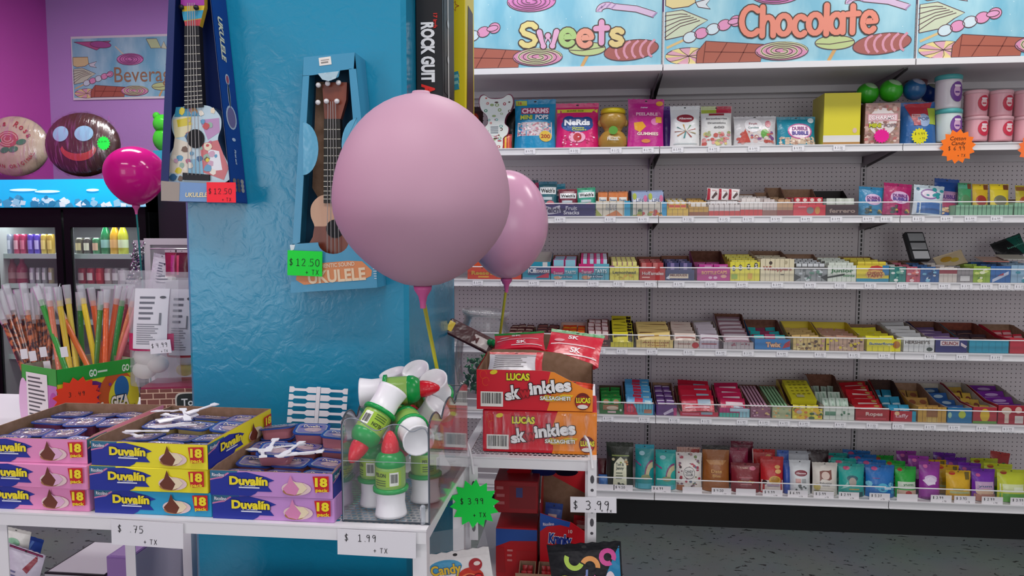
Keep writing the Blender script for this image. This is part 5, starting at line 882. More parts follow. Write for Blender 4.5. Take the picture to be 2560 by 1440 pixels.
# ---------------------------------------------------------------- foreground racks
def mesh_mat():
    """white expanded metal: staggered see-through holes"""
    m = bpy.data.materials.new('expanded_metal'); m.use_nodes = True; nt = m.node_tree; L = nt.links.new; b = nt.nodes['Principled BSDF']
    b.inputs['Base Color'].default_value = lin('#d3d1d4'); b.inputs['Roughness'].default_value = .4
    tc = N(nt, 'ShaderNodeTexCoord'); sp = N(nt, 'ShaderNodeSeparateXYZ'); L(tc.outputs['Object'], sp.inputs[0])
    def mt(op, a, c=None):
        n = N(nt, 'ShaderNodeMath', operation=op)
        for i, q in enumerate((a, c)):
            if q is None: continue
            if isinstance(q, (int, float)): n.inputs[i].default_value = q
            else: L(q, n.inputs[i])
        return n.outputs[0]
    row = mt('ADD', mt('DIVIDE', sp.outputs['Y'], .0135), 100); par = mt('MULTIPLY', mt('MODULO', mt('FLOOR', row), 2), .5)
    fx = mt('SUBTRACT', mt('FRACT', mt('ADD', mt('ADD', mt('DIVIDE', sp.outputs['X'], .0125), 100), par)), .5); fy = mt('SUBTRACT', mt('FRACT', row), .5)
    r = mt('SQRT', mt('ADD', mt('MULTIPLY', fx, fx), mt('MULTIPLY', mt('MULTIPLY', fy, fy), 1.1))); k = mt('LESS_THAN', r, .41)
    t = N(nt, 'ShaderNodeBsdfTransparent'); mx = N(nt, 'ShaderNodeMixShader'); L(k, mx.inputs[0]); L(b.outputs[0], mx.inputs[1]); L(t.outputs[0], mx.inputs[2]); L(mx.outputs[0], nt.nodes['Material Output'].inputs[0])
    return m
MESH = mesh_mat(); WM = M('#e6e4e8', .3); ZT = 1.03
def rack(name, label, x0, x1, y0, y1, zt, lower, legs=True):
    t = thing(name, label, 'shelf rack', (x0, y0, 0)); w, d = x1 - x0, y1 - y0
    b = MB(); e = .022
    b.box(0, w, 0, .004, zt - .028, zt - .0035, WM); b.box(0, w, d - .004, d, zt - .028, zt - .0035, WM); b.box(0, .004, .0045, d - .0045, zt - .028, zt - .0035, WM); b.box(w - .004, w, .0045, d - .0045, zt - .028, zt - .0035, WM)
    g = .0007; b.box(-g, w + g, -g, e, zt - .003, zt + g, WM); b.box(-g, w + g, d - e, d + g, zt - .003, zt + g, WM); b.box(-g, e, e, d - e, zt - .003, zt + g, WM); b.box(w - e, w + g, e, d - e, zt - .003, zt + g, WM)
    s = b.build('top_shelf', t); MB().box(e, w - e, e, d - e, zt - .002, zt - .001, MESH).build('mesh_deck', s)
    for z in lower:
        b = MB(); b.box(0, w, 0, .004, z - .028, z, WM); b.box(0, w, d - .004, d, z - .028, z, WM); b.box(0, .004, 0, d, z - .028, z, WM); b.box(w - .004, w, 0, d, z - .028, z, WM); b.box(.004, w - .004, .004, d - .004, z - .003, z, WM); b.build('lower_shelf', t)
    for s in (0, 1):
        for q in (0, 1):
            x, y = (.0005, w - .0285)[s], (.0047, d - .0327)[q]
            b = MB(); b.box(x, x + .028, y, y + .003, 0, zt - .029, WM); b.box(x if s == 0 else x + .025, x + .003 if s == 0 else x + .028, y + .0035, y + .028, 0, zt - .029, WM); b.build('leg', t)
    return t
rack('shelf_rack', 'wide white metal rack in front of the blue column', -1.235, -.315, 1.375, 1.835, ZT, [.53])
rack('shelf_rack', 'narrow white metal rack with a mesh deck right of the blue column', -.335, .018, 1.852, 2.80, ZT, [.66])

# ---- flat boxes of candy cream
NAVY, YELW = '#1f2f96', '#f0dc2c'
def cream_art(c1, c2):
    return [('rect', -1, -.55, .6, 1, '#2f7090'), ('poly', [(-1, 0), (-1, .64), (-.82, .72), (-.66, .93), (-.4, .97), (-.08, .8), (.06, .66), (-.07, .55), (-.04, .38), (.02, .2), (-.22, .2), (-.26, .1), (-.34, 0)], NAVY),
            ('poly', [(-1, .6), (-.9, .66), (-.8, .7), (-.68, .9), (-.7, .94), (-.83, .76), (-1, .66)], '#c87aa8'), ('txt', 'Ricolino', -.86, .84, .13, '#e6e8f0', '#5a6a94', .1, .02),
            ('txt', 'Duvalín', -.36, .63, .31, YELW, '#12206c', .315, .05), ('rect', -.5, -.25, .41, .45, '#c8cce0'), ('rect', -.52, -.18, .33, .38, '#dfe2ee'),
            ('ell', .42, .38, .24, .27, '#e4c8c8'), ('ell', .36, .26, .16, .16, '#a8744c'), ('poly', [(.2, .36), (.28, .58), (.33, .93), (.37, .68), (.45, .5), (.48, .26), (.4, .12), (.26, .18)], c1), ('poly', [(.36, .72), (.44, .6), (.52, .62), (.6, .42), (.52, .22), (.42, .14), (.47, .38)], c2),
            ('poly', [(.69, .9), (.95, .93), (.95, .3), (.73, .26)], '#c8202a'), ('txt', '18', .83, .68, .32, YELW, None, .1, .05), ('txt', 'pack', .84, .37, .13, YELW, None, .1, .03)]
BW, BD, BH = .254, .285, .0505
def cream_box(x, y, z, col, c1, c2, label, yaw=0., opened=False, w=BW):
    if opened:
        t = carton('cream_box', label, (x, y, z), w, BD, BH, BH * 1.12, col, cream_art(c1, c2), CARD, (0, 0, R(yaw)), 'candy box', None, BH * 1.08, .1, .003)
        b = MB(); fn = plane((w / 2 + .0004, 0, 0), (0, BD / 2, 0), (0, 0, BH)); fn2 = lambda u, v, o: fn(u + 1, v, o)
        art(b, fn2, BD, BH, cream_art(c1, c2), .0004, lambda c: M(c, .4)); b.build('side_print', t)
    else:
        t = thing('cream_box', label, 'candy box', (x, y, z), (0, 0, R(yaw))); b = MB(); b.rbox(-w / 2, w / 2, 0, BD, 0, BH - .0006, M(col, .4), .0012); b.build('carton_body', t)
        f = MB(); f.box(-w / 2 + .001, w / 2 - .001, -.0006, .0005, .001, BH - .002, M(col, .4)); art(f, plane((0, -.0006, 0), (w / 2, 0, 0), (0, 0, BH)), w, BH, cream_art(c1, c2), .0004, lambda c: M(c, .4)); f.build('printed_front', t)
    return t
PK, YL, CY, LV = '#e58fc0', '#ecdf2c', '#2a9cc8', '#c48fd0'; BR, VA, PN = '#6a3424', '#ead9b8', '#d987b4'
x1, x2, x3 = -1.156, -.889, -.631; yf = 1.392
cream_box(x1, yf, ZT + .0005, PK, BR, '#e0aed0', 'pink candy cream box at the bottom of the left stack', .5)
cream_box(x1 + .004, yf - .006, ZT + BH, PK, BR, '#e0aed0', 'pink candy cream box in the middle of the left stack', -1)
o1 = cream_box(x1 - .003, yf + .003, ZT + 2 * BH, PK, BR, '#e0aed0', 'opened pink candy cream box on top of the left stack', 1, True)
cream_box(x2, yf, ZT + .0005, CY, BR, VA, 'cyan candy cream box under the two yellow ones', 0)
cream_box(x2 - .005, yf - .004, ZT + BH, YL, BR, VA, 'closed yellow candy cream box in the middle stack', .5)
o2 = cream_box(x2 - .003, yf - .002, ZT + 2 * BH, YL, BR, VA, 'opened yellow candy cream box on the middle stack', -1.2, True)
cream_box(x3, yf - .003, ZT + .0005, LV, PN, VA, 'closed lavender candy cream box beside the clear bin', 0)
o3 = cream_box(x3 - .002, yf - .005, ZT + BH, LV, PN, VA, 'opened lavender candy cream box heaped with tubs', .4, True)
def rrect(w, d, r, n=4):
    pts = []
    for cx, cy, a0 in ((w / 2 - r, d / 2 - r, 0), (-w / 2 + r, d / 2 - r, 90), (-w / 2 + r, -d / 2 + r, 180), (w / 2 - r, -d / 2 + r, 270)):
        pts += [(cx + r * math.cos(R(a0 + 90 * i / n)), cy + r * math.sin(R(a0 + 90 * i / n))) for i in range(n + 1)]
    return pts
def loft(mb, outs, mat, cap=True):
    n = len(outs[0][0]); vs = [(x, y, z) for pts, z in outs for x, y in pts]
    fs = [(k * n + i, k * n + (i + 1) % n, (k + 1) * n + (i + 1) % n, (k + 1) * n + i) for k in range(len(outs) - 1) for i in range(n)]
    if cap: fs += [tuple(range(n))[::-1], tuple(range((len(outs) - 1) * n, len(outs) * n))]
    return mb.add(vs, fs, mat)
def cream_tub(label, cupc, g, loc, rot):
    t = thing('cream_tub', label, 'candy tub', loc, rot, g); W, Dp, H_ = .078, .062, .026
    b = MB(); loft(b, [(rrect(W * .82, Dp * .8, .012), 0), (rrect(W * .9, Dp * .9, .014), H_ * .9)], M(cupc, .25)); b.build('cup', t)
    b = MB(); loft(b, [(rrect(W, Dp, .014), H_ * .9), (rrect(W, Dp, .014), H_)], M('#2c4a9c', .25, .2)); fn = plane((0, 0, H_), (W / 2, 0, 0), (0, Dp / 2, 0)); f2 = lambda u, v, o: fn(u, v * 2 - 1, o)
    b.poly(fn, [(x * 2 / W, y * 2 / Dp) for x, y in rrect(W * .86, Dp * .84, .012)], M('#d9d2de', .15, .6), .0006)
    b.poly(fn, [(x * 2 / W, y * 2 / Dp) for x, y in rrect(W * .78, Dp * .74, .01)], film('#7d74a4', .7, 60, .15), .0009)
    b.ell(fn, .1, -.2, .5, .4, film('#b8a0a8', .7, 60, .15), .0012, 14); b.poly(fn, [(-.7, .1), (-.5, .55), (.3, .6), (.6, .3), (.2, .15)], M('#22389a', .25), .0014); b.text(fn, 'Duvalín', -.05, .34, .011, M('#e8d8c0', .3), .0016, .02, 0, .036, 0, 0, 2 / W, 2 / Dp)
    b.build('foil_lid', t)
    return t
gl = ['candy cream tubs in the left tray', 'candy cream tubs in the middle tray', 'candy cream tubs in the right tray']
for si, (o, cup, lab) in enumerate(((o1, '#8c4a6c', 'small blue foiled cream tub lying in the opened pink box'), (o2, '#cdbb7c', 'small blue foiled cream tub lying in the opened yellow box'), (o3, '#b5707a', 'small blue foiled cream tub in the heap of the lavender box'))):
    first = None; r = rnd(si + 2); base = Vector(o.location); yaw = o.rotation_euler.z
    pl = [(ix, iy, .004 + r.uniform(0, .004), r.uniform(-4, 4)) for iy in range(4) for ix in range(3)]
    if si == 2: pl = [(ix, iy, .005 + .006 * iy, 3) for iy in range(4) for ix in range(3)] + [(0, 2.9, .044, -6), (1, 2.7, .046, 5), (1.95, 2.2, .043, 2), (.6, 1.0, .04, 8)]
    if si == 0: pl = [p for p in pl if (p[0], p[1]) not in ((2, 1),)]
    for ix, iy, z, tl in pl:
        loc = base + Matrix.Rotation(yaw, 3, 'Z') @ Vector((-.081 + .081 * ix + r.uniform(-.001, .001), .041 + .067 * iy, z + (.008 if iy > 1 else 0))); rot = (R(tl + r.uniform(-4, 4)), R(r.uniform(-6, 6)), yaw + R(r.uniform(-9, 9)))
        if first is None: first = cream_tub(lab, cup, gl[si], loc, rot)
        else: dup(first, loc, rot)
# loose little spoons and the sheet of them
SPW = M('#eceaf0', .35)
def spoon_mesh(b, x0=0, y0=0, L_=.085, z=0):
    h = .0078; b.prism([(x0, y0 - h), (x0 + .3 * L_, y0 - h), (x0 + .38 * L_, y0 - h * .45), (x0 + .8 * L_, y0 - h * .45), (x0 + .86 * L_, y0 - h), (x0 + L_, y0 - h), (x0 + L_, y0 + h), (x0 + .86 * L_, y0 + h), (x0 + .8 * L_, y0 + h * .45), (x0 + .38 * L_, y0 + h * .45), (x0 + .3 * L_, y0 + h), (x0, y0 + h)], z, z + .0022, SPW); return b
sp = at(790, 1026, 1.90); t = thing('spoon_sheet', 'white plastic sheet of snap-off spoons leaning on the blue column', 'spoon sheet', (sp.x, 1.895, sp.z - .055), (R(78), R(2), R(4)))
MB().box(-.005, .005, -.004, .118, -.001, .004, SPW).build('stem', t)
for k in range(6):
    for s in (-1, 1):
        b = MB(); spoon_mesh(b, 0, 0, .074); o = b.build('spoon', t, (s * .006, .006 + .0205 * k, 0), (0, 0, 0 if s > 0 else math.pi))
first = None; r = rnd(8)
for si, n, ar in ((1, 11, (.03, .2)), (2, 7, (.02, .15))):
    base = (o2, o3)[si - 1].location
    for k in range(n):
        loc = base + Vector((r.uniform(-.09, .05), r.uniform(*ar), (.05 if si == 1 else .066) + .0024 * k)); rot = (R(r.uniform(-8, 8)), R(r.uniform(-10, 4)), r.uniform(0, 6.2))
        if first is None:
            first = spoon_mesh(MB(), -.04, 0).build('plastic_spoon', None, loc, rot); o = first
        else: o = first.copy(); COL.objects.link(o); o.location = loc; o.rotation_euler = rot
        tag(o, 'white flat plastic spoon scattered over the tubs in the ' + ('yellow box' if si == 1 else 'lavender box'), 'spoon', 'loose white spoons in the ' + ('yellow box' if si == 1 else 'lavender box'))
# price cards on the rack
def card(label, px0, px1, py0, py1, Y, lines, rot=0., h='#e4e2e8', name='price_card', tilt=0.):
    a, c = at(px0, py0, Y), at(px1, py1, Y); w, hh = c.x - a.x, a.z - c.z
    b = MB(); b.box(-w / 2, w / 2, 0, .0012, -hh / 2, hh / 2, M(h, .6)); fn = plane((0, -.0003, 0), (1, 0, 0), (0, 0, 1))
    for s, u, v, q in lines: b.hand(fn, s, u * w, v * hh, q * hh, M('#1e1c22', .6), .0003, q * hh * .1)
    o = b.build(name, None, ((a.x + c.x) / 2, Y, (a.z + c.z) / 2), (tilt, R(rot), 0)); return tag(o, label, 'price card')
card('large white price card reading 75 cents on the wide rack edge', 277, 459, 1300, 1371, 1.370, [('$', -.41, .02, .28), ('.', -.25, .04, .28), ('75', -.19, .02, .28), ('+ TX', -.05, -.4, .2)], 1)
card('large white price card reading 1.99 hanging under the clear bin', 843, 1040, 1323, 1396, 1.370, [('$', -.41, .05, .27), ('1.99', -.24, .06, .27), ('+ TX', -.04, -.36, .2)], .5)

# ---- clear bin of candy bottles
def soft(pts, n=4):
    r = []
    for i in range(len(pts) - 1):
        p0, p1, p2, p3 = (Vector(pts[min(max(i + k, 0), len(pts) - 1)]) for k in (-1, 0, 1, 2))
        for j in range(n):
            t = j / n; q = .5 * ((2 * p1) + (p2 - p0) * t + (2 * p0 - 5 * p1 + 4 * p2 - p3) * t * t + (3 * p1 - p0 - 3 * p2 + p3) * t ** 3); r.append((q.x, q.y))
    return r + [tuple(pts[-1])]
CLR = clear('bin_plastic', '#e9eef4', .05, .06, .8); EDGE = M('#3b424c', .2)
bx, by = -.402, 1.40; t = thing('clear_bin', 'clear plastic bin with dark edges full of candy bottles', 'bin', (bx, by, ZT + .001))
BDp = .38
def hw_(y): return .087 + .012 * y / BDp
prof = [(0, .19), (.006, .203), (.03, .213), (.06, .212), (.085, .2), (.1, .188), (.112, .19), (.13, .204), (.16, .214), (.19, .214), (.215, .202), (.232, .19), (.245, .192), (.262, .204), (.3, .213), (.34, .212), (BDp, .2)]; prof = soft(prof)
for s, nm in ((-1, 'left'), (1, 'right')):
    b = MB(); pts = [(0, 0)] + prof + [(BDp, 0)]
    for q in (0, .0022): b.add([(s * (hw_(y) + q), y, z) for y, z in pts], [tuple(range(len(pts)))], CLR)
    b.tube([(s * (hw_(y) + .001), y, z) for y, z in [(0, 0)] + prof], .0019, EDGE, 6); b.build('side_wall', t)
b = MB(); b.box(-.087, .087, 0, BDp, 0, .002, CLR); b.tube([(-.088, 0, .002), (.088, 0, .002)], .002, EDGE, 6); b.build('bin_floor', t)
b = MB(); fr = [(-.087, .002), (-.087, .12), (-.0868, .185)] + [(-.087 + .0028 * i + .02 * (i > 0), 0) for i in range(0)] + [(-.084, .2), (-.077, .2085), (-.066, .2105), (-.052, .207), (-.038, .198), (-.026, .19), (-.016, .187), (-.004, .191), (.012, .199), (.028, .2), (.04, .195), (.05, .188), (.06, .188), (.07, .193), (.079, .194), (.085, .186), (.087, .17), (.087, .12), (.087, .002)]; fr = soft(fr, 3)
b.add([(x, 0, z) for x, z in fr], [tuple(range(len(fr)))], CLR); b.tube([(x, -.0005, z) for x, z in fr], .0011, M('#8a919c', .15), 6); b.tube([(-.087, -.0006, .124), (.087, -.0006, .124)], .0007, M('#a9b0ba', .15), 5); b.build('front_wall', t)
b = MB(); b.add([(-.099, BDp, 0), (.099, BDp, 0), (.099, BDp, .2), (-.099, BDp, .2)], [(0, 1, 2, 3)], CLR); b.tube([(-.099, BDp, .2), (.099, BDp, .2)], .0012, EDGE, 6); b.build('back_wall', t)
b = MB(); b.rbox(.070, .080, -.006, .004, .0, .04, clear('tag_holder', '#dfe6f0', .3, .1), .003); b.build('label_holder', t)
GRN, LIME = M('#169a48', .25), M('#9cc13c', .35)
def bottle_proto():
    t = thing('candy_bottle', 'x', 'candy bottle', (0, 0, 0), group='candy bottles in the clear bin'); t.scale = (.95, .95, .84)
    b = MB(); b.lathe([(0, .012), (.027, .01), (.031, 0), (.0345, 0), (.0335, .006), (.030, .03), (.031, .055), (.034, .062)], 22, M('#eeedf2', .3)); b.build('cup_base', t)
    b = MB(); b.lathe([(.034, .06), (.038, .061), (.038, .069), (.032, .071)], 22, GRN); b.build('collar', t)
    b = MB(); b.lathe([(.031, .07), (.032, .075), (.032, .118), (.0315, .122)], 22, film('#8fb95a', .15)); fn = lambda u, v, o: Vector(((.0322 + o) * math.sin(u), -(.0322 + o) * math.cos(u), .075 + .043 * v))
    b.grid(fn, 12, 1, LIME, -1.0, 1.0, .06, .94, .0004); art(b, fn, .064, .043, [('rect', .2, .8, .12, .88, '#e9ece4'), ('bar', .24, .76, .16, .84)], .0008)
    b.text(fn, 'PELON', -.45, .72, .009, M('#2c3a1c', .5), .001, .02, 0, .026, 0, 0, 1 / .032, 1 / .043)
    for k in range(3): b.grid(fn, 4, 1, M('#4c6a2c', .5), -.85, -.05, .12 + .13 * k, .18 + .13 * k, .001)
    b.build('label_body', t)
    b = MB(); b.lathe([(.0315, .122), (.033, .126), (.032, .138), (.026, .15), (.019, .155)], 22, GRN); b.build('shoulder', t)
    b = MB(); b.lathe([(.019, .152), (.0195, .162), (.0175, .176), (.012, .192), (.006, .203), (0, .206)], 18, film('#d8162c', .3, 60)); b.build('tip_cap', t)
    return t
BOT = [((-0.4024, 1.4390, 1.1180), (0.0, 0.0, 1.0), 0, 'upright at the front middle of the bin'),
       ((-0.4538, 1.4944, 1.1180), (-0.03, 0.02, 0.999), -0.5, 'upright at the front left of the bin'),
       ((-0.3494, 1.5307, 1.1180), (0.02, 0.03, 0.999), 0.9, 'upright at the front right of the bin'),
       ((-0.3788, 1.5005, 1.2043), (-0.456, 0.878, 0.146), 0.3, 'tipped with its white base towards the front right'),
       ((-0.4439, 1.4571, 1.2146), (-0.371, -0.548, -0.749), 2.4, 'lying with its red tip low on the left'),
       ((-0.4539, 1.6113, 1.1966), (0.046, 0.995, 0.088), 0, 'showing its round white base to the front'),
       ((-0.4154, 1.5639, 1.2633), (0.984, 0.171, 0.053), 0.3, 'lying with its red tip up to the right'),
       ((-0.4537, 1.7380, 1.1931), (0.244, 0.213, -0.946), 1, 'at the back left with only its white base up'),
       ((-0.3925, 1.7200, 1.2202), (0.165, 0.545, -0.822), 2, 'lying at the top middle with its base to the front'),
       ((-0.3444, 1.6698, 1.2115), (0.087, 0.613, -0.785), 1, 'upside down at the top right'),
       ((-0.3850, 1.5912, 1.1637), (-0.625, 0.129, -0.77), 2, 'lying with its white base to the right'),
       ((-0.3808, 1.6611, 1.1261), (-0.348, -0.043, 0.936), 1.5, 'standing behind the front right one'),
       ((-0.4547, 1.6610, 1.1197), (-0.25, 0.492, 0.834), 0.6, 'standing behind the front left one')]
bp = bottle_proto()
for k, (pos, ax, sp_, lb) in enumerate(BOT):
    A3 = Vector(ax).normalized(); q = A3.to_track_quat('Z', 'Y'); rot = (q @ Euler((0, 0, sp_)).to_quaternion()).to_euler() if A3.z < .98 else Euler((A3.y * -1, A3.x, sp_))
    loc = Vector(pos) - A3 * .084
    if k < 3: loc.z = ZT + .005
    if k == 0: bp.location = loc; bp.rotation_euler = rot; o = bp
    else: o = dup(bp, loc, rot)
    o['label'] = 'green and white candy bottle ' + lb

# ---- red display boxes on the narrow rack
def salsa_art(sc=1.):
    return [('poly', [(.22, 0), (.3, .35), (.22, .6), (.32, 1), (1, 1), (1, 0)], '#ef8a24'), ('ell', .3, .2, .06, .2, '#d97a1c'), ('bar', -.93, -.54, .07, .42), ('txt', 'LUCAS', -.28, .78, .15, '#e8e02a', '#1c1c14', .2, .05)]
def salsa_front(b, fn, w, h, base):
    art(b, fn, w, h, [a for a in salsa_art()], .0005, lambda c: M(c, .3))
    su, sv = 2 / w, 1 / h; W_, K = M('#f1eff0', .35), M('#1a1416', .5); rt = .12
    def wd(t, u, v, hh, mat, wid, out=K): b.text(fn, t, u, v, hh * h, mat, .003, .045, 0, wid * w, rt, 0, su, sv, out, .045)
    wd('s', -.44, .36, .23, W_, .062); wd('k', -.32, .43, .30, W_, .075); wd('w', -.155, .43, .23, M('#c01424', .35), .10, M('#7a0c18', .5))
    wd('inkles', .27, .57, .27, W_, .36)
    art(b, fn, w, h, [('poly', [(.1, .3), (.2, .38), (.36, .34), (.5, .4), (.68, .38), (.6, .28), (.4, .24), (.22, .22)], '#e8c02a'), ('txt', 'SALSAGHETI', .36, .3, .085, '#f2efe4', '#221812', .26, .04), ('ell', .83, .24, .135, .2, '#6c1414'), ('ell', .83, .22, .12, .14, '#b81c1c'), ('txt', 'LUCAS', .84, .27, .11, '#e8e02a', '#1a1410', .12, .05), ('ell', .83, .12, .09, .05, '#e6ddd6')], .0022, lambda c: M(c, .3))
    for k, (u, v) in enumerate(((-.88, .82), (-.84, .66))): b.ribbon(fn, [(u + .06 * math.cos(a), v + .1 * math.sin(a)) for a in [i * .5 for i in range(12)]], .004, M('#ef7a24', .3), .0018, h / (w / 2))
    b.ell(fn, -.7, .88, .07, .05, M('#e6d02a', .4), .002, 12, .5)
RED = M('#d4142c', .3)
xl, xr = at(1207, 1090, 1.9).x, at(1492, 1090, 1.9).x; w = xr - xl; h = .112
t = thing('snack_box', 'closed red and orange snack box in shrink wrap at the bottom of its pair', 'snack box', ((xl + xr) / 2, 1.9, ZT + .0005)); b = MB(); b.rbox(-w / 2, w / 2, 0, .2, 0, h, RED, .002); b.build('carton_body', t)
b = MB(); fn = plane((0, -.0008, 0), (w / 2, 0, 0), (0, 0, h)); b.box(-w / 2 + .002, w / 2 - .002, -.0006, .001, .002, h - .002, RED); salsa_front(b, fn, w, h, RED); b.build('printed_front', t)
def wrap_mat():
    m = bpy.data.materials.new('shrink_wrap'); m.use_nodes = True; nt = m.node_tree; nt.nodes.clear(); L = nt.links.new
    o = N(nt, 'ShaderNodeOutputMaterial'); tr = N(nt, 'ShaderNodeBsdfTransparent'); g = N(nt, 'ShaderNodeBsdfGlossy'); g.inputs['Roughness'].default_value = .18; g.inputs[0].default_value = (.95, .95, 1, 1)
    tc = N(nt, 'ShaderNodeTexCoord'); mp = N(nt, 'ShaderNodeMapping'); mp.inputs['Rotation'].default_value = (0, R(35), 0); mp.inputs['Scale'].default_value = (50, 12, 9); n = N(nt, 'ShaderNodeTexNoise'); n.inputs['Scale'].default_value = 1; n.inputs['Detail'].default_value = 3
    bp_ = N(nt, 'ShaderNodeBump'); bp_.inputs['Strength'].default_value = .8; bp_.inputs['Distance'].default_value = .01; cr = N(nt, 'ShaderNodeValToRGB'); cr.color_ramp.elements[0].position = .5; cr.color_ramp.elements[1].position = .8; cr.color_ramp.elements[0].color = (.06, .06, .06, 1); cr.color_ramp.elements[1].color = (.5, .5, .5, 1)
    mx = N(nt, 'ShaderNodeMixShader'); L(tc.outputs['Object'], mp.inputs[0]); L(mp.outputs[0], n.inputs['Vector']); L(n.outputs['Fac'], bp_.inputs['Height']); L(bp_.outputs[0], g.inputs['Normal']); L(n.outputs['Fac'], cr.inputs[0]); L(cr.outputs[0], mx.inputs[0]); L(tr.outputs[0], mx.inputs[1]); L(g.outputs[0], mx.inputs[2]); L(mx.outputs[0], o.inputs[0])
    return m
WRAP = wrap_mat(); b = MB(); b.rbox(-w / 2 - .004, w / 2 + .006, -.006, .204, 0, h + .001, WRAP, .01); b.build('shrink_wrap', t)
def salsa_open(x0, x1, y, z, label, full=True, d=.2, rot=0):
    w = x1 - x0; h = .113; t = thing('snack_box', label, 'snack box', ((x0 + x1) / 2, y, z), (0, 0, rot)); hb = .128
    b = MB(); b.box(-w / 2, w / 2, 0, d, 0, .003, CARD); tp = [(-1, .93), (.14, .93), (.34, .9), (.6, .72), (.85, .55), (1, .5)]
    bk = [(-w / 2, .003), (-w / 2, hb * .93), (-w / 2 + .02, hb), (-.02, hb), (w * .2, hb * .93), (w / 2, hb * .7), (w / 2, .003)]
    for yy, mt in ((d, RED), (d - .003, CARD)): b.add([(x, yy, zz) for x, zz in bk], [tuple(range(len(bk)))], mt)
    for s in (-1, 1):
        hf_, hh = (tp[0][1] * h, hb * .93) if s < 0 else (tp[-1][1] * h, hb * .7)
        for q, mt in ((0, RED), (-s * .003, CARD)): b.add([(s * w / 2 + q, 0, 0), (s * w / 2 + q, d, 0), (s * w / 2 + q, d, hh), (s * w / 2 + q, 0, hf_)], [(0, 1, 2, 3)], mt)
    b.build('tray', t)
    f = MB(); fn = plane((0, 0, 0), (w / 2, 0, 0), (0, 0, h)); pl = [(-1, 0)] + tp + [(1, 0)]; f.prism(pl, -.003, 0, CARD, fn); f.poly(fn, pl, RED, .0004)
    or_ = [(.22, 0), (.3, .35), (.22, .6), (.28, .91), (.34, .9), (.6, .72), (.85, .55), (1, .5), (1, 0)]; f.poly(fn, or_, M('#ef8a24', .3), .0006)
    sv = salsa_art; g = globals(); keep = g['salsa_art']; g['salsa_art'] = lambda sc=1: keep()[2:]; salsa_front(f, lambda u, v, o=0: fn(u, v, o + .0008), w, h, RED); g['salsa_art'] = keep
    f.build('front_panel', t); return t
z1 = ZT + .1145; xl, xr = at(1192, 980, 1.9).x, at(1482, 980, 1.9).x
salsa_open(xl, xr, 1.898, z1, 'opened red and orange snack box on top of the pair')
pk = pouch('snack_packet', 'silver backed snack packet lying in the opened red box', ((xl + xr) / 2 - .055, 1.93, z1 + .085), .15, .1, .03, '#c3bfc4', [('hstr', -.8, .8, .15, .85, 7, 4, '#7a7474'), ('rect', .75, 1, 0, 1, '#c41a2c')], '#d0202c', (R(-62), 0, R(2)), 'snack packets in the red box', 'snack packet')
pouch('snack_packet', 'orange ended snack packet at the low corner of the opened red box', ((xl + xr) / 2 + .1, 1.92, z1 + .012), .1, .07, .03, '#d8401c', [('rect', -.8, .2, .2, .8, '#c9a090')], None, (R(-40), R(8), R(4)), 'snack packets in the red box', 'snack packet')
# second pair behind
t = thing('snack_box', 'plain red snack box hidden under the far opened one', 'snack box', (-.17, 2.24, ZT + .0005)); MB().rbox(-.145, .145, 0, .2, 0, .112, RED, .002).build('carton_body', t); b1 = salsa_open(-.30, .0, 2.24, z1, 'opened red snack box standing behind the front pair')
SKW = [('rect', -.95, .95, .1, .9, '#c21830'), ('ribb', 0)]
def skw(label, loc, rot, w=.16, h=.13):
    t = pouch('snack_packet', label, loc, w, h, .035, '#c81430', [('txt', 'SK', .1, .3, .16, '#e9dfe0', None, .2, .03), ('txt', 'SK', -.1, .75, .14, '#e9dfe0', None, .2, .03), ('rect', -.9, .8, .46, .5, '#e0b4b8'), ('rect', -.3, .9, .12, .16, '#dcc0c2'), ('ell', -.6, .6, .2, .05, '#d88a94')], '#1f8a3c', rot, 'red and green snack packets behind', 'snack packet'); return t
skw('red snack packet with green end lying on the far left of the snack boxes', (-.215, 2.22, z1 + .098), (R(-70), R(-4), R(4)))
skw('red snack packet with green end drooping over the far snack box', (-.06, 2.2, z1 + .07), (R(-58), R(6), R(-6)), .17, .15)
# ---- bowl jar of green sweets
jp = at(1198, 905, 2.62); t = thing('candy_jar', 'clear round plastic jar of green sweets on the narrow rack', 'jar', (jp.x + .002, 2.64, ZT + .001), (0, R(4), 0)); t.scale = (1.02, 1.02, 1.3)
JC = clear('jar_plastic', '#eef2f4', .09, .04, 1.3)
b = MB(); b.lathe([(0, .002), (.07, .002), (.085, .02), (.098, .07), (.1, .12), (.09, .17), (.075, .2), (.078, .215), (.083, .22), (.08, .22), (.073, .213), (.07, .2), (.086, .165)], 28, JC); b.build('jar_body', t)
b = MB(); b.lathe([(.074, .212), (.084, .216), (.086, .226), (.078, .228)], 24, clear('jar_rim', '#dfe4e8', .18, .06)); b.build('rim', t)
first = None; r = rnd(3)
for k in range(34):
    a = r.uniform(0, 6.28); rr = .06 * math.sqrt(r.random()); lz = .02 + .026 * (k // 9) + r.uniform(0, .008)
    loc = t.location + Vector((rr * math.cos(a), rr * math.sin(a), lz)); rot = (r.uniform(0, 6), r.uniform(0, 6), r.uniform(0, 6))
    if first is None:
        b = MB(); b.ball((0, 0, 0), .014, .011, .011, film('#0f5a34', .5, 80, .2), 10, 6)
        for s in (-1, 1): b.add([(s * .012, 0, 0), (s * .026, .009, .004), (s * .026, -.009, -.004), (s * .026, .004, .009)], [(0, 1, 2), (0, 3, 1)], film('#128a48', .5, 80, .2))
        first = b.build('wrapped_sweet', None, loc, rot); tag(first, 'dark green foil wrapped sweet in the clear round jar', 'sweet', 'green wrapped sweets in the jar')
    else: o = first.copy(); COL.objects.link(o); o.location = loc; o.rotation_euler = rot
p0, p1 = at(1118, 812, 2.5), at(1238, 870, 2.52)
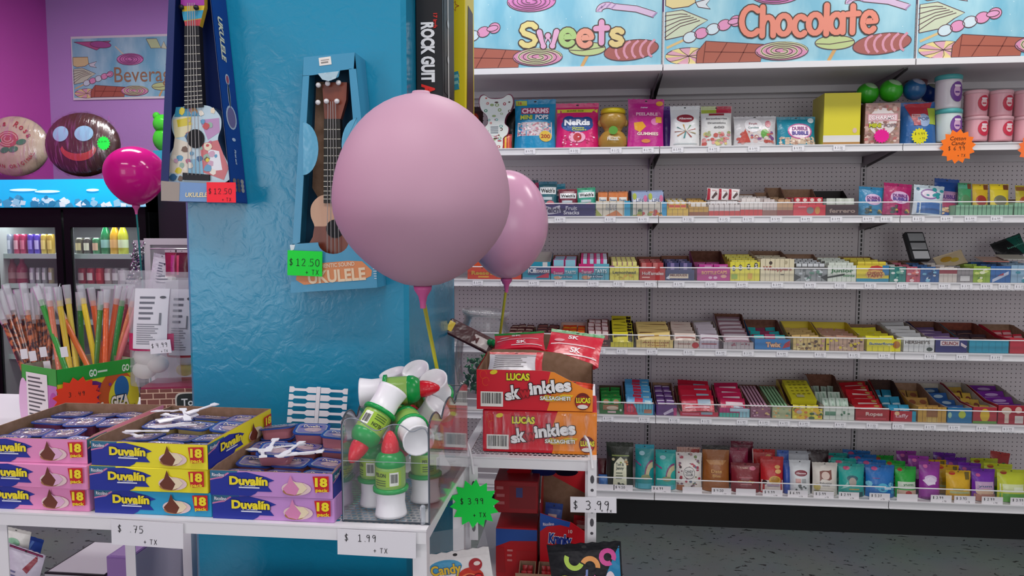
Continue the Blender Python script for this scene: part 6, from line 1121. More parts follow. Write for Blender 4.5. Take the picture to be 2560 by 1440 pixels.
b = MB(); L_ = (p1 - p0).length; fn = plane((0, 0, 0), (L_ / 2, 0, 0), (0, .03, 0)); b.rbox(-L_ / 2, L_ / 2, -.03, .03, -.012, 0, film('#4a1c20'), .005); b.grid(fn, 4, 1, film('#d6c8c4'), .1, .75, -.7, .5, .001); b.grid(fn, 2, 1, film('#e0bf2c'), -.98, -.75, -.6, .6, .001); b.ell(fn, .82, .3, .12, .35, film('#8a6a4c'), .0015, 10); b.text(fn, 'M', .2, -.1, .02, M('#5a2024', .5), .002, .03, 0, None, 0, 0, 2 / L_, 1 / .03)
o = b.build('chocolate_packet', None, (p0 + p1) / 2, (R(62), math.atan2(p0.z - p1.z, p1.x - p0.x), 0)); tag(o, 'brown chocolate packet sticking out over the jar of green sweets', 'candy packet')
gp = at(1238, 862, 2.5); r = rnd(2); b = MB()
for k in range(5): b.ball((r.uniform(-.02, .02), r.uniform(-.01, .01), r.uniform(-.015, .015)), .014, .008, .012, film('#158a44', .8, 70, .15), 8, 5)
tag(b.build('foil_twist', None, gp), 'bright green foil twist in front of the jar', 'foil')
# ---- balloons
def latex(h, rough, sss=.0):
    m, nt, b = newmat('latex_' + h.strip('#')); b.inputs['Base Color'].default_value = lin(h); b.inputs['Roughness'].default_value = rough; b.inputs['Specular IOR Level'].default_value = .35
    lw = N(nt, 'ShaderNodeTexNoise'); lw.inputs['Scale'].default_value = 6; bp_ = N(nt, 'ShaderNodeBump'); bp_.inputs['Strength'].default_value = .02; nt.links.new(lw.outputs['Fac'], bp_.inputs['Height']); nt.links.new(bp_.outputs[0], b.inputs['Normal'])
    return m
def balloon(label, c, rx, zt, zb, mat, stickc, foot, nub=False, knot='#c85a94', bend=None):
    t = thing('balloon', label, 'balloon', c); H1, H2 = zt - c.z, c.z - zb; pr = [(0, H1)]
    for i in range(1, 26):
        a = math.pi / 2 * i / 14
        if i <= 14: pr.append((rx * math.sin(a), H1 * math.cos(a)))
        else:
            s = 1 - (1 - (i - 14) / 11) ** 1.5; pr.append((rx * (max(0., math.cos(s * math.pi / 2)) ** .58) * (1 - .07 * s) + .012 * s, -H2 * (s * .97)))
    b = MB(); b.lathe(pr, 40, mat)
    if nub: b.lathe([(0, H1 + .006), (.018, H1 + .005), (.022, H1 - .004)], 14, mat)
    b.build('latex_body', t)
    b = MB(); b.lathe([(.012, -H2 * .96), (.014, -H2 + .004), (.02, -H2 + .006), (.019, -H2 - .002), (.01, -H2 - .016), (.007, -H2 - .03), (.006, -H2 - .042)], 14, M(knot, .35)); b.build('knot', t)
    f = Vector(foot) - Vector(c); MB().tube([(0, 0, -H2 - .02)] + ([Vector(bend) - Vector(c)] if bend else []) + [f], .0046, M(stickc, .4), 8).build('stick', t); return t
c = at(1055, 505, 1.55); balloon('huge pale pink balloon in front of the blue column', c, .187, 1.898, 1.488, latex('#c498ae', .55), '#e3df3a', (at(1106, 1040, 1.815).x, 1.815, ZT + .004), True, bend=at(1100, 960, 1.80))
c = at(1266, 560, 2.5); balloon('smaller pale pink balloon behind the huge one', c, .142, 1.817, 1.445, latex('#d09bb8', .22), '#dcd53a', (at(1243, 850, 2.5).x, 2.5, ZT + .15))
c = at(337, 432, 3.7); balloon('shiny magenta balloon left of the blue guitar box', c, at(405, 432, 3.7).x - c.x, at(337, 366, 3.7).z, at(350, 516, 3.7).z, latex('#c8127e', .12), '#3aa6a2', (at(357, 690, 3.7).x + .06, 3.7, .05))
q = MB().lathe([(0, 0), (.05, 0), (.055, .02), (.03, .05), (0, .055)], 16, M('#3aa6a2', .3)).build('balloon_weight', None, (at(357, 690, 3.7).x + .06, 3.7, 0)); tag(q, 'teal weight on the floor holding the magenta balloon string', 'weight')
# ---- clip strips, tags and hanging bags of the narrow rack
def strip(px, py0, py1, Y, label):
    a, b_ = at(px, py0, Y), at(px, py1, Y); t = thing('clip_strip', label, 'clip strip', (a.x, Y, b_.z)); L_ = a.z - b_.z
    b = MB(); b.box(-.011, .011, 0, .0015, 0, L_, M('#e4e2e6', .35)); fn = plane((0, -.0002, 0), (1, 0, 0), (0, 0, 1))
    z = L_ - .05; k = 0
    while z > .02: b.ell(fn, 0, z, .004 if k % 2 else .005, .004 if k % 2 else .011, M('#4a484e', .6), .0003, 10); z -= .028; k += 1
    b.build('strip', t); b = MB(); b.tube([(0, -.001, L_ - .02), (-.004, -.006, L_ + .02), (-.012, .002, L_ + .05), (-.02, .02, L_ + .055)], .0035, M('#dcdade', .35), 6); b.build('hook', t)
strip(1184, 1165, 1350, 1.838, 'white perforated clip strip holding the green price star'); strip(1481, 1150, 1372, 1.838, 'white perforated clip strip on the right rack post')
burst_tag('price_star', 'green star price card reading 3.99 on the narrow rack', at(1186, 1260, 1.797), .064, '#0ee04c', [('$ 3.99', -.036, .0, .015), ('+ TX', -.005, -.034, .012)], n=14, spike=.74, rot=(0, R(-3), 0))
burst_tag('price_star', 'green star price card half hidden behind the clear bin', at(1098, 1232, 1.842), .045, '#0edb48', [('5', -.005, -.01, .012)], rot=(0, R(8), R(25)), n=12, spike=.72)
card('white price card reading 3.99 clipped to the right rack post', 1426, 1541, 1241, 1284, 1.83, [('$', -.44, -.28, .52), ('3.99', -.17, -.3, .56), ('+ tx', .16, -.46, .26)], -1)
def worm(cu, cv, r, a0, a1, wd, col, w=.185, h=.26):
    an = [R(a0 + (a1 - a0) * i / 14) for i in range(15)]; q = lambda rr, a: (cu + rr * math.cos(a) * 2 / w, cv + rr * math.sin(a) / h)
    return ('poly', [q(r + wd / 2, a) for a in an] + [q(r - wd / 2, a) for a in an[::-1]], col)
def hang_bag(label, px, py, Y, w, h, body, spec, hdr, rot):
    p = at(px, py, Y); t = pouch('hanging_bag', label, (p.x, Y, p.z - h), w, h, .035, body, spec, None, rot, None, 'candy bag', .08); return t
o = hang_bag('clear topped hanging candy bag with red gummies on a white panel', 1184, 1374, 1.80, .178, .26, '#e6e3e2', [('ell', -.35, .85, .5, .07, '#4a9cc4'), ('txt', 'Candy', -.35, .83, .085, '#e2b82c', '#3a6a90', .46, .03), ('ell', .35, .72, .4, .1, '#c8321e'), ('ell', .05, .58, .5, .12, '#b8202c'), ('ell', .55, .84, .2, .06, '#a81e2a'), ('ell', .6, .85, .1, .02, '#e9d8d2'), ('ell', .3, .7, .28, .07, '#e87a4c'), ('txt', 'EGGS', .1, .68, .12, '#d8242c', '#7a1420', .6, .05), ('ell', -.3, .6, .3, .08, '#2c9ab8'), ('txt', 's', .8, .62, .08, '#e2c02c', None, .08, .04)], None, (0, R(-11), 0))
hd = MB(); fn = plane((0, -.003, .262), (.089, 0, 0), (0, 0, .05)); fd = pouch_surf(.178, .05, .004); hd.grid(lambda u, v, o: Vector((u * .089, -.004 - o, .262 + v * .055)), 4, 2, clear('bag_header', '#dfe0e4', .12, .15)); h_ = hd.build('clear_header', o)
hang_bag('black hanging bag of neon gummy worms at the bottom edge', 1486, 1356, 1.80, .185, .26, '#16151c', [('poly', [(.1, .02), (.35, .55), (.95, .96), (.95, .02)], '#2a86b4'), ('poly', [(-.95, .5), (-.5, .4), (0, .62), (.3, .45), (0, .2), (-.95, .15)], '#3a3a7c')] +
    [worm(.62, .85, .016, -30, 300, .012, '#d8549c'), worm(-.3, .84, .02, 150, 330, .012, '#b9d85c'), worm(.12, .77, .02, 150, -10, .012, '#e8a05c'), worm(-.62, .6, .02, 210, 20, .012, '#d8dc5c'), worm(-.2, .66, .016, 200, 390, .012, '#e0749c')] +
    [('ell', .66 - .14 * (i % 2), .62 - .12 * i, .14, .1, '#e6d3dc') for i in range(3)] + [('ell', .25, .42, .14, .12, '#e2cfd8'), ('poly', [(-.2, .3), (.0, .75), (.06, .75), (-.1, .3)], '#7a8ac0'), ('poly', [(.1, .3), (.22, .7), (.28, .68), (.2, .3)], '#c06a9c')], None, (0, R(-6), 0))
# ---- shelf below: boxes on the narrow rack
DRED = film('#7d1620', .1)
def low_box(label, px0, px1, py0, py1, Y, d, col, spec, cat='candy box'):
    a, c = at(px0, py1, Y), at(px1, py0, Y); w, h = c.x - a.x, c.z - a.z
    t = thing('stock_box', label, cat, ((a.x + c.x) / 2, Y, a.z)); b = MB(); b.rbox(-w / 2, w / 2, 0, d, 0, h, M(col, .4), .002); b.build('carton_body', t)
    f = MB(); f.box(-w / 2 + .002, w / 2 - .002, -.0006, .0006, .002, h - .002, M(col, .4)); art(f, plane((0, -.0006, 0), (w / 2, 0, 0), (0, 0, h)), w, h, spec, .0004, lambda c: M(c, .4)); f.build('printed_front', t); return t
zs = .661
def zfit(t): t.location.z = zs + (t.location.z - zs); return t
lowA = low_box('dark red stock box with a blue wave on the shelf of the narrow rack', 1240, 1343, 1281, 1400, 1.96, .2, '#b0161e', [('poly', [(-1, .62), (-.3, .74), (1, .76), (1, .98), (-1, .98)], '#274f9c'), ('rect', .0, .9, .2, .55, '#a81c22'), ('hstr', -.45, -.1, .3, .6, 3, 4, '#c87a78'), ('poly', [(-1, .1), (-.55, .1), (-.6, .6), (-1, .62)], '#9c141c')])
lowA.location.z = zs
lowB = low_box('plain dark red stock box stacked on the blue wave one', 1236, 1345, 1205, 1281, 1.965, .2, '#8c1820', [('rect', -.3, .9, .15, .85, '#7a1a20'), ('rect', .0, .3, .5, .8, '#3a3a6c'), ('hstr', -.9, -.5, .2, .9, 3, 6, '#a85a5c')])
hA = at(1290, 1281, 1.96).z - zs
t = thing('display_carton', 'red and blue opened snack carton showing brown card inside', 'display carton', (at(1405, 1300, 1.96).x, 1.96, zs))
x0, x1 = at(1350, 1300, 1.96).x - t.location.x, at(1463, 1300, 1.96).x - t.location.x; H2 = at(1400, 1213, 1.96).z - zs; hl = at(1350, 1282, 1.96).z - zs; hr = at(1460, 1330, 1.96).z - zs; KR = M('#cc1a28', .35)
b = MB(); b.box(x0, x1, .15, .153, 0, H2, KR, front=CARD); b.add([(x0, 0, 0), (x0, .15, 0), (x0, .15, H2), (x0, .06, H2 * .95), (x0, 0, hl)], [(0, 1, 2, 3, 4)], KR); b.add([(x1, 0, 0), (x1, .15, 0), (x1, .15, H2), (x1, 0, hr)], [(0, 1, 2, 3)], KR); b.box(x0, x1, 0, .15, 0, .003, CARD)
b.add([(x0, .1495, H2), (x1, .1495, H2), (x1, .1495, H2 * .72), (x0 + .03, .1495, H2 * .9)], [(0, 1, 2, 3)], KR); b.build('tray', t)
f = MB(); w = x1 - x0; fn = plane(((x0 + x1) / 2, -.0005, 0), (w / 2, 0, 0), (0, 0, 1)); f.prism([(-1, 0), (-1, hl), (-.3, hl * .93), (.4, (hl + hr) / 2), (1, hr), (1, 0)], -.003, 0, KR, fn)
f.poly(fn, [(-1, hl * .72), (-.7, hl * .8), (-.1, hl * .83), (.3, hl * .8), (.35, (hl + hr) / 2 + .002), (-.3, hl * .93), (-1, hl)], M('#2450a4', .4), .0005); f.text(fn, 'Kranky', -.1, hl * .62, .025, M('#1f3a94', .4), .002, .05, 0, .062, -.08, 0, 2 / w, 1, M('#e8e4ee', .4), .05); f.text(fn, 'Ricolino', -.62, hl * .84, .008, M('#e6d8e4', .4), .0012, .02, 0, .03, .1, 0, 2 / w, 1); f.text(fn, '10', .35, hl * .74, .009, M('#e8d8d8', .4), .0012, .02, 0, None, 0, 0, 2 / w, 1)
f.poly(fn, [(-.2, hl * .2), (.0, hl * .42), (.15, hl * .3), (.35, hl * .46), (.4, hl * .4), (.2, hl * .15)], M('#4a1c14', .5), .001); f.build('front_panel', t)
for k, (px, py, c, lb) in enumerate(((1372, 1278, '#3052a0', 'blue and red crumpled packet inside the opened snack carton'), (1446, 1310, '#a81c28', 'clear red packet at the right side of the opened snack carton'))):
    p = at(px, py, 2.03); pouch('snack_packet', lb, (p.x, 2.03, zs + .01), .05, p.z - zs + .01, .03, c, [('ell', .2, .6, .4, .14, '#c8421c'), ('rect', -.6, .4, .75, .82, '#d8c0b8')], None, (R(-6), R(5), 0), None, 'snack packet')
for k, (px0, px1, py, c, lb) in enumerate(((1268, 1330, 1186, '#9c1420', 'red crumpled bag lying on the stacked dark red boxes'), (1330, 1392, 1196, '#16235c', 'dark blue shiny bag lying behind the red one'), (1388, 1446, 1190, '#15152a', 'black shiny bag on top of the opened snack carton'))):
    a, c2 = at(px0, 1216, 2.05), at(px1, py, 2.05); pouch('snack_bag', lb, ((a.x + c2.x) / 2, 2.03 + .005 * k, at(1290, 1204, 1.965).z + .006), (c2.x - a.x) * .98, .09, .03, c, [('ell', .2, .4, .5, .1, '#b04a50' if k == 0 else '#2c4aa8')], None, (R(-60), 0, R(4)), None, 'snack bag')
for k, (px, lb) in enumerate(((1316, 'small red packet pile carton left of the cardboard flap'), (1365, 'small red packet pile carton right of its twin'))):
    p = at(px, 1412, 1.90); t = carton('packet_tray', lb, (p.x, 1.885, zs + .001), .045, .07, .028, .05, '#b81a24', [('rect', -.8, .8, .2, .8, '#c8303a')], CARD, (0, 0, 0), 'display carton')
    fill(t, 'candy_packet', 'small clear and red packet in the low tray ' + ('at the left' if k == 0 else 'at the right'), 'candy packet', 'packets in the low tray ' + ('at the left' if k == 0 else 'at the right'), 'bag', .045, .07, 2, 2, .04, .012, '#b3262c', [('rect', -.4, .6, .3, .6, '#dccac8')])
o = MB().box(-.06, .07, 0, .004, 0, .05, CARD).build('cardboard_flap', None, (at(1345, 1425, 1.87).x, 1.872, .664)); tag(o, 'plain brown cardboard flap at the front of the lower shelf', 'cardboard')
# ---- lower shelf of the wide rack: three cartons with polka dot rims
for k, (xc, w, c, lb) in enumerate(((-.935, .185, '#a8306c', 'brown carton with a magenta rim under the wide rack'), (-.722, .185, '#c22a74', 'carton with pink polka dot rim in the middle under the wide rack'), (-.512, .18, '#a8202c', 'carton with dark red rim under the clear bin'))):
    t = carton('display_carton', lb, (xc, 1.42, .532), w, .37, .15, .165, c, [], speckled('brown_cardboard_low', '#6d4a34', '#7a553c', 60, .85), (0, 0, R(-2)), 'display carton', None, .16, .1, .004)
    b = MB(); rm = M(c, .45)
    for s in (-1, 1): b.box(s * w / 2 - .012, s * w / 2 + .012, .0, .36, .158, .163, rm)
    fn = plane((0, 0, .1632), (1, 0, 0), (0, 1, 0)); r = rnd(k)
    for s in (-1, 1):
        for i in range(16): b.ell(fn, s * w / 2 + r.uniform(-.008, .008), .01 + .022 * i, .003, .003, M('#e88ab8' if k < 2 else '#c8525c', .5), .0003, 6)
    b.build('folded_rim', t)
    fill(t, 'candy_packet', ('small red candy packet in the magenta rimmed carton', 'small red candy packet in the polka dot carton', 'small red candy packet in the dark red rimmed carton')[k], 'candy packet', ('packets in the magenta carton', 'packets in the polka dot carton', 'packets in the dark red carton')[k], 'bag', w, .35, 2, 3, .13, .05, '#a8222c', [('ell', 0, .7, .6, .1, '#d8404c')], y0=.03)
# ---------------------------------------------------------------- boxed instruments on the blue column
def outline(pxs, Y, o): return [((at(x, y, Y) - o).x, (at(x, y, Y) - o).z) for x, y in pxs]
FR = plane((0, 0, 0), (1, 0, 0), (0, 0, 1))
def shifted(y): return lambda u, v, k=0.: Vector((u, y - k, v))
YW = 1.948
def uke(t, bodypx, neck, headpx, hole, bridge, Y, o, mats, thick=.04):
    bm, nm, hm, pm = mats; p = smooth_loop(outline(bodypx, Y, o)); f = shifted(Y - o.y)
    b = MB(); b.prism(p, -thick, 0, bm[0], f, bm[1]); 
    for k, (poly, c) in enumerate(bm[2]): b.poly(f, outline(poly, Y, o), c, .0004 + .00003 * k)
    b.ell(f, *outline([hole[:2]], Y, o)[0], hole[2], hole[2], M('#0c0d14', .6), .0022, 24); b.build('body', t)
    b = MB(); b.prism(outline(neck, Y, o), -.012, .006, nm, f); fr = M('#b9b4a8', .3, .6)
    (xa, ya), (xb, yb), (xc, yc), (xd, yd) = neck  # top left, top right, bottom right, bottom left
    for k in range(1, 13):
        s = 1 - .5 ** (k / 7.5) * 1.0; s = min(.97, s * 1.42)
        l_, r_ = outline([(xa + (xd - xa) * s, ya + (yd - ya) * s), (xb + (xc - xb) * s, yb + (yc - yb) * s)], Y, o); b.ribbon(f, [l_, r_], .0016, fr, .0066)
    b.build('neck', t)
    b = MB(); b.prism(outline(headpx, Y, o), -.014, .002, hm[0], f)
    for poly, c in hm[1]: b.poly(f, outline(poly, Y, o), c, .0026)
    b.build('headstock', t)
    if bridge: b = MB(); b.prism(outline(bridge, Y, o), 0, .007, M('#14151c', .5), f); b.build('bridge', t)
    b = MB(); n = 4
    for k in range(n):
        s = (k + .5) / n; bx_ = bridge or [(hole[0] - 22, hole[1] + 70), (hole[0] + 30, hole[1] + 70)]
        top = outline([(xa + (xb - xa) * (.2 + .6 * s), pm[0])], Y, o)[0]; bot = outline([(bx_[0][0] + (bx_[1][0] - bx_[0][0]) * (.15 + .6 * s), bx_[0][1] + 6)], Y, o)[0]
        b.tube([f(top[0], top[1], .009), f(bot[0], bot[1], .009)], .0009, M('#e9e8e4', .3), 5)
    b.build('strings', t)
    for (x, y) in pm[1]:
        q = outline([(x, y)], Y, o)[0]; b = MB(); b.lathe([(0, .014), (.006, .0125), (.007, .008), (.003, .005), (.003, 0)], 12, pm[2]); b.build('tuning_peg', t, f(q[0], q[1], .002), (R(90), 0, 0))
# blue boxed toy ukulele
Yf = 1.862; o = at(500, 250, Yf); NV = M('#12378c', .35); NVD = M('#0e2460', .5)
t = thing('ukulele_box', 'dark blue open box with a colourful toy ukulele at the left column edge', 'boxed toy', o)
LT, RT, RB_, LB = (429, -60), (520, -60), (581, 506), (403, 502); q = outline([LT, RT, RB_, LB], Yf, o); D_ = YW - Yf
b = MB(); f = shifted(0); b.add([f(x, z, -D_ + .002) for x, z in q], [(0, 1, 2, 3)], NVD); b.add([f(x, z, -D_) for x, z in q], [(0, 1, 2, 3)], NV)
for i, mt, inn in ((0, NV, NVD), (1, NV, M('#b9bec8', .5)), (2, NV, NVD), (3, NV, NVD)):
    a, c = q[i], q[(i + 1) % 4]; b.add([f(a[0], a[1], 0), f(c[0], c[1], 0), f(c[0], c[1], -D_), f(a[0], a[1], -D_)], [(0, 1, 2, 3)], mt)
    cx, cz = sum(p[0] for p in q) / 4, sum(p[1] for p in q) / 4; ii = lambda p: (p[0] + (cx - p[0]) * .02, p[1] + (cz - p[1]) * .004)
    a, c = ii(a), ii(c); b.add([f(a[0], a[1], -.0005), f(c[0], c[1], -.0005), f(c[0], c[1], -D_ + .003), f(a[0], a[1], -D_ + .003)], [(0, 1, 2, 3)], inn)
b.build('box_shell', t)
b = MB(); pl = outline([(424, -60), (440, -60), (428, 300), (421, 455), (402, 455)], Yf, o); b.prism([pl[0], pl[1], pl[2], pl[3], pl[4]], -.002, 0, NVD, f)
pl = outline([(402, 452), (582, 462), (581, 506), (403, 502)], Yf, o); b.prism(pl, -.002, 0, M('#6c93c4', .35), f); m_ = outline([(403, 452), (450, 456), (448, 503), (403, 502)], Yf, o); b.poly(f, m_, M('#9a8f86', .4), .0006)
c = outline([(492, 487)], Yf, o)[0]; b.text(f, 'UKULELE', c[0], c[1], .011, M('#e6d8a8', .4), .001, .03, .2, .062)
b.build('front_panel', t)
b = MB(); a, c = q[1], q[2]   # printed right side
def sidef(u, v, k=0.): x = a[0] + (c[0] - a[0]) * (1 - v); z = a[1] + (c[1] - a[1]) * (1 - v); return Vector((x + .0006 + k, u * D_, z))
H_ = a[1] - c[1]
b.poly(sidef, [(.02, .004), (.98, .004), (.98, .996), (.02, .996)], NV, .0003)
def vt(s, cu, cv, h, mat, w): b.text(lambda x, y, k: sidef(cu + y / D_, cv - x / H_, k), s, 0, 0, h, mat, .001, .04, .2, w)
vt('UKULELE', .42, .74, .022, M('#e9e3c0', .4), .115); vt('First act', .5, .21, .009, M('#c9d2e2', .4), .04)
b.ell(sidef, .5, .29, .12, .008, M('#c9d2e2', .4), .001, 10)
for (v0, v1, wd, cc) in ((.585, .54, .22, '#c5cad6'), (.54, .44, .13, '#c5cad6'), (.44, .34, .55, '#c5cad6')): b.ell(sidef, .5, (v0 + v1) / 2, wd * .6, (v0 - v1) * .55, M(cc, .4), .0008, 18)
for (v0, v1, wd, cc) in ((.58, .545, .14, '#b0485a'), (.545, .44, .08, '#1c1c28'), (.435, .345, .42, '#7c6a94')): b.ell(sidef, .5, (v0 + v1) / 2, wd * .6, (v0 - v1) * .52, M(cc, .4), .0012, 18)
for k in range(9): b.ell(sidef, .25 + .25 * (k % 3), .06 + .02 * (k // 3), .11, .012, M(('#8c7a70', '#5a4a4c', '#b0a49a')[k % 3], .4), .001, 8)
b.build('side_print', t)
PTX = rnd(21)
bodypx = [(490, 264), (455, 268), (432, 292), (430, 322), (437, 345), (434, 368), (420, 395), (412, 425), (418, 452), (450, 462), (492, 464), (540, 462), (572, 450), (576, 425), (564, 396), (549, 368), (545, 345), (553, 318), (550, 290), (525, 266)]
PT = [([(432, 300), (470, 285), (482, 310), (470, 340), (437, 345)], M('#e4d9b0', .3)), ([(442, 300), (478, 292), (480, 312), (445, 318)], M('#d9c53a', .3)), ([(500, 300), (548, 295), (550, 330), (520, 350)], M('#b58ab8', .3)), ([(437, 345), (480, 360), (470, 440), (416, 430), (434, 368)], M('#ded3c4', .3)), ([(500, 360), (545, 350), (572, 420), (560, 450), (505, 430)], M('#c76a70', .3)), ([(520, 372), (548, 378), (556, 425), (525, 428)], M('#e4e6ec', .3)), ([(470, 400), (505, 395), (510, 445), (470, 450)], M('#7fb4d0', .3)), ([(440, 268), (490, 266), (500, 290), (436, 292)], M('#3f92b4', .3))]
for k in range(64):   # busy printed collage without figures
    x, y = PTX.uniform(428, 560), PTX.uniform(275, 450)
    e = ((x - 490) / (50 if y < 330 else 44 if y < 380 else 66)) ** 2
    if e > .75 or (y > 425 and 455 < x < 530): continue
    s_ = PTX.uniform(5, 13); n_ = PTX.choice((5, 6, 7, 9)); a0 = PTX.uniform(0, 6)
    PT.append(([(x + s_ * math.cos(a0 + 6.283 * i / n_) * PTX.uniform(.6, 1), y + s_ * math.sin(a0 + 6.283 * i / n_) * PTX.uniform(.6, 1)) for i in range(n_)], M(PTX.choice(('#d9c53a', '#a8763c', '#e6dfd2', '#6a4a3a', '#c0484c', '#5a9ac0', '#c9a0b8', '#8fb0a0', '#e2d6bc', '#b85a7c', '#3f6a94', '#d8b48c')), .3)))
uke(t, bodypx, [(464, 66), (500, 66), (510, 268), (464, 272)], [(453, -30), (512, -30), (512, 18), (500, 66), (464, 66), (455, 20)], (490, 347, .025), [(460, 432), (526, 437), (526, 452), (460, 450)], 1.885, o,
    ((M('#b9d0dc', .25), M('#2f4a6a', .4), PT), M('#14151c', .5), (M('#d9b83a', .3), [([(453, -30), (512, -30), (512, 14), (453, 16)], M('#a03a9c', .3)), ([(456, 30), (510, 26), (505, 46), (460, 52)], M('#3a9cc0', .3)), ([(462, 54), (504, 48), (500, 66), (464, 66)], M('#b8404c', .3))]), (10, [(459, 21), (496, 22)], M('#1a1a20', .4))))
card('red price card reading 12.50 on the dark blue ukulele box', 516, 590, 456, 506, 1.852, [('$', -.44, -.08, .27), ('12.50', -.26, -.08, .27), ('+ TX', .02, -.44, .18)], 1, '#ff2a3c')
# pale blue boxed wooden ukulele
o = at(840, 430, Yf); SB = film('#3f93b8', .08, 20, .3); SBD = M('#2c6e8e', .5); t = thing('ukulele_box', 'light blue open box with a brown wooden ukulele in the middle of the column', 'boxed toy', o)
q = outline([(759, 143), (887, 131), (943, 719), (726, 732)], Yf, o); b = MB(); b.add([f(x, z, -D_) for x, z in q], [(0, 1, 2, 3)], SB); b.add([f(x, z, -D_ + .003) for x, z in q], [(0, 1, 2, 3)], M('#1c4a66', .6))
for i in range(4):
    a, c = q[i], q[(i + 1) % 4]; b.add([f(a[0], a[1], 0), f(c[0], c[1], 0), f(c[0], c[1], -D_), f(a[0], a[1], -D_)], [(0, 1, 2, 3)], SB)
b.build('box_shell', t)
b = MB(); ol = lambda pts: outline(pts, Yf, o)
b.prism(ol([(759, 143), (887, 131), (884, 172), (850, 176), (846, 192), (826, 202), (806, 198), (795, 186), (780, 188), (757, 190)]), -.002, 0, SB, f)
b.prism(ol([(757, 189), (773, 188), (766, 312), (750, 606), (731, 612)]), -.002, 0, SB, f); b.prism(ol([(872, 172), (890, 172), (936, 612), (922, 610), (884, 320)]), -.002, 0, SB, f)
n_ = [(833 + 38 * math.cos(a), 606 + 29 * math.sin(a)) for a in [math.pi * (1 - i / 12) for i in range(13)]]
b.prism(ol([(726, 732), (731, 610)] + n_ + [(937, 608), (943, 719)]), -.002, 0, SB, f)
for s, cx, cy in ((1, 758, 372), (-1, 892, 362)):
    b.prism(ol([(cx, cy - 68)] + [(cx + s * 38 * math.cos(a), cy - 66 * math.sin(a)) for a in [math.pi / 2 - math.pi * i / 14 for i in range(15)]] + [(cx, cy + 68)]), -.001, .001, film('#58a6c8', .25, 26, .2), f)
b.prism(ol([(795, 184), (848, 178), (840, 196), (822, 203), (806, 199)]), .0005, .0012, film('#a9c6d2', .4, 40, .15), f)
bd = ol([(745, 668), (752, 662), (870, 652), (905, 653), (930, 676), (928, 690), (912, 697), (760, 712), (740, 700)]); b.poly(f, bd, M('#d88c5c', .5), .0006); b.poly(f, ol([(725, 612), (738, 612), (735, 624), (727, 628)]), M('#d6e4ea', .4), .0008)
c = ol([(842, 689)])[0]; b.text(f, 'UKULELE', c[0], c[1], .03, M('#e6cfae', .5), .0012, .035, 0, .155, R(4.5)); c = ol([(833, 663)])[0]; b.text(f, 'AUTHENTIC SOUND', c[0], c[1], .010, M('#e9d8c0', .5), .0012, .015, 0, .115, R(4.5))
for k in range(7): c = ol([(938, 660 + 6 * k)])[0]; b.ribbon(f, [(c[0] - .008 + .001 * k, c[1]), (c[0] + .004, c[1])], .002, M('#c9d8de', .5), .0012)
b.build('front_panel', t)
c = ol([(813, 153)])[0]; MB().box(-.016, .016, 0, .0006, -.010, .010, M('#e6e3dc', .6)).ribbon(plane((0, -.0003, 0), (1, 0, 0), (0, 0, 1)), [(-.011, .003), (.011, .003)], .002, M('#9c9a96', .6), .0003).ribbon(plane((0, -.0003, 0), (1, 0, 0), (0, 0, 1)), [(-.011, -.003), (.008, -.003)], .0035, M('#84827e', .6), .0003).build('paper_sticker', t, (c[0], -.001, c[1]), (0, R(-6), 0))
b = MB(); b.prism(outline([(792, 205), (812, 205), (812, 520), (782, 470)], 1.93, o), 0, .004, CARD, shifted(1.93 - o.y)); b.build('card_insert', t)
WD, WR = speckled('pale_spruce', '#c99c80', '#d3a98c', 40, .35, 3, 0, .3, .7, (1, 1, .1)), speckled('red_brown_wood', '#6a2f22', '#83402c', 30, .3, 3, 0, .3, .7, (1, 1, .12))
bodypx = [(832, 487), (800, 490), (779, 512), (777, 540), (786, 566), (782, 592), (764, 625), (760, 665), (790, 690), (838, 694), (890, 690), (918, 662), (912, 622), (892, 590), (886, 566), (892, 540), (890, 510), (868, 490)]
uke(t, bodypx, [(812, 298), (852, 298), (858, 508), (811, 508)], [(806, 212), (830, 206), (868, 206), (866, 250), (852, 298), (812, 298), (809, 250)], (838, 572, .024), [(806, 640), (872, 640), (872, 652), (806, 652)], 1.885, o,
    ((WD, WR, [([(786, 566), (782, 592), (764, 625), (760, 665), (790, 690), (838, 694), (890, 690), (918, 662), (912, 622), (892, 590), (886, 566), (860, 566), (838, 562), (810, 566)], WR)]), M('#23211f', .5), (WR, []), (255, [(823, 211), (850, 209), (820, 255), (846, 255), (800, 215), (799, 258)], M('#dfe0e2', .2))))
card('bright green price card reading 12.50 on the light blue ukulele box', 718, 806, 627, 690, 1.852, [('$', -.45, -.1, .27), ('12.50', -.26, -.1, .28), ('+ TX', .02, -.44, .2)], 2, '#10e03c')
# two boxes on the side of the column seen edge-on
def side_box(label, Y0, Y1, X1, z0, z1, col, front):
    t = thing('guitar_box', label, 'boxed toy', (CX1, Y0, z0)); b = MB(); w = X1 - CX1; b.rbox(.002, w, 0, Y1 - Y0, 0, z1 - z0, M(col, .35), .002); b.build('box_shell', t)
    b = MB(); fn = plane((w + .0006, 0, 0), (0, 1, 0), (0, 0, 1)); front(b, fn, Y1 - Y0, z1 - z0); b.build('window_front', t); return t, w
def rf(b, fn, d, h):
    b.poly(fn, [(.02, .04), (d - .02, .04), (d - .02, h - .05), (.02, h - .05)], M('#1c1b1e', .4), .0004); b.ribbon(fn, [(d * .45, .0), (d * .42, .25), (d * .4, h)], .016, M('#c9c7c4', .35), .0012)
    for k in range(3): b.ell(fn, d * .4, .14 + .1 * k, .012, .012, M('#d9d9da', .3), .002, 10)
t, w = side_box('black guitar box on the right side of the column with white lettering', 2.062, 2.24, -.414, 1.96, 2.78, '#16171c', rf)
b = MB(); fn = plane((0, -.0006, 0), (1, 0, 0), (0, 0, 1))
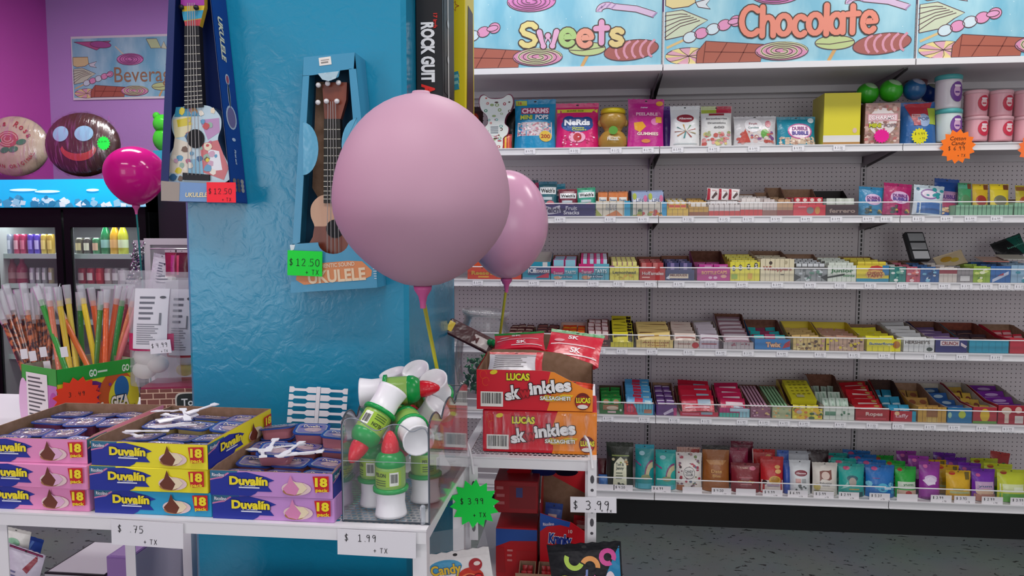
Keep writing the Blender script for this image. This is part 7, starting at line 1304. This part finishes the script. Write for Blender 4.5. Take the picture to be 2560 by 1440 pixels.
def vt2(s, x, z, h, mat, wd): b.text(lambda u, v, k: fn(x + v, z - u, k), s, 0, 0, h, mat, .001, .05, 0, wd, 0, 0, 1, 1, None, .05, 'L')
zz = lambda py: at(1068, py, 2.062).z - 1.96
vt2('ROCK GUIT', w * .47, zz(56), .034, M('#e9e8ea', .4), zz(56) - zz(206)); vt2('A', w * .47, zz(210), .034, M('#e0241c', .4), .03); vt2('17 inch', w * .75, zz(34), .01, M('#c2241c', .4), .04)
b.build('side_lettering', t)
def yf_(b, fn, d, h):
    b.poly(fn, [(.02, .05), (d - .02, .05), (d - .03, .4), (.05, .4)], M('#4a2416', .4), .0006); b.poly(fn, [(.02, .5), (d - .02, .5), (d - .02, h - .06), (.02, h - .06)], M('#3c1d12', .4), .0006)
t, w = side_box('yellow toy instrument box behind the black guitar box', 2.345, 2.52, -.398, 1.93, 2.78, '#e2cd1e', yf_)
b = MB(); fn = plane((0, -.0006, 0), (1, 0, 0), (0, 0, 1))
b.poly(fn, [(.006, .004), (w - .004, .004), (w - .004, .845), (.006, .845)], M('#e2cd1e', .35), .0002); b.ribbon(fn, [(w * .62 + p[0], at(1140, 15, 2.345).z - 1.93 + p[1]) for p in bpts(5, .016, .007) + [bpts(5, .016, .007)[0]]], .002, M('#a8401c', .5), .001)
for k in range(5): b.poly(fn, [(w * .55, zz(100 + 9 * k)), (w * .75, zz(96 + 9 * k)), (w * .8, zz(112 + 9 * k)), (w * .5, zz(116 + 9 * k))], M(('#2f8ca0', '#8ac0b8')[k % 2], .4), .001 + .0002 * k)
for k in range(5): b.poly(fn, [(w * .42, zz(160 + 36 * k)), (w * .62, zz(160 + 36 * k)), (w * .62, zz(148 + 36 * k)), (w * .42, zz(148 + 36 * k))], M('#2a2310', .5), .0008)
b.build('side_print', t)

# ---------------------------------------------------------------- far left: fridge, pillows and the counter of sweets
FX0, FX1, FY0, FY1 = -4.42, -3.17, 5.02, 5.7
t = thing('drinks_fridge', 'black two door drinks fridge with a bright blue icy header', 'fridge', (FX0, FY0, 0)); W_ = FX1 - FX0; BK = M('#07080b', .45, 0, .12); IN = M('#a9b0b0', .5); Dp = FY1 - FY0
b = MB(); b.box(0, .03, .03, Dp, 0, 1.99, BK, right=IN); b.box(W_ - .03, W_, .03, Dp, 0, 1.99, BK, left=IN); b.box(0, W_, Dp - .03, Dp, 0, 1.99, BK, front=M('#6f7676', .5)); b.box(0, W_, .03, Dp, 1.75, 1.99, BK); b.box(0, W_, .03, Dp, 0, .22, BK); b.build('cabinet', t)
b = MB(); hd_ = lambda u, v, k=0.: Vector((u, .03 - .05 * math.sin(math.pi * (.5 + .5 * v)) - k, 1.785 + .205 * v)); CYN = M('#12b0e4', .25, emit=.35)
b.grid(hd_, 1, 8, CYN, 0, W_, 0, 1); r = rnd(12)
for k in range(70):
    u = r.uniform(.02, W_ - .02); v = abs(r.gauss(0, .14)) + .05
    if v > .45: continue
    s = r.uniform(.02, .05); n = r.choice((4, 5, 6)); a0 = r.uniform(0, 6)
    b.poly(hd_, [(u + s * math.cos(a0 + 6.283 * i / n) * r.uniform(.6, 1), max(.01, v + s * 4 * math.sin(a0 + 6.283 * i / n) * r.uniform(.6, 1))) for i in range(n)], M(r.choice(('#bfe2ee', '#8cc8e0', '#3f9cc4', '#d9eef4', '#2484b0')), .3, emit=.2), .001 + .0001 * k)
for (u0, u1, v) in ((.2, .42, .62), (.4, .6, .56), (.8, .9, .6)): b.ell(hd_, (u0 + u1) / 2, v, (u1 - u0) / 2, .05, M('#c9f0fa', .3, emit=.4), .0096, 16)
b.build('lit_header', t)
PX = lambda px, Y=5.0: at(px, 640, Y).x - FX0
doors = [(.01, PX(152)), (PX(158), W_ - .01)]; GL = clear('fridge_glass', '#cfd8dc', .03, .03, .8)
for d0, d1 in doors:
    b = MB(); e = .05; z0, z1 = .2, 1.77
    b.box(d0, d1, 0, .03, z1 - .13, z1, BK); b.box(d0, d1, 0, .03, z0, z0 + .1, BK); b.box(d0, d0 + e, 0, .03, z0 + .1, z1 - .13, BK); b.box(d1 - e, d1, 0, .03, z0 + .1, z1 - .13, BK)
    dd = b.build('door', t); MB().box(d0 + e, d1 - e, .012, .016, z0 + .1, z1 - .13, GL).build('glass_pane', dd)
    MB().tube([(d1 - .02, -.01, .9), (d1 - .02, -.03, .93), (d1 - .02, -.03, 1.2), (d1 - .02, -.01, 1.23)], .006, M('#8c9094', .3, .8), 6).build('door_handle', dd)
FS = [at(60, 636, 5.15).z, at(60, 710, 5.15).z, at(60, 710, 5.15).z - .27, at(60, 710, 5.15).z - .54]
for z in FS: b = MB(); b.box(.03, W_ - .03, .12, Dp - .03, z - .012, z, M('#c6d2ce', .4)); b.box(.03, W_ - .03, .105, .122, z - .03, z + .006, M('#b9cfc9', .35)); b.build('wire_shelf', t)
b = MB(); b.box(PX(163, 5.1), PX(184, 5.1), .05, .09, .22, 1.75, M('#9aa0a6', .35)); b.build('centre_post', t)
MB().box(.06, W_ - .06, .06, .09, 1.725, 1.745, M('#f4fbff', .4, emit=2.0)).build('lamp_tube', t)
area('fridge_lamp', (FX0 + W_ / 2, FY0 + .12, 1.72), 1.1, .06, 5, (.92, 1, 1))
def can(px, yb, Y, label, c1, c2, h=.122, r=.033, grp='drink cans in the fridge'):
    b = MB(); b.lathe([(0, 0), (r * .8, 0), (r, .008), (r, h * .9), (r * .82, h), (0, h)], 14, M(c1, .25, .2)); fn = lambda u, v, k: Vector(((r + k) * math.sin(u), -(r + k) * math.cos(u), h * v))
    b.grid(fn, 6, 1, M(c2, .3), -.9, .7, .25, .7, .0006); b.lathe([(r * .83, h * .99), (r * .8, h + .002), (0, h)], 14, M('#c5c8cc', .25, .8))
    o = b.build('drink_can', None, (at(px, yb - 10, Y).x, Y, FS[yb == 705] + .0008)); tag(o, label, 'drink can', grp)
for k, (px, c, c2) in enumerate(((8, '#4a3aa0', '#a8a0d8'), (26, '#9098b0', '#c9cede'), (45, '#b03a5c', '#d8a0b0'), (61, '#a02a50', '#c86a84'), (80, '#46309a', '#8a7ad0'), (97, '#4a38a8', '#b4a8e0'), (113, '#b0963a', '#d8c070'), (129, '#a8882c', '#d0b45c'))): can(px, 636, 5.19, ('purple', 'pale grey', 'red', 'crimson', 'violet', 'second violet', 'gold', 'second gold')[k] + ' slim drink can on the upper shelf behind the left fridge door', c, c2, .15, .026)
for k, (px, c) in enumerate(((82, '#b0a8b8'), (98, '#8f9498'), (113, '#9aa0a2'), (129, '#a39c78'))): can(px, 705, 5.19, ('lilac grey', 'dark grey', 'plain grey', 'olive grey')[k] + ' drink can on the lower shelf behind the left fridge door', c, '#d3d6d8', .122, .02)
for k, (px, c, c2) in enumerate(((202, '#4a4a3a', '#c9b98a'), (222, '#3a3a34', '#d0ccb8'), (244, '#2c6a44', '#c9a48a'))): can(px, 636, 5.19, ('brown', 'black', 'green')[k] + ' drink can left of the glass bottles in the fridge', c, c2)
for k, (px, c, c2) in enumerate(((208, '#9c1a34', '#d8c0c4'), (230, '#a01c38', '#dccdd0'), (252, '#b01428', '#c83a48'), (274, '#a89496', '#d8d2d2'), (293, '#8f8c90', '#d2d2d4'), (312, '#a3a2a6', '#c4c4c8'))): can(px, 705, 5.19, ('red drink can with white script next to the centre post', 'second red drink can with white script', 'plain bright red drink can', 'pinkish white drink can', 'grey and white drink can', 'silver drink can beside the tinsel')[k], c, c2)
def bottle(px, yb, Y, label, gc, cap, lab, h=.26, r=.036):
    z = FS[1 if yb == 705 else 0] + .001; t = thing('drink_bottle', label, 'bottle', (at(px, yb - 10, Y).x, Y, z)); s = h / .26
    b = MB(); b.lathe([(0, 0), (r * .9, 0), (r, .006), (r, .14 * s), (r * .8, .17 * s), (r * .42, .205 * s), (r * .36, .245 * s)], 14, M(gc, .12)); b.build('glass_body', t)
    b = MB(); b.lathe([(r * .42, .24 * s), (r * .42, .258 * s), (0, h)], 12, M(cap, .35)); b.build('cap', t)
    b = MB(); b.lathe([(r * 1.01, .05 * s), (r * 1.01, .11 * s)], 14, M(lab, .5)); b.build('paper_label', t)
bottle(266, 636, 5.2, 'green glass bottle with a white cap and pale label', '#12693c', '#dfe6e4', '#7fb0a8'); bottle(289, 636, 5.2, 'yellow orange soda bottle in the middle', '#b98a1c', '#c9b48a', '#d0a060'); bottle(309, 636, 5.2, 'yellow green soda bottle at the right door edge', '#a9a82a', '#c9cdb8', '#c5cfa8')
for px, c, lb in ((5, '#8aa03c', 'pale green juice bottle at the left frame edge'), (32, '#8c4a50', 'brownish pink juice bottle next to the pale green one'), (57, '#8f2a48', 'dark pink juice bottle left of the grey cans')): bottle(px, 705, 5.2, lb, c, '#c9c0c0', '#a87a80', .2, .04)
# pillows and bear on top
t = thing('candy_pillow', 'round brown smiling candy pillow on top of the fridge', 'pillow', at(207, 362, 5.12)); rx, rz = .29, .232
CH = speckled('dark_chocolate_plush', '#3a1c18', '#4a2722', 14, .4, 3, .1, .3, .7, (3, 1, .4)); b = MB(); b.ball((0, 0, 0), rx, .1, rz, CH, 32, 18); b.build('cushion', t)
ff = lambda u, v, k=0.: Vector((u * rx, -.1 * math.sqrt(max(0, 1 - u * u - v * v)) - k, v * rz)); b = MB()
for s, m_ in ((-.36, 0), (.27, 0)): b.ell(ff, s, .3, .235, .24, M('#86b0cc', .35), .004, 22, 0, 4)
pts = [(.1 + .47 * math.cos(a), -.12 + .42 * math.sin(a)) for a in [math.pi * (1.03 + .94 * i / 16) for i in range(17)]]; pt2 = [(.1 + .4 * math.cos(a), -.06 + .26 * math.sin(a)) for a in [math.pi * (1.03 + .94 * i / 16) for i in range(17)]]
b.add([ff(u, v, .004) for u, v in pts + pt2], [(i, i + 1, 18 + i, 17 + i) for i in range(16)], M('#b03a34', .5)); b.build('face_patch', t)
b = MB(); b.ball((0, 0, 0), rx * 1.07, .118, rz * 1.06, WRAP, 24, 14); r = rnd(4)
for k in range(9): a = -.9 + 1.6 * k / 8; b.add([(rx * 1.05 * math.cos(a), -.02, rz * 1.05 * math.sin(a)), (rx * 1.18 * math.cos(a + .1), -.03, rz * 1.2 * math.sin(a + .1)), (rx * 1.06 * math.cos(a + .2), -.02, rz * 1.06 * math.sin(a + .2))], [(0, 1, 2)], WRAP)
b.build('clear_wrap', t)
burst_tag('price_star', 'small green star price card on the brown smiling pillow', at(259, 358, 4.985), .052, '#1ee84a', [('$ 24.99', -.036, .004, .012)], sx=1.0)
t = thing('candy_pillow', 'round cream pillow printed with a rose on top of the fridge', 'pillow', at(38, 366, 5.40)); rx, rz = .285, .232; b = MB(); b.ball((0, 0, 0), rx, .09, rz, speckled('cream_plush', '#b9a890', '#c6b69e', 20, .6), 32, 18); b.build('cushion', t)
ff = lambda u, v, k=0.: Vector((u * rx, -.09 * math.sqrt(max(0, 1 - u * u - v * v)) - k, v * rz)); b = MB(); RS = M('#a8383c', .6)
b.ell(ff, .05, .2, .3, .27, M('#b0545a', .6), .003, 20, 0, 3)
for k in range(3): b.ribbon(ff, [(.05 + (.26 - .08 * k) * math.cos(a), .2 + (.22 - .07 * k) * math.sin(a)) for a in [k + i * .5 for i in range(11)]], .03, M('#d0a49a', .6), .0045)
for (u, v) in ((-.25, .12), (.42, .1), (-.05, -.16), (.2, -.14)): b.ell(ff, u, v, .14, .09, M('#3a7a5c', .6), .0035, 12, .4)
def arctext(s, rad, a0, a1, h, up):
    for i, ch in enumerate(s):
        a = a0 + (a1 - a0) * i / max(1, len(s) - 1); rot = a - math.pi / 2 if up else a + math.pi / 2
        b.text(lambda x, y, k: ff(.0 + rad * math.cos(a) + (x * math.cos(rot) - y * math.sin(rot)) / rx, .06 + rad * math.sin(a) + (x * math.sin(rot) + y * math.cos(rot)) / rz, k), ch, 0, 0, h, RS, .005, .02)
arctext('De La Rosa', .68, R(158), R(22), .042, True); arctext('MAZAPAN ORIGINAL', .76, R(205), R(335), .026, False); b.build('printed_rose', t)
b = MB(); b.ball((0, 0, 0), rx * 1.07, .105, rz * 1.06, WRAP, 24, 14); b.build('clear_wrap', t)
CW = clear('gummy_green', '#3fb82a', .75, .15, .6); c0 = at(402, 345, 5.15); zc = at(402, 378, 5.15).z
t = thing('cooler_cabinet', 'dark cooler cabinet with a teal top edge behind the magenta balloon', 'cooler', (-3.13, 5.1, 0)); MB().box(0, .9, 0, .6, 0, zc - .07, M('#101118', .4)).build('cabinet_body', t); MB().box(-.01, .91, -.02, .6, zc - .07, zc - .002, M('#2a8ca4', .4)).build('top_edge', t)
t = thing('gummy_bear', 'glossy green gummy bear figure half hidden by the blue ukulele box', 'figure', (c0.x, 5.2, zc)); b = MB(); b.ball((0, 0, .09), .085, .07, .09, CW, 18, 12); b.build('body', t); b = MB(); b.ball((0, -.01, .2), .075, .065, .07, CW, 18, 12); b.build('head', t)
for s in (-1, 1): b = MB(); b.ball((s * .058, 0, .262), .028, .02, .028, CW, 12, 8); b.build('ear', t)
# white wall rack with hanging pouches
p0, p1 = at(359, 596, 4.4), at(530, 596, 4.4); t = thing('display_board', 'white framed display board with hanging pouches left of the column', 'display board', (p0.x, 4.4, 0)); w = p1.x - p0.x; H_ = p0.z; FW = M('#c9c6ca', .5)
b = MB(); b.box(0, w, .02, .04, .2, H_, M('#a6a2a8', .6)); b.build('back_board', t)
b = MB(); b.box(0, .04, 0, .02, 0, H_, FW); b.box(w - .04, w, 0, .02, 0, H_, FW); b.box(.04, w - .04, 0, .02, H_ - .04, H_, FW); b.build('frame', t)
zr = at(420, 622, 4.3).z; MB().tube([(.1, .02, zr), (.1, -.09, zr), (w - .03, -.09, zr)], .004, M('#d9d9dc', .3, .6), 6).build('hanging_rod', t)
for px0, px1, y0, y1, c, lb, sp2 in ((412, 440, 630, 692, '#8a1c3c', 'dark red pouch hanging from the white board rod', [('rect', .1, .7, .1, .8, '#b02a7c')]), (438, 470, 632, 694, '#5a1428', 'maroon pouch hanging beside the dark red one', [('rect', -.8, -.4, .1, .8, '#c9506c')])):
    a, c2 = at(px0, y1, 4.30), at(px1, y0, 4.30); pouch('hanging_pouch', lb, ((a.x + c2.x) / 2, 4.31, a.z), c2.x - a.x, zr - a.z - .006, .03, c, sp2, '#d9d0d4')
a, c2 = at(366, 700, 4.36), at(416, 634, 4.36); pouch('snack_pouch', 'white nutrition label pouch tilted in front of the white board', ((a.x + c2.x) / 2, 4.355, a.z - .06), .115, c2.z - a.z + .06, .03, '#cfd0d8', [('hstr', -.2, .6, .2, .8, 8, 3, '#6a6e80'), ('ell', .5, .75, .08, .03, '#3a3c4c')], None, (0, R(12), 0))
a = at(352, 690, 4.38); b = MB(); r = rnd(6); TS = M('#a9adb0', .18, .9)
for k in range(70): s = k / 70; b.ball((.05 * s + r.uniform(-.03, .03), r.uniform(-.03, .03), .26 * s + r.uniform(-.01, .01)), r.uniform(.008, .016), .01, .01, TS, 6, 4)
q = b.build('tinsel_garland', None, (a.x - .055, 4.39, a.z - .05)); tag(q, 'silver tinsel garland hanging beside the fridge door', 'garland')
a, c2 = at(336, 700, 4.42), at(360, 600, 4.42); pouch('snack_pouch', 'white and navy bag behind the silver tinsel', ((a.x + c2.x) / 2 - .01, 4.44, a.z - .05), .075, c2.z - a.z + .05, .03, '#23365c', [('rect', -.9, .9, .7, .95, '#b0aab4')], '#bdb7c0')
# counter of sweets left of the column
t = thing('side_table', 'white side table behind the candy cream boxes left of the column', 'table', (-2.4, 1.98, 0)); ZS = .985
MB().rbox(0, 1.26, 0, .62, ZS - .03, ZS, WM, .004).build('table_top', t)
for x in (.02, 1.21):
    for y in (.02, .57): MB().box(x, x + .028, y, y + .028, 0, ZS - .03, WM).build('leg', t)
# straw candy box, turned with one corner to the front
pc = at(141, 935, 2.06); YAWB = R(66); t = thing('straw_candy_box', 'green and yellow display box of long candy straws', 'display box', (pc.x, 2.06, ZS + .001), (0, 0, YAWB)); HB = at(141, 926, 2.06).z - ZS; LW, LD = .25, .2; GB = M('#39a43c', .4)
b = MB(); b.box(0, LW, 0, .003, 0, HB, GB, back=CARD_G); b.box(0, .003, 0, LD, 0, HB, GB, right=CARD_G); b.box(LW - .003, LW, 0, LD, 0, HB, GB, left=CARD_G); b.box(0, LW, LD - .003, LD, 0, HB, GB, front=CARD_G); b.box(0, LW, 0, LD, 0, .003, CARD_G); b.build('carton_body', t)
b = MB(); fn = plane((LW / 2, -.0006, 0), (LW / 2, 0, 0), (0, 0, HB)); art(b, fn, LW, HB, [('rect', -1, 1, 0, .78, '#d8d02c'), ('ell', -.2, .45, .5, .3, '#6a2a7c'), ('ell', .5, .45, .5, .4, '#c85a2c'), ('ell', .68, .4, .42, .34, '#dcd43a'), ('ell', .62, .55, .2, .2, '#2a6aa8'), ('rect', -1, 1, .78, 1, '#2c9a34'), ('txt', 'GO', -.12, .87, .1, '#dfeed8', None, .1, .04), ('txt', 'GO', .74, .87, .1, '#dfeed8', None, .1, .04), ('rect', .0, .25, .86, .89, '#cfe4c8'), ('rect', .86, .98, .86, .89, '#cfe4c8'), ('txt', 'GIZA', .55, .36, .15, '#efe9dc', '#20242c', .24, .05), ('txt', 'SPRINKLES', .62, .18, .12, '#efe9dc', '#20242c', .36, .05), ('dots', -.95, .3, .05, .75, 24, ['#e03c34', '#3a8ac0', '#e9e4d0', '#8a3a8c'], 5, .006)], .0004, lambda c: M(c, .4)); b.build('printed_front', t)
b = MB(); fn = plane((-.0006, LD / 2, 0), (0, -LD / 2, 0), (0, 0, HB)); art(b, fn, LD, HB, [('rect', -1, 1, 0, .75, '#c07ab8'), ('ell', -.9, .4, .3, .4, '#e0b8d8'), ('ell', .8, .3, .3, .35, '#b04aa0'), ('rect', -.7, .5, .06, .9, '#e9e7e4'), ('hstr', -.6, .4, .1, .86, 12, 4, '#5a5a5c')], .0004, lambda c: M(c, .4)); b.build('printed_side', t)
PSTAR = min((at(190, 994, 2.05 + .002 * i) for i in range(140)), key=lambda p: abs(p.x - pc.x - .445 * (p.y - 2.06)))
burst_tag('price_star', 'orange red star price card on the straw candy box', PSTAR + Vector((.007, -.003, 0)), .066, '#f4401c', [('3 . 49', -.028, .005, .014)], rot=(0, R(4), YAWB), sx=1.15, n=15)
SLV = clear('straw_sleeve', '#e6e4ea', .34, .15, .9)
def straw(xb, yb, xt, yt, Yb, Yt, c, lb, grp, r=.0085, ext=.045, mat=None):
    A, B_ = at(xb, yb, Yb), at(xt, yt, Yt); d = (B_ - A).normalized(); A = A - d * ((A.z - ZS - .14) / d.z)
    t = thing('candy_straw', lb, 'candy straw', A, (0, 0, 0), grp); v = B_ - A
    MB().tube([(0, 0, 0), v], r, mat or film(c, .15, 60, .3), 8).build('stick', t); e = v + d * ext
    b = MB(); b.tube([v * .93, v, e], [r * 1.15, r * 1.3, r * 1.5], SLV, 8, False); b.build('clear_sleeve', t)
ST = [(165, 925, 102, 750, 'green', '#2f8a34'), (150, 935, 124, 752, 'salmon', '#c06a50'), (176, 925, 148, 752, 'yellow', '#cfae34'), (192, 920, 170, 746, 'pale yellow', '#d4bb4a'), (222, 920, 156, 790, 'orange', '#e0723a'), (240, 915, 207, 746, 'bright yellow', '#d9b92c'), (255, 912, 232, 752, 'deep orange', '#d4602c'), (206, 915, 200, 764, 'dark green', '#2c6a2c'), (262, 915, 266, 757, 'orange red', '#dc5c2a'), (266, 912, 292, 747, 'rust', '#c4562c'), (280, 915, 306, 752, 'leaf green', '#2f9040'), (285, 912, 320, 747, 'maroon', '#8a2038'), (292, 910, 346, 754, 'pink', '#cf6a6c'), (240, 915, 252, 762, 'olive green', '#4a7a34'), (287, 912, 332, 754, 'coral', '#d87a52')]
for k, (xb, yb, xt, yt, nm, c) in enumerate(ST): straw(xb, yb, xt, yt, 2.105 + .00134 * (xb - 141) + .021 * (k % 4), 2.12 + .00134 * (xb - 141) + .021 * (k % 4), c, nm + ' candy straw standing in the green display box', 'candy straws in the display box')
MX = speckled('mixed_sprinkles', '#3a1c24', '#b0603c', 70, .35, 2, 0, .42, .6)
for k in range(11): straw(62 + 6 * k, 930, 8 + 12 * k, 800 - (k % 3) * 12, 2.19 + .024 * (k % 5), 2.21 + .024 * (k % 5), '#000000', 'dark speckled candy tube in a clear sleeve left of the straws', 'dark speckled candy tubes', .0085, .09, MX)
for k, (px, py) in enumerate(((60, 885), (82, 890), (108, 880), (160, 880), (118, 915))): q = MB().box(-.012, .012, 0, .001, -.016, .016, M('#dcdadf', .6)).build('paper_sticker', None, at(px, py, 2.16 - .05 * (k == 3)), (0, R(-8), 0)); tag(q, ('small white sticker on the leftmost dark tubes', 'small white sticker between two dark tubes', 'small white sticker on the upper dark tubes', 'white sticker on the green straw', 'small white sticker low on the dark tubes')[k], 'sticker')
# marshmallow bags and brick printed box
BG = clear('bag_film', '#d9d6de', .22, .12, 1.)
bpx = at(394, 1040, 2.30); t = thing('brick_box', 'brick printed cardboard box with a black oval label', 'display box', (at(352, 1030, 2.16).x, 2.16, ZS + .001), (0, 0, R(14)))
def brick_mat():
    m, nt, b = newmat('brick_print'); tc = N(nt, 'ShaderNodeTexCoord'); sp = N(nt, 'ShaderNodeSeparateXYZ'); cb = N(nt, 'ShaderNodeCombineXYZ'); k = N(nt, 'ShaderNodeTexBrick'); k.inputs['Scale'].default_value = 13; k.inputs['Color1'].default_value = lin('#7c4238'); k.inputs['Color2'].default_value = lin('#663228'); k.inputs['Mortar'].default_value = lin('#c9a48c'); k.inputs['Mortar Size'].default_value = .022
    ad = N(nt, 'ShaderNodeMath', operation='ADD'); nt.links.new(tc.outputs['Object'], sp.inputs[0]); nt.links.new(sp.outputs[0], ad.inputs[0]); nt.links.new(sp.outputs[1], ad.inputs[1]); nt.links.new(ad.outputs[0], cb.inputs[0]); nt.links.new(sp.outputs[2], cb.inputs[1]); nt.links.new(cb.outputs[0], k.inputs[0]); nt.links.new(k.outputs[0], b.inputs['Base Color']); b.inputs['Roughness'].default_value = .5
    return m
hbx = at(352, 975, 2.16).z - ZS; MB().rbox(0, .20, 0, .16, 0, hbx, brick_mat(), .002).build('carton_body', t); MB().box(.002, .198, .002, .158, hbx, hbx + .006, M('#8c1c44', .3)).build('lid_edge', t)
b = MB(); fn = plane((.155, -.001, hbx * .55), (1, 0, 0), (0, 0, 1)); b.prism(smooth_loop([(-.045, -.04), (0, -.045), (.045, -.04), (.05, 0), (.045, .04), (0, .045), (-.045, .04), (-.05, 0)]), 0, .001, M('#c9c0b4', .5), fn); b.prism(smooth_loop([(-.041, -.036), (0, -.041), (.041, -.036), (.045, 0), (.041, .036), (0, .041), (-.041, .036), (-.045, 0)]), .001, .0014, M('#121f1e', .5), fn)
b.text(fn, 'Ton', -.006, .014, .022, M('#d6d8d4', .5), .002, .02); b.text(fn, 'Pies', -.002, -.016, .022, M('#d6d8d4', .5), .002, .02); b.build('oval_label', t)
def mallow_bag(label, px0, px1, y0, y1, Y, band, lab, balls):
    a, c = at(px0, y1, Y), at(px1, y0, Y); w, h = c.x - a.x, c.z - a.z; t = thing('marshmallow_bag', label, 'candy bag', ((a.x + c.x) / 2, Y, a.z)); fn = pouch_surf(w, h, .08, .92)
    b = MB(); b.grid(fn, 8, 10, BG); b.grid(lambda u, v, o: fn(u, v, o, 1), 8, 10, BG); b.build('clear_bag', t)
    b = MB(); fl = lambda u, v, k=0.: fn(u, v, k + .002); b.grid(fl, 6, 2, film(band), -.9, .9, .34, .5, 0); b.build('colour_band', t)
    if lab: b = MB(); b.grid(fl, 6, 6, M('#d9d8de', .5), -.62, .72, .36, .92, .003); art(b, fl, w, h, [('hstr', -.4, .3, .62, .86, 5, 3, '#6c6e78'), ('hstr', -.45, .5, .4, .6, 10, 6, '#8a8c94'), ('ell', .5, .84, .12, .012, '#4a4c55'), ('hstr', .42, .5, .5, .78, 1, 2, '#7a7c84')], .004); b.build('nutrition_label', t)
    for (u, v, rx_, rz_, c_) in balls: b = MB(); b.ball((u * w / 2, 0, v * h), rx_, .03, rz_, M(c_, .6), 16, 10); b.build('marshmallow', t)
    return t
mallow_bag('clear bag of white marshmallows with a nutrition label', 326, 446, 700, 960, 2.27, '#b81c5c', True, [(-.3, .27, .045, .034, '#e4e1dc'), (-.42, .14, .04, .03, '#e4e1dc'), (.1, .2, .035, .03, '#d9d4d0')])
mallow_bag('second clear bag with a red band and yellow sweets at the column edge', 422, 500, 700, 985, 2.40, '#b02030', True, [(.0, .22, .03, .022, '#d9bc2c'), (.05, .32, .03, .026, '#dedad6'), (0, .08, .024, .024, '#b8b4b6')])
mallow_bag('third clear bag of pale sweets half hidden by the straws', 262, 338, 716, 985, 2.44, '#b0586c', False, [(.2, .3, .04, .034, '#ddd8d4'), (.25, .15, .04, .03, '#ddd8d4')])
for k, (px0, px1, y0, y1, lb) in enumerate(((290, 380, 690, 730, 'crumpled clear bag top with small print above the straws'), (362, 470, 694, 722, 'crumpled clear bag top lying over the marshmallow bags'))):
    a, c = at(px0, y1, 2.50), at(px1, y0, 2.50); w, h = c.x - a.x, c.z - a.z; mb = MB(); fn = pouch_surf(w, h + .05, .05); mb.grid(fn, 10, 6, BG); mb.grid(lambda u, v, o: fn(u, v, o, 1), 10, 6, BG); art(mb, fn, w, h, [('hstr', -.4, .1, .5, .9, 3, 2, '#6a6a76'), ('ell', .4, .7, .1, .08, '#4a4a55')], .002); q = mb.build('clear_bag', None, ((a.x + c.x) / 2, 2.50, a.z - .03), (R(-8), 0, 0)); tag(q, lb, 'candy bag')
card('small white price card reading 4.99 on the marshmallow bag', 374, 428, 850, 884, 2.205, [('$', -.42, -.06, .32), ('4.99', -.2, -.04, .34), ('+ TX', .0, -.44, .2)], -5)
# under the racks at the left
a = at(62, 1440, 1.62)
for px0, px1, y0, y1, Y, c, lb, sp2, roll in ((14, 84, 1322, 1400, 1.66, '#d3d2cc', 'white hanging bag with a green print under the wide rack', [('ell', .0, .6, .5, .14, '#7ab08c'), ('rect', -.8, 0, .22, .3, '#b0404c')], 10), (8, 108, 1334, 1418, 1.72, '#2a4fa8', 'blue film bag hanging behind the white one', [('poly', [(.2, .2), (.5, .9), (.62, .88), (.36, .2)], '#5a84c8')], 14), (10, 98, 1368, 1500, 1.64, '#c9c2d2', 'pale lilac bag with a dark red figure under the wide rack', [('poly', [(.1, .65), (.6, .95), (.7, .85), (.4, .6)], '#8c1c34'), ('rect', -.9, .9, .94, .98, '#a03a6a'), ('rect', .2, .9, .05, .4, '#9aa4d0'), ('hstr', -.8, 0, .4, .6, 3, 3, '#6a6a90')], 16)):
    p, q = at(px0, y1, Y), at(px1, y0, Y); pouch('hanging_bag', lb, ((p.x + q.x) / 2 - .02, Y, p.z), q.x - p.x, q.z - p.z, .03, c, sp2, None, (0, R(roll), 0))
def floor_box(label, x0, x1, y0, y1, z, col, front, side, yaw=0):
    t = thing('stock_box', label, 'box', (x0, y0, 0), (0, 0, R(yaw))); MB().rbox(0, x1 - x0, 0, y1 - y0, 0, z, M(col, .5), .003).build('carton_body', t); MB().box(.012, x1 - x0 - .004, .008, y1 - y0 - .004, z - .001, z + .0012, M(front, .5)).build('printed_top', t); MB().box(.004, x1 - x0 - .004, -.001, .001, .01, z - .006, M(front, .5)).build('printed_front', t); MB().box(x1 - x0 - .001, x1 - x0 + .001, .006, y1 - y0 - .006, .01, z - .006, M(side, .5)).build('printed_side', t)
floor_box('white box with a black edge on the floor under the side table', -1.93, -1.70, 2.36, 2.62, .40, '#17141c', '#c9c6cc', '#8a7ab0'); floor_box('pale box with a gold side strip on the floor', -1.80, -1.70, 2.66, 2.9, .46, '#d3cdc8', '#d8d2cd', '#b98a24'); floor_box('lilac sided box on the floor next to the column', -1.69, -1.60, 2.36, 2.8, .47, '#9c78bc', '#a884c4', '#cfc6d8'); floor_box('large pale lilac box on the floor behind the column', -1.58, -1.14, 2.7, 3.0, .52, '#b9b0c0', '#c2b9c8', '#a79db0')
t = thing('black_bag', 'black handbag shaped bag on top of the pale lilac box', 'bag', (-1.22, 2.78, .522)); b = MB(); b.prism([(-.12, 0), (.1, 0), (.07, .1), (.03, .1)], -.05, .05, M('#0e1012', .5), plane((0, 0, 0), (1, 0, 0), (0, 0, 1))); b.build('bag_body', t)
# a few words more where a label is short
for o in list(bpy.data.objects):
    l = o.get('label')
    if l and len(l.split()) < 5: o['label'] = l + ' in its display carton on the wall shelving'
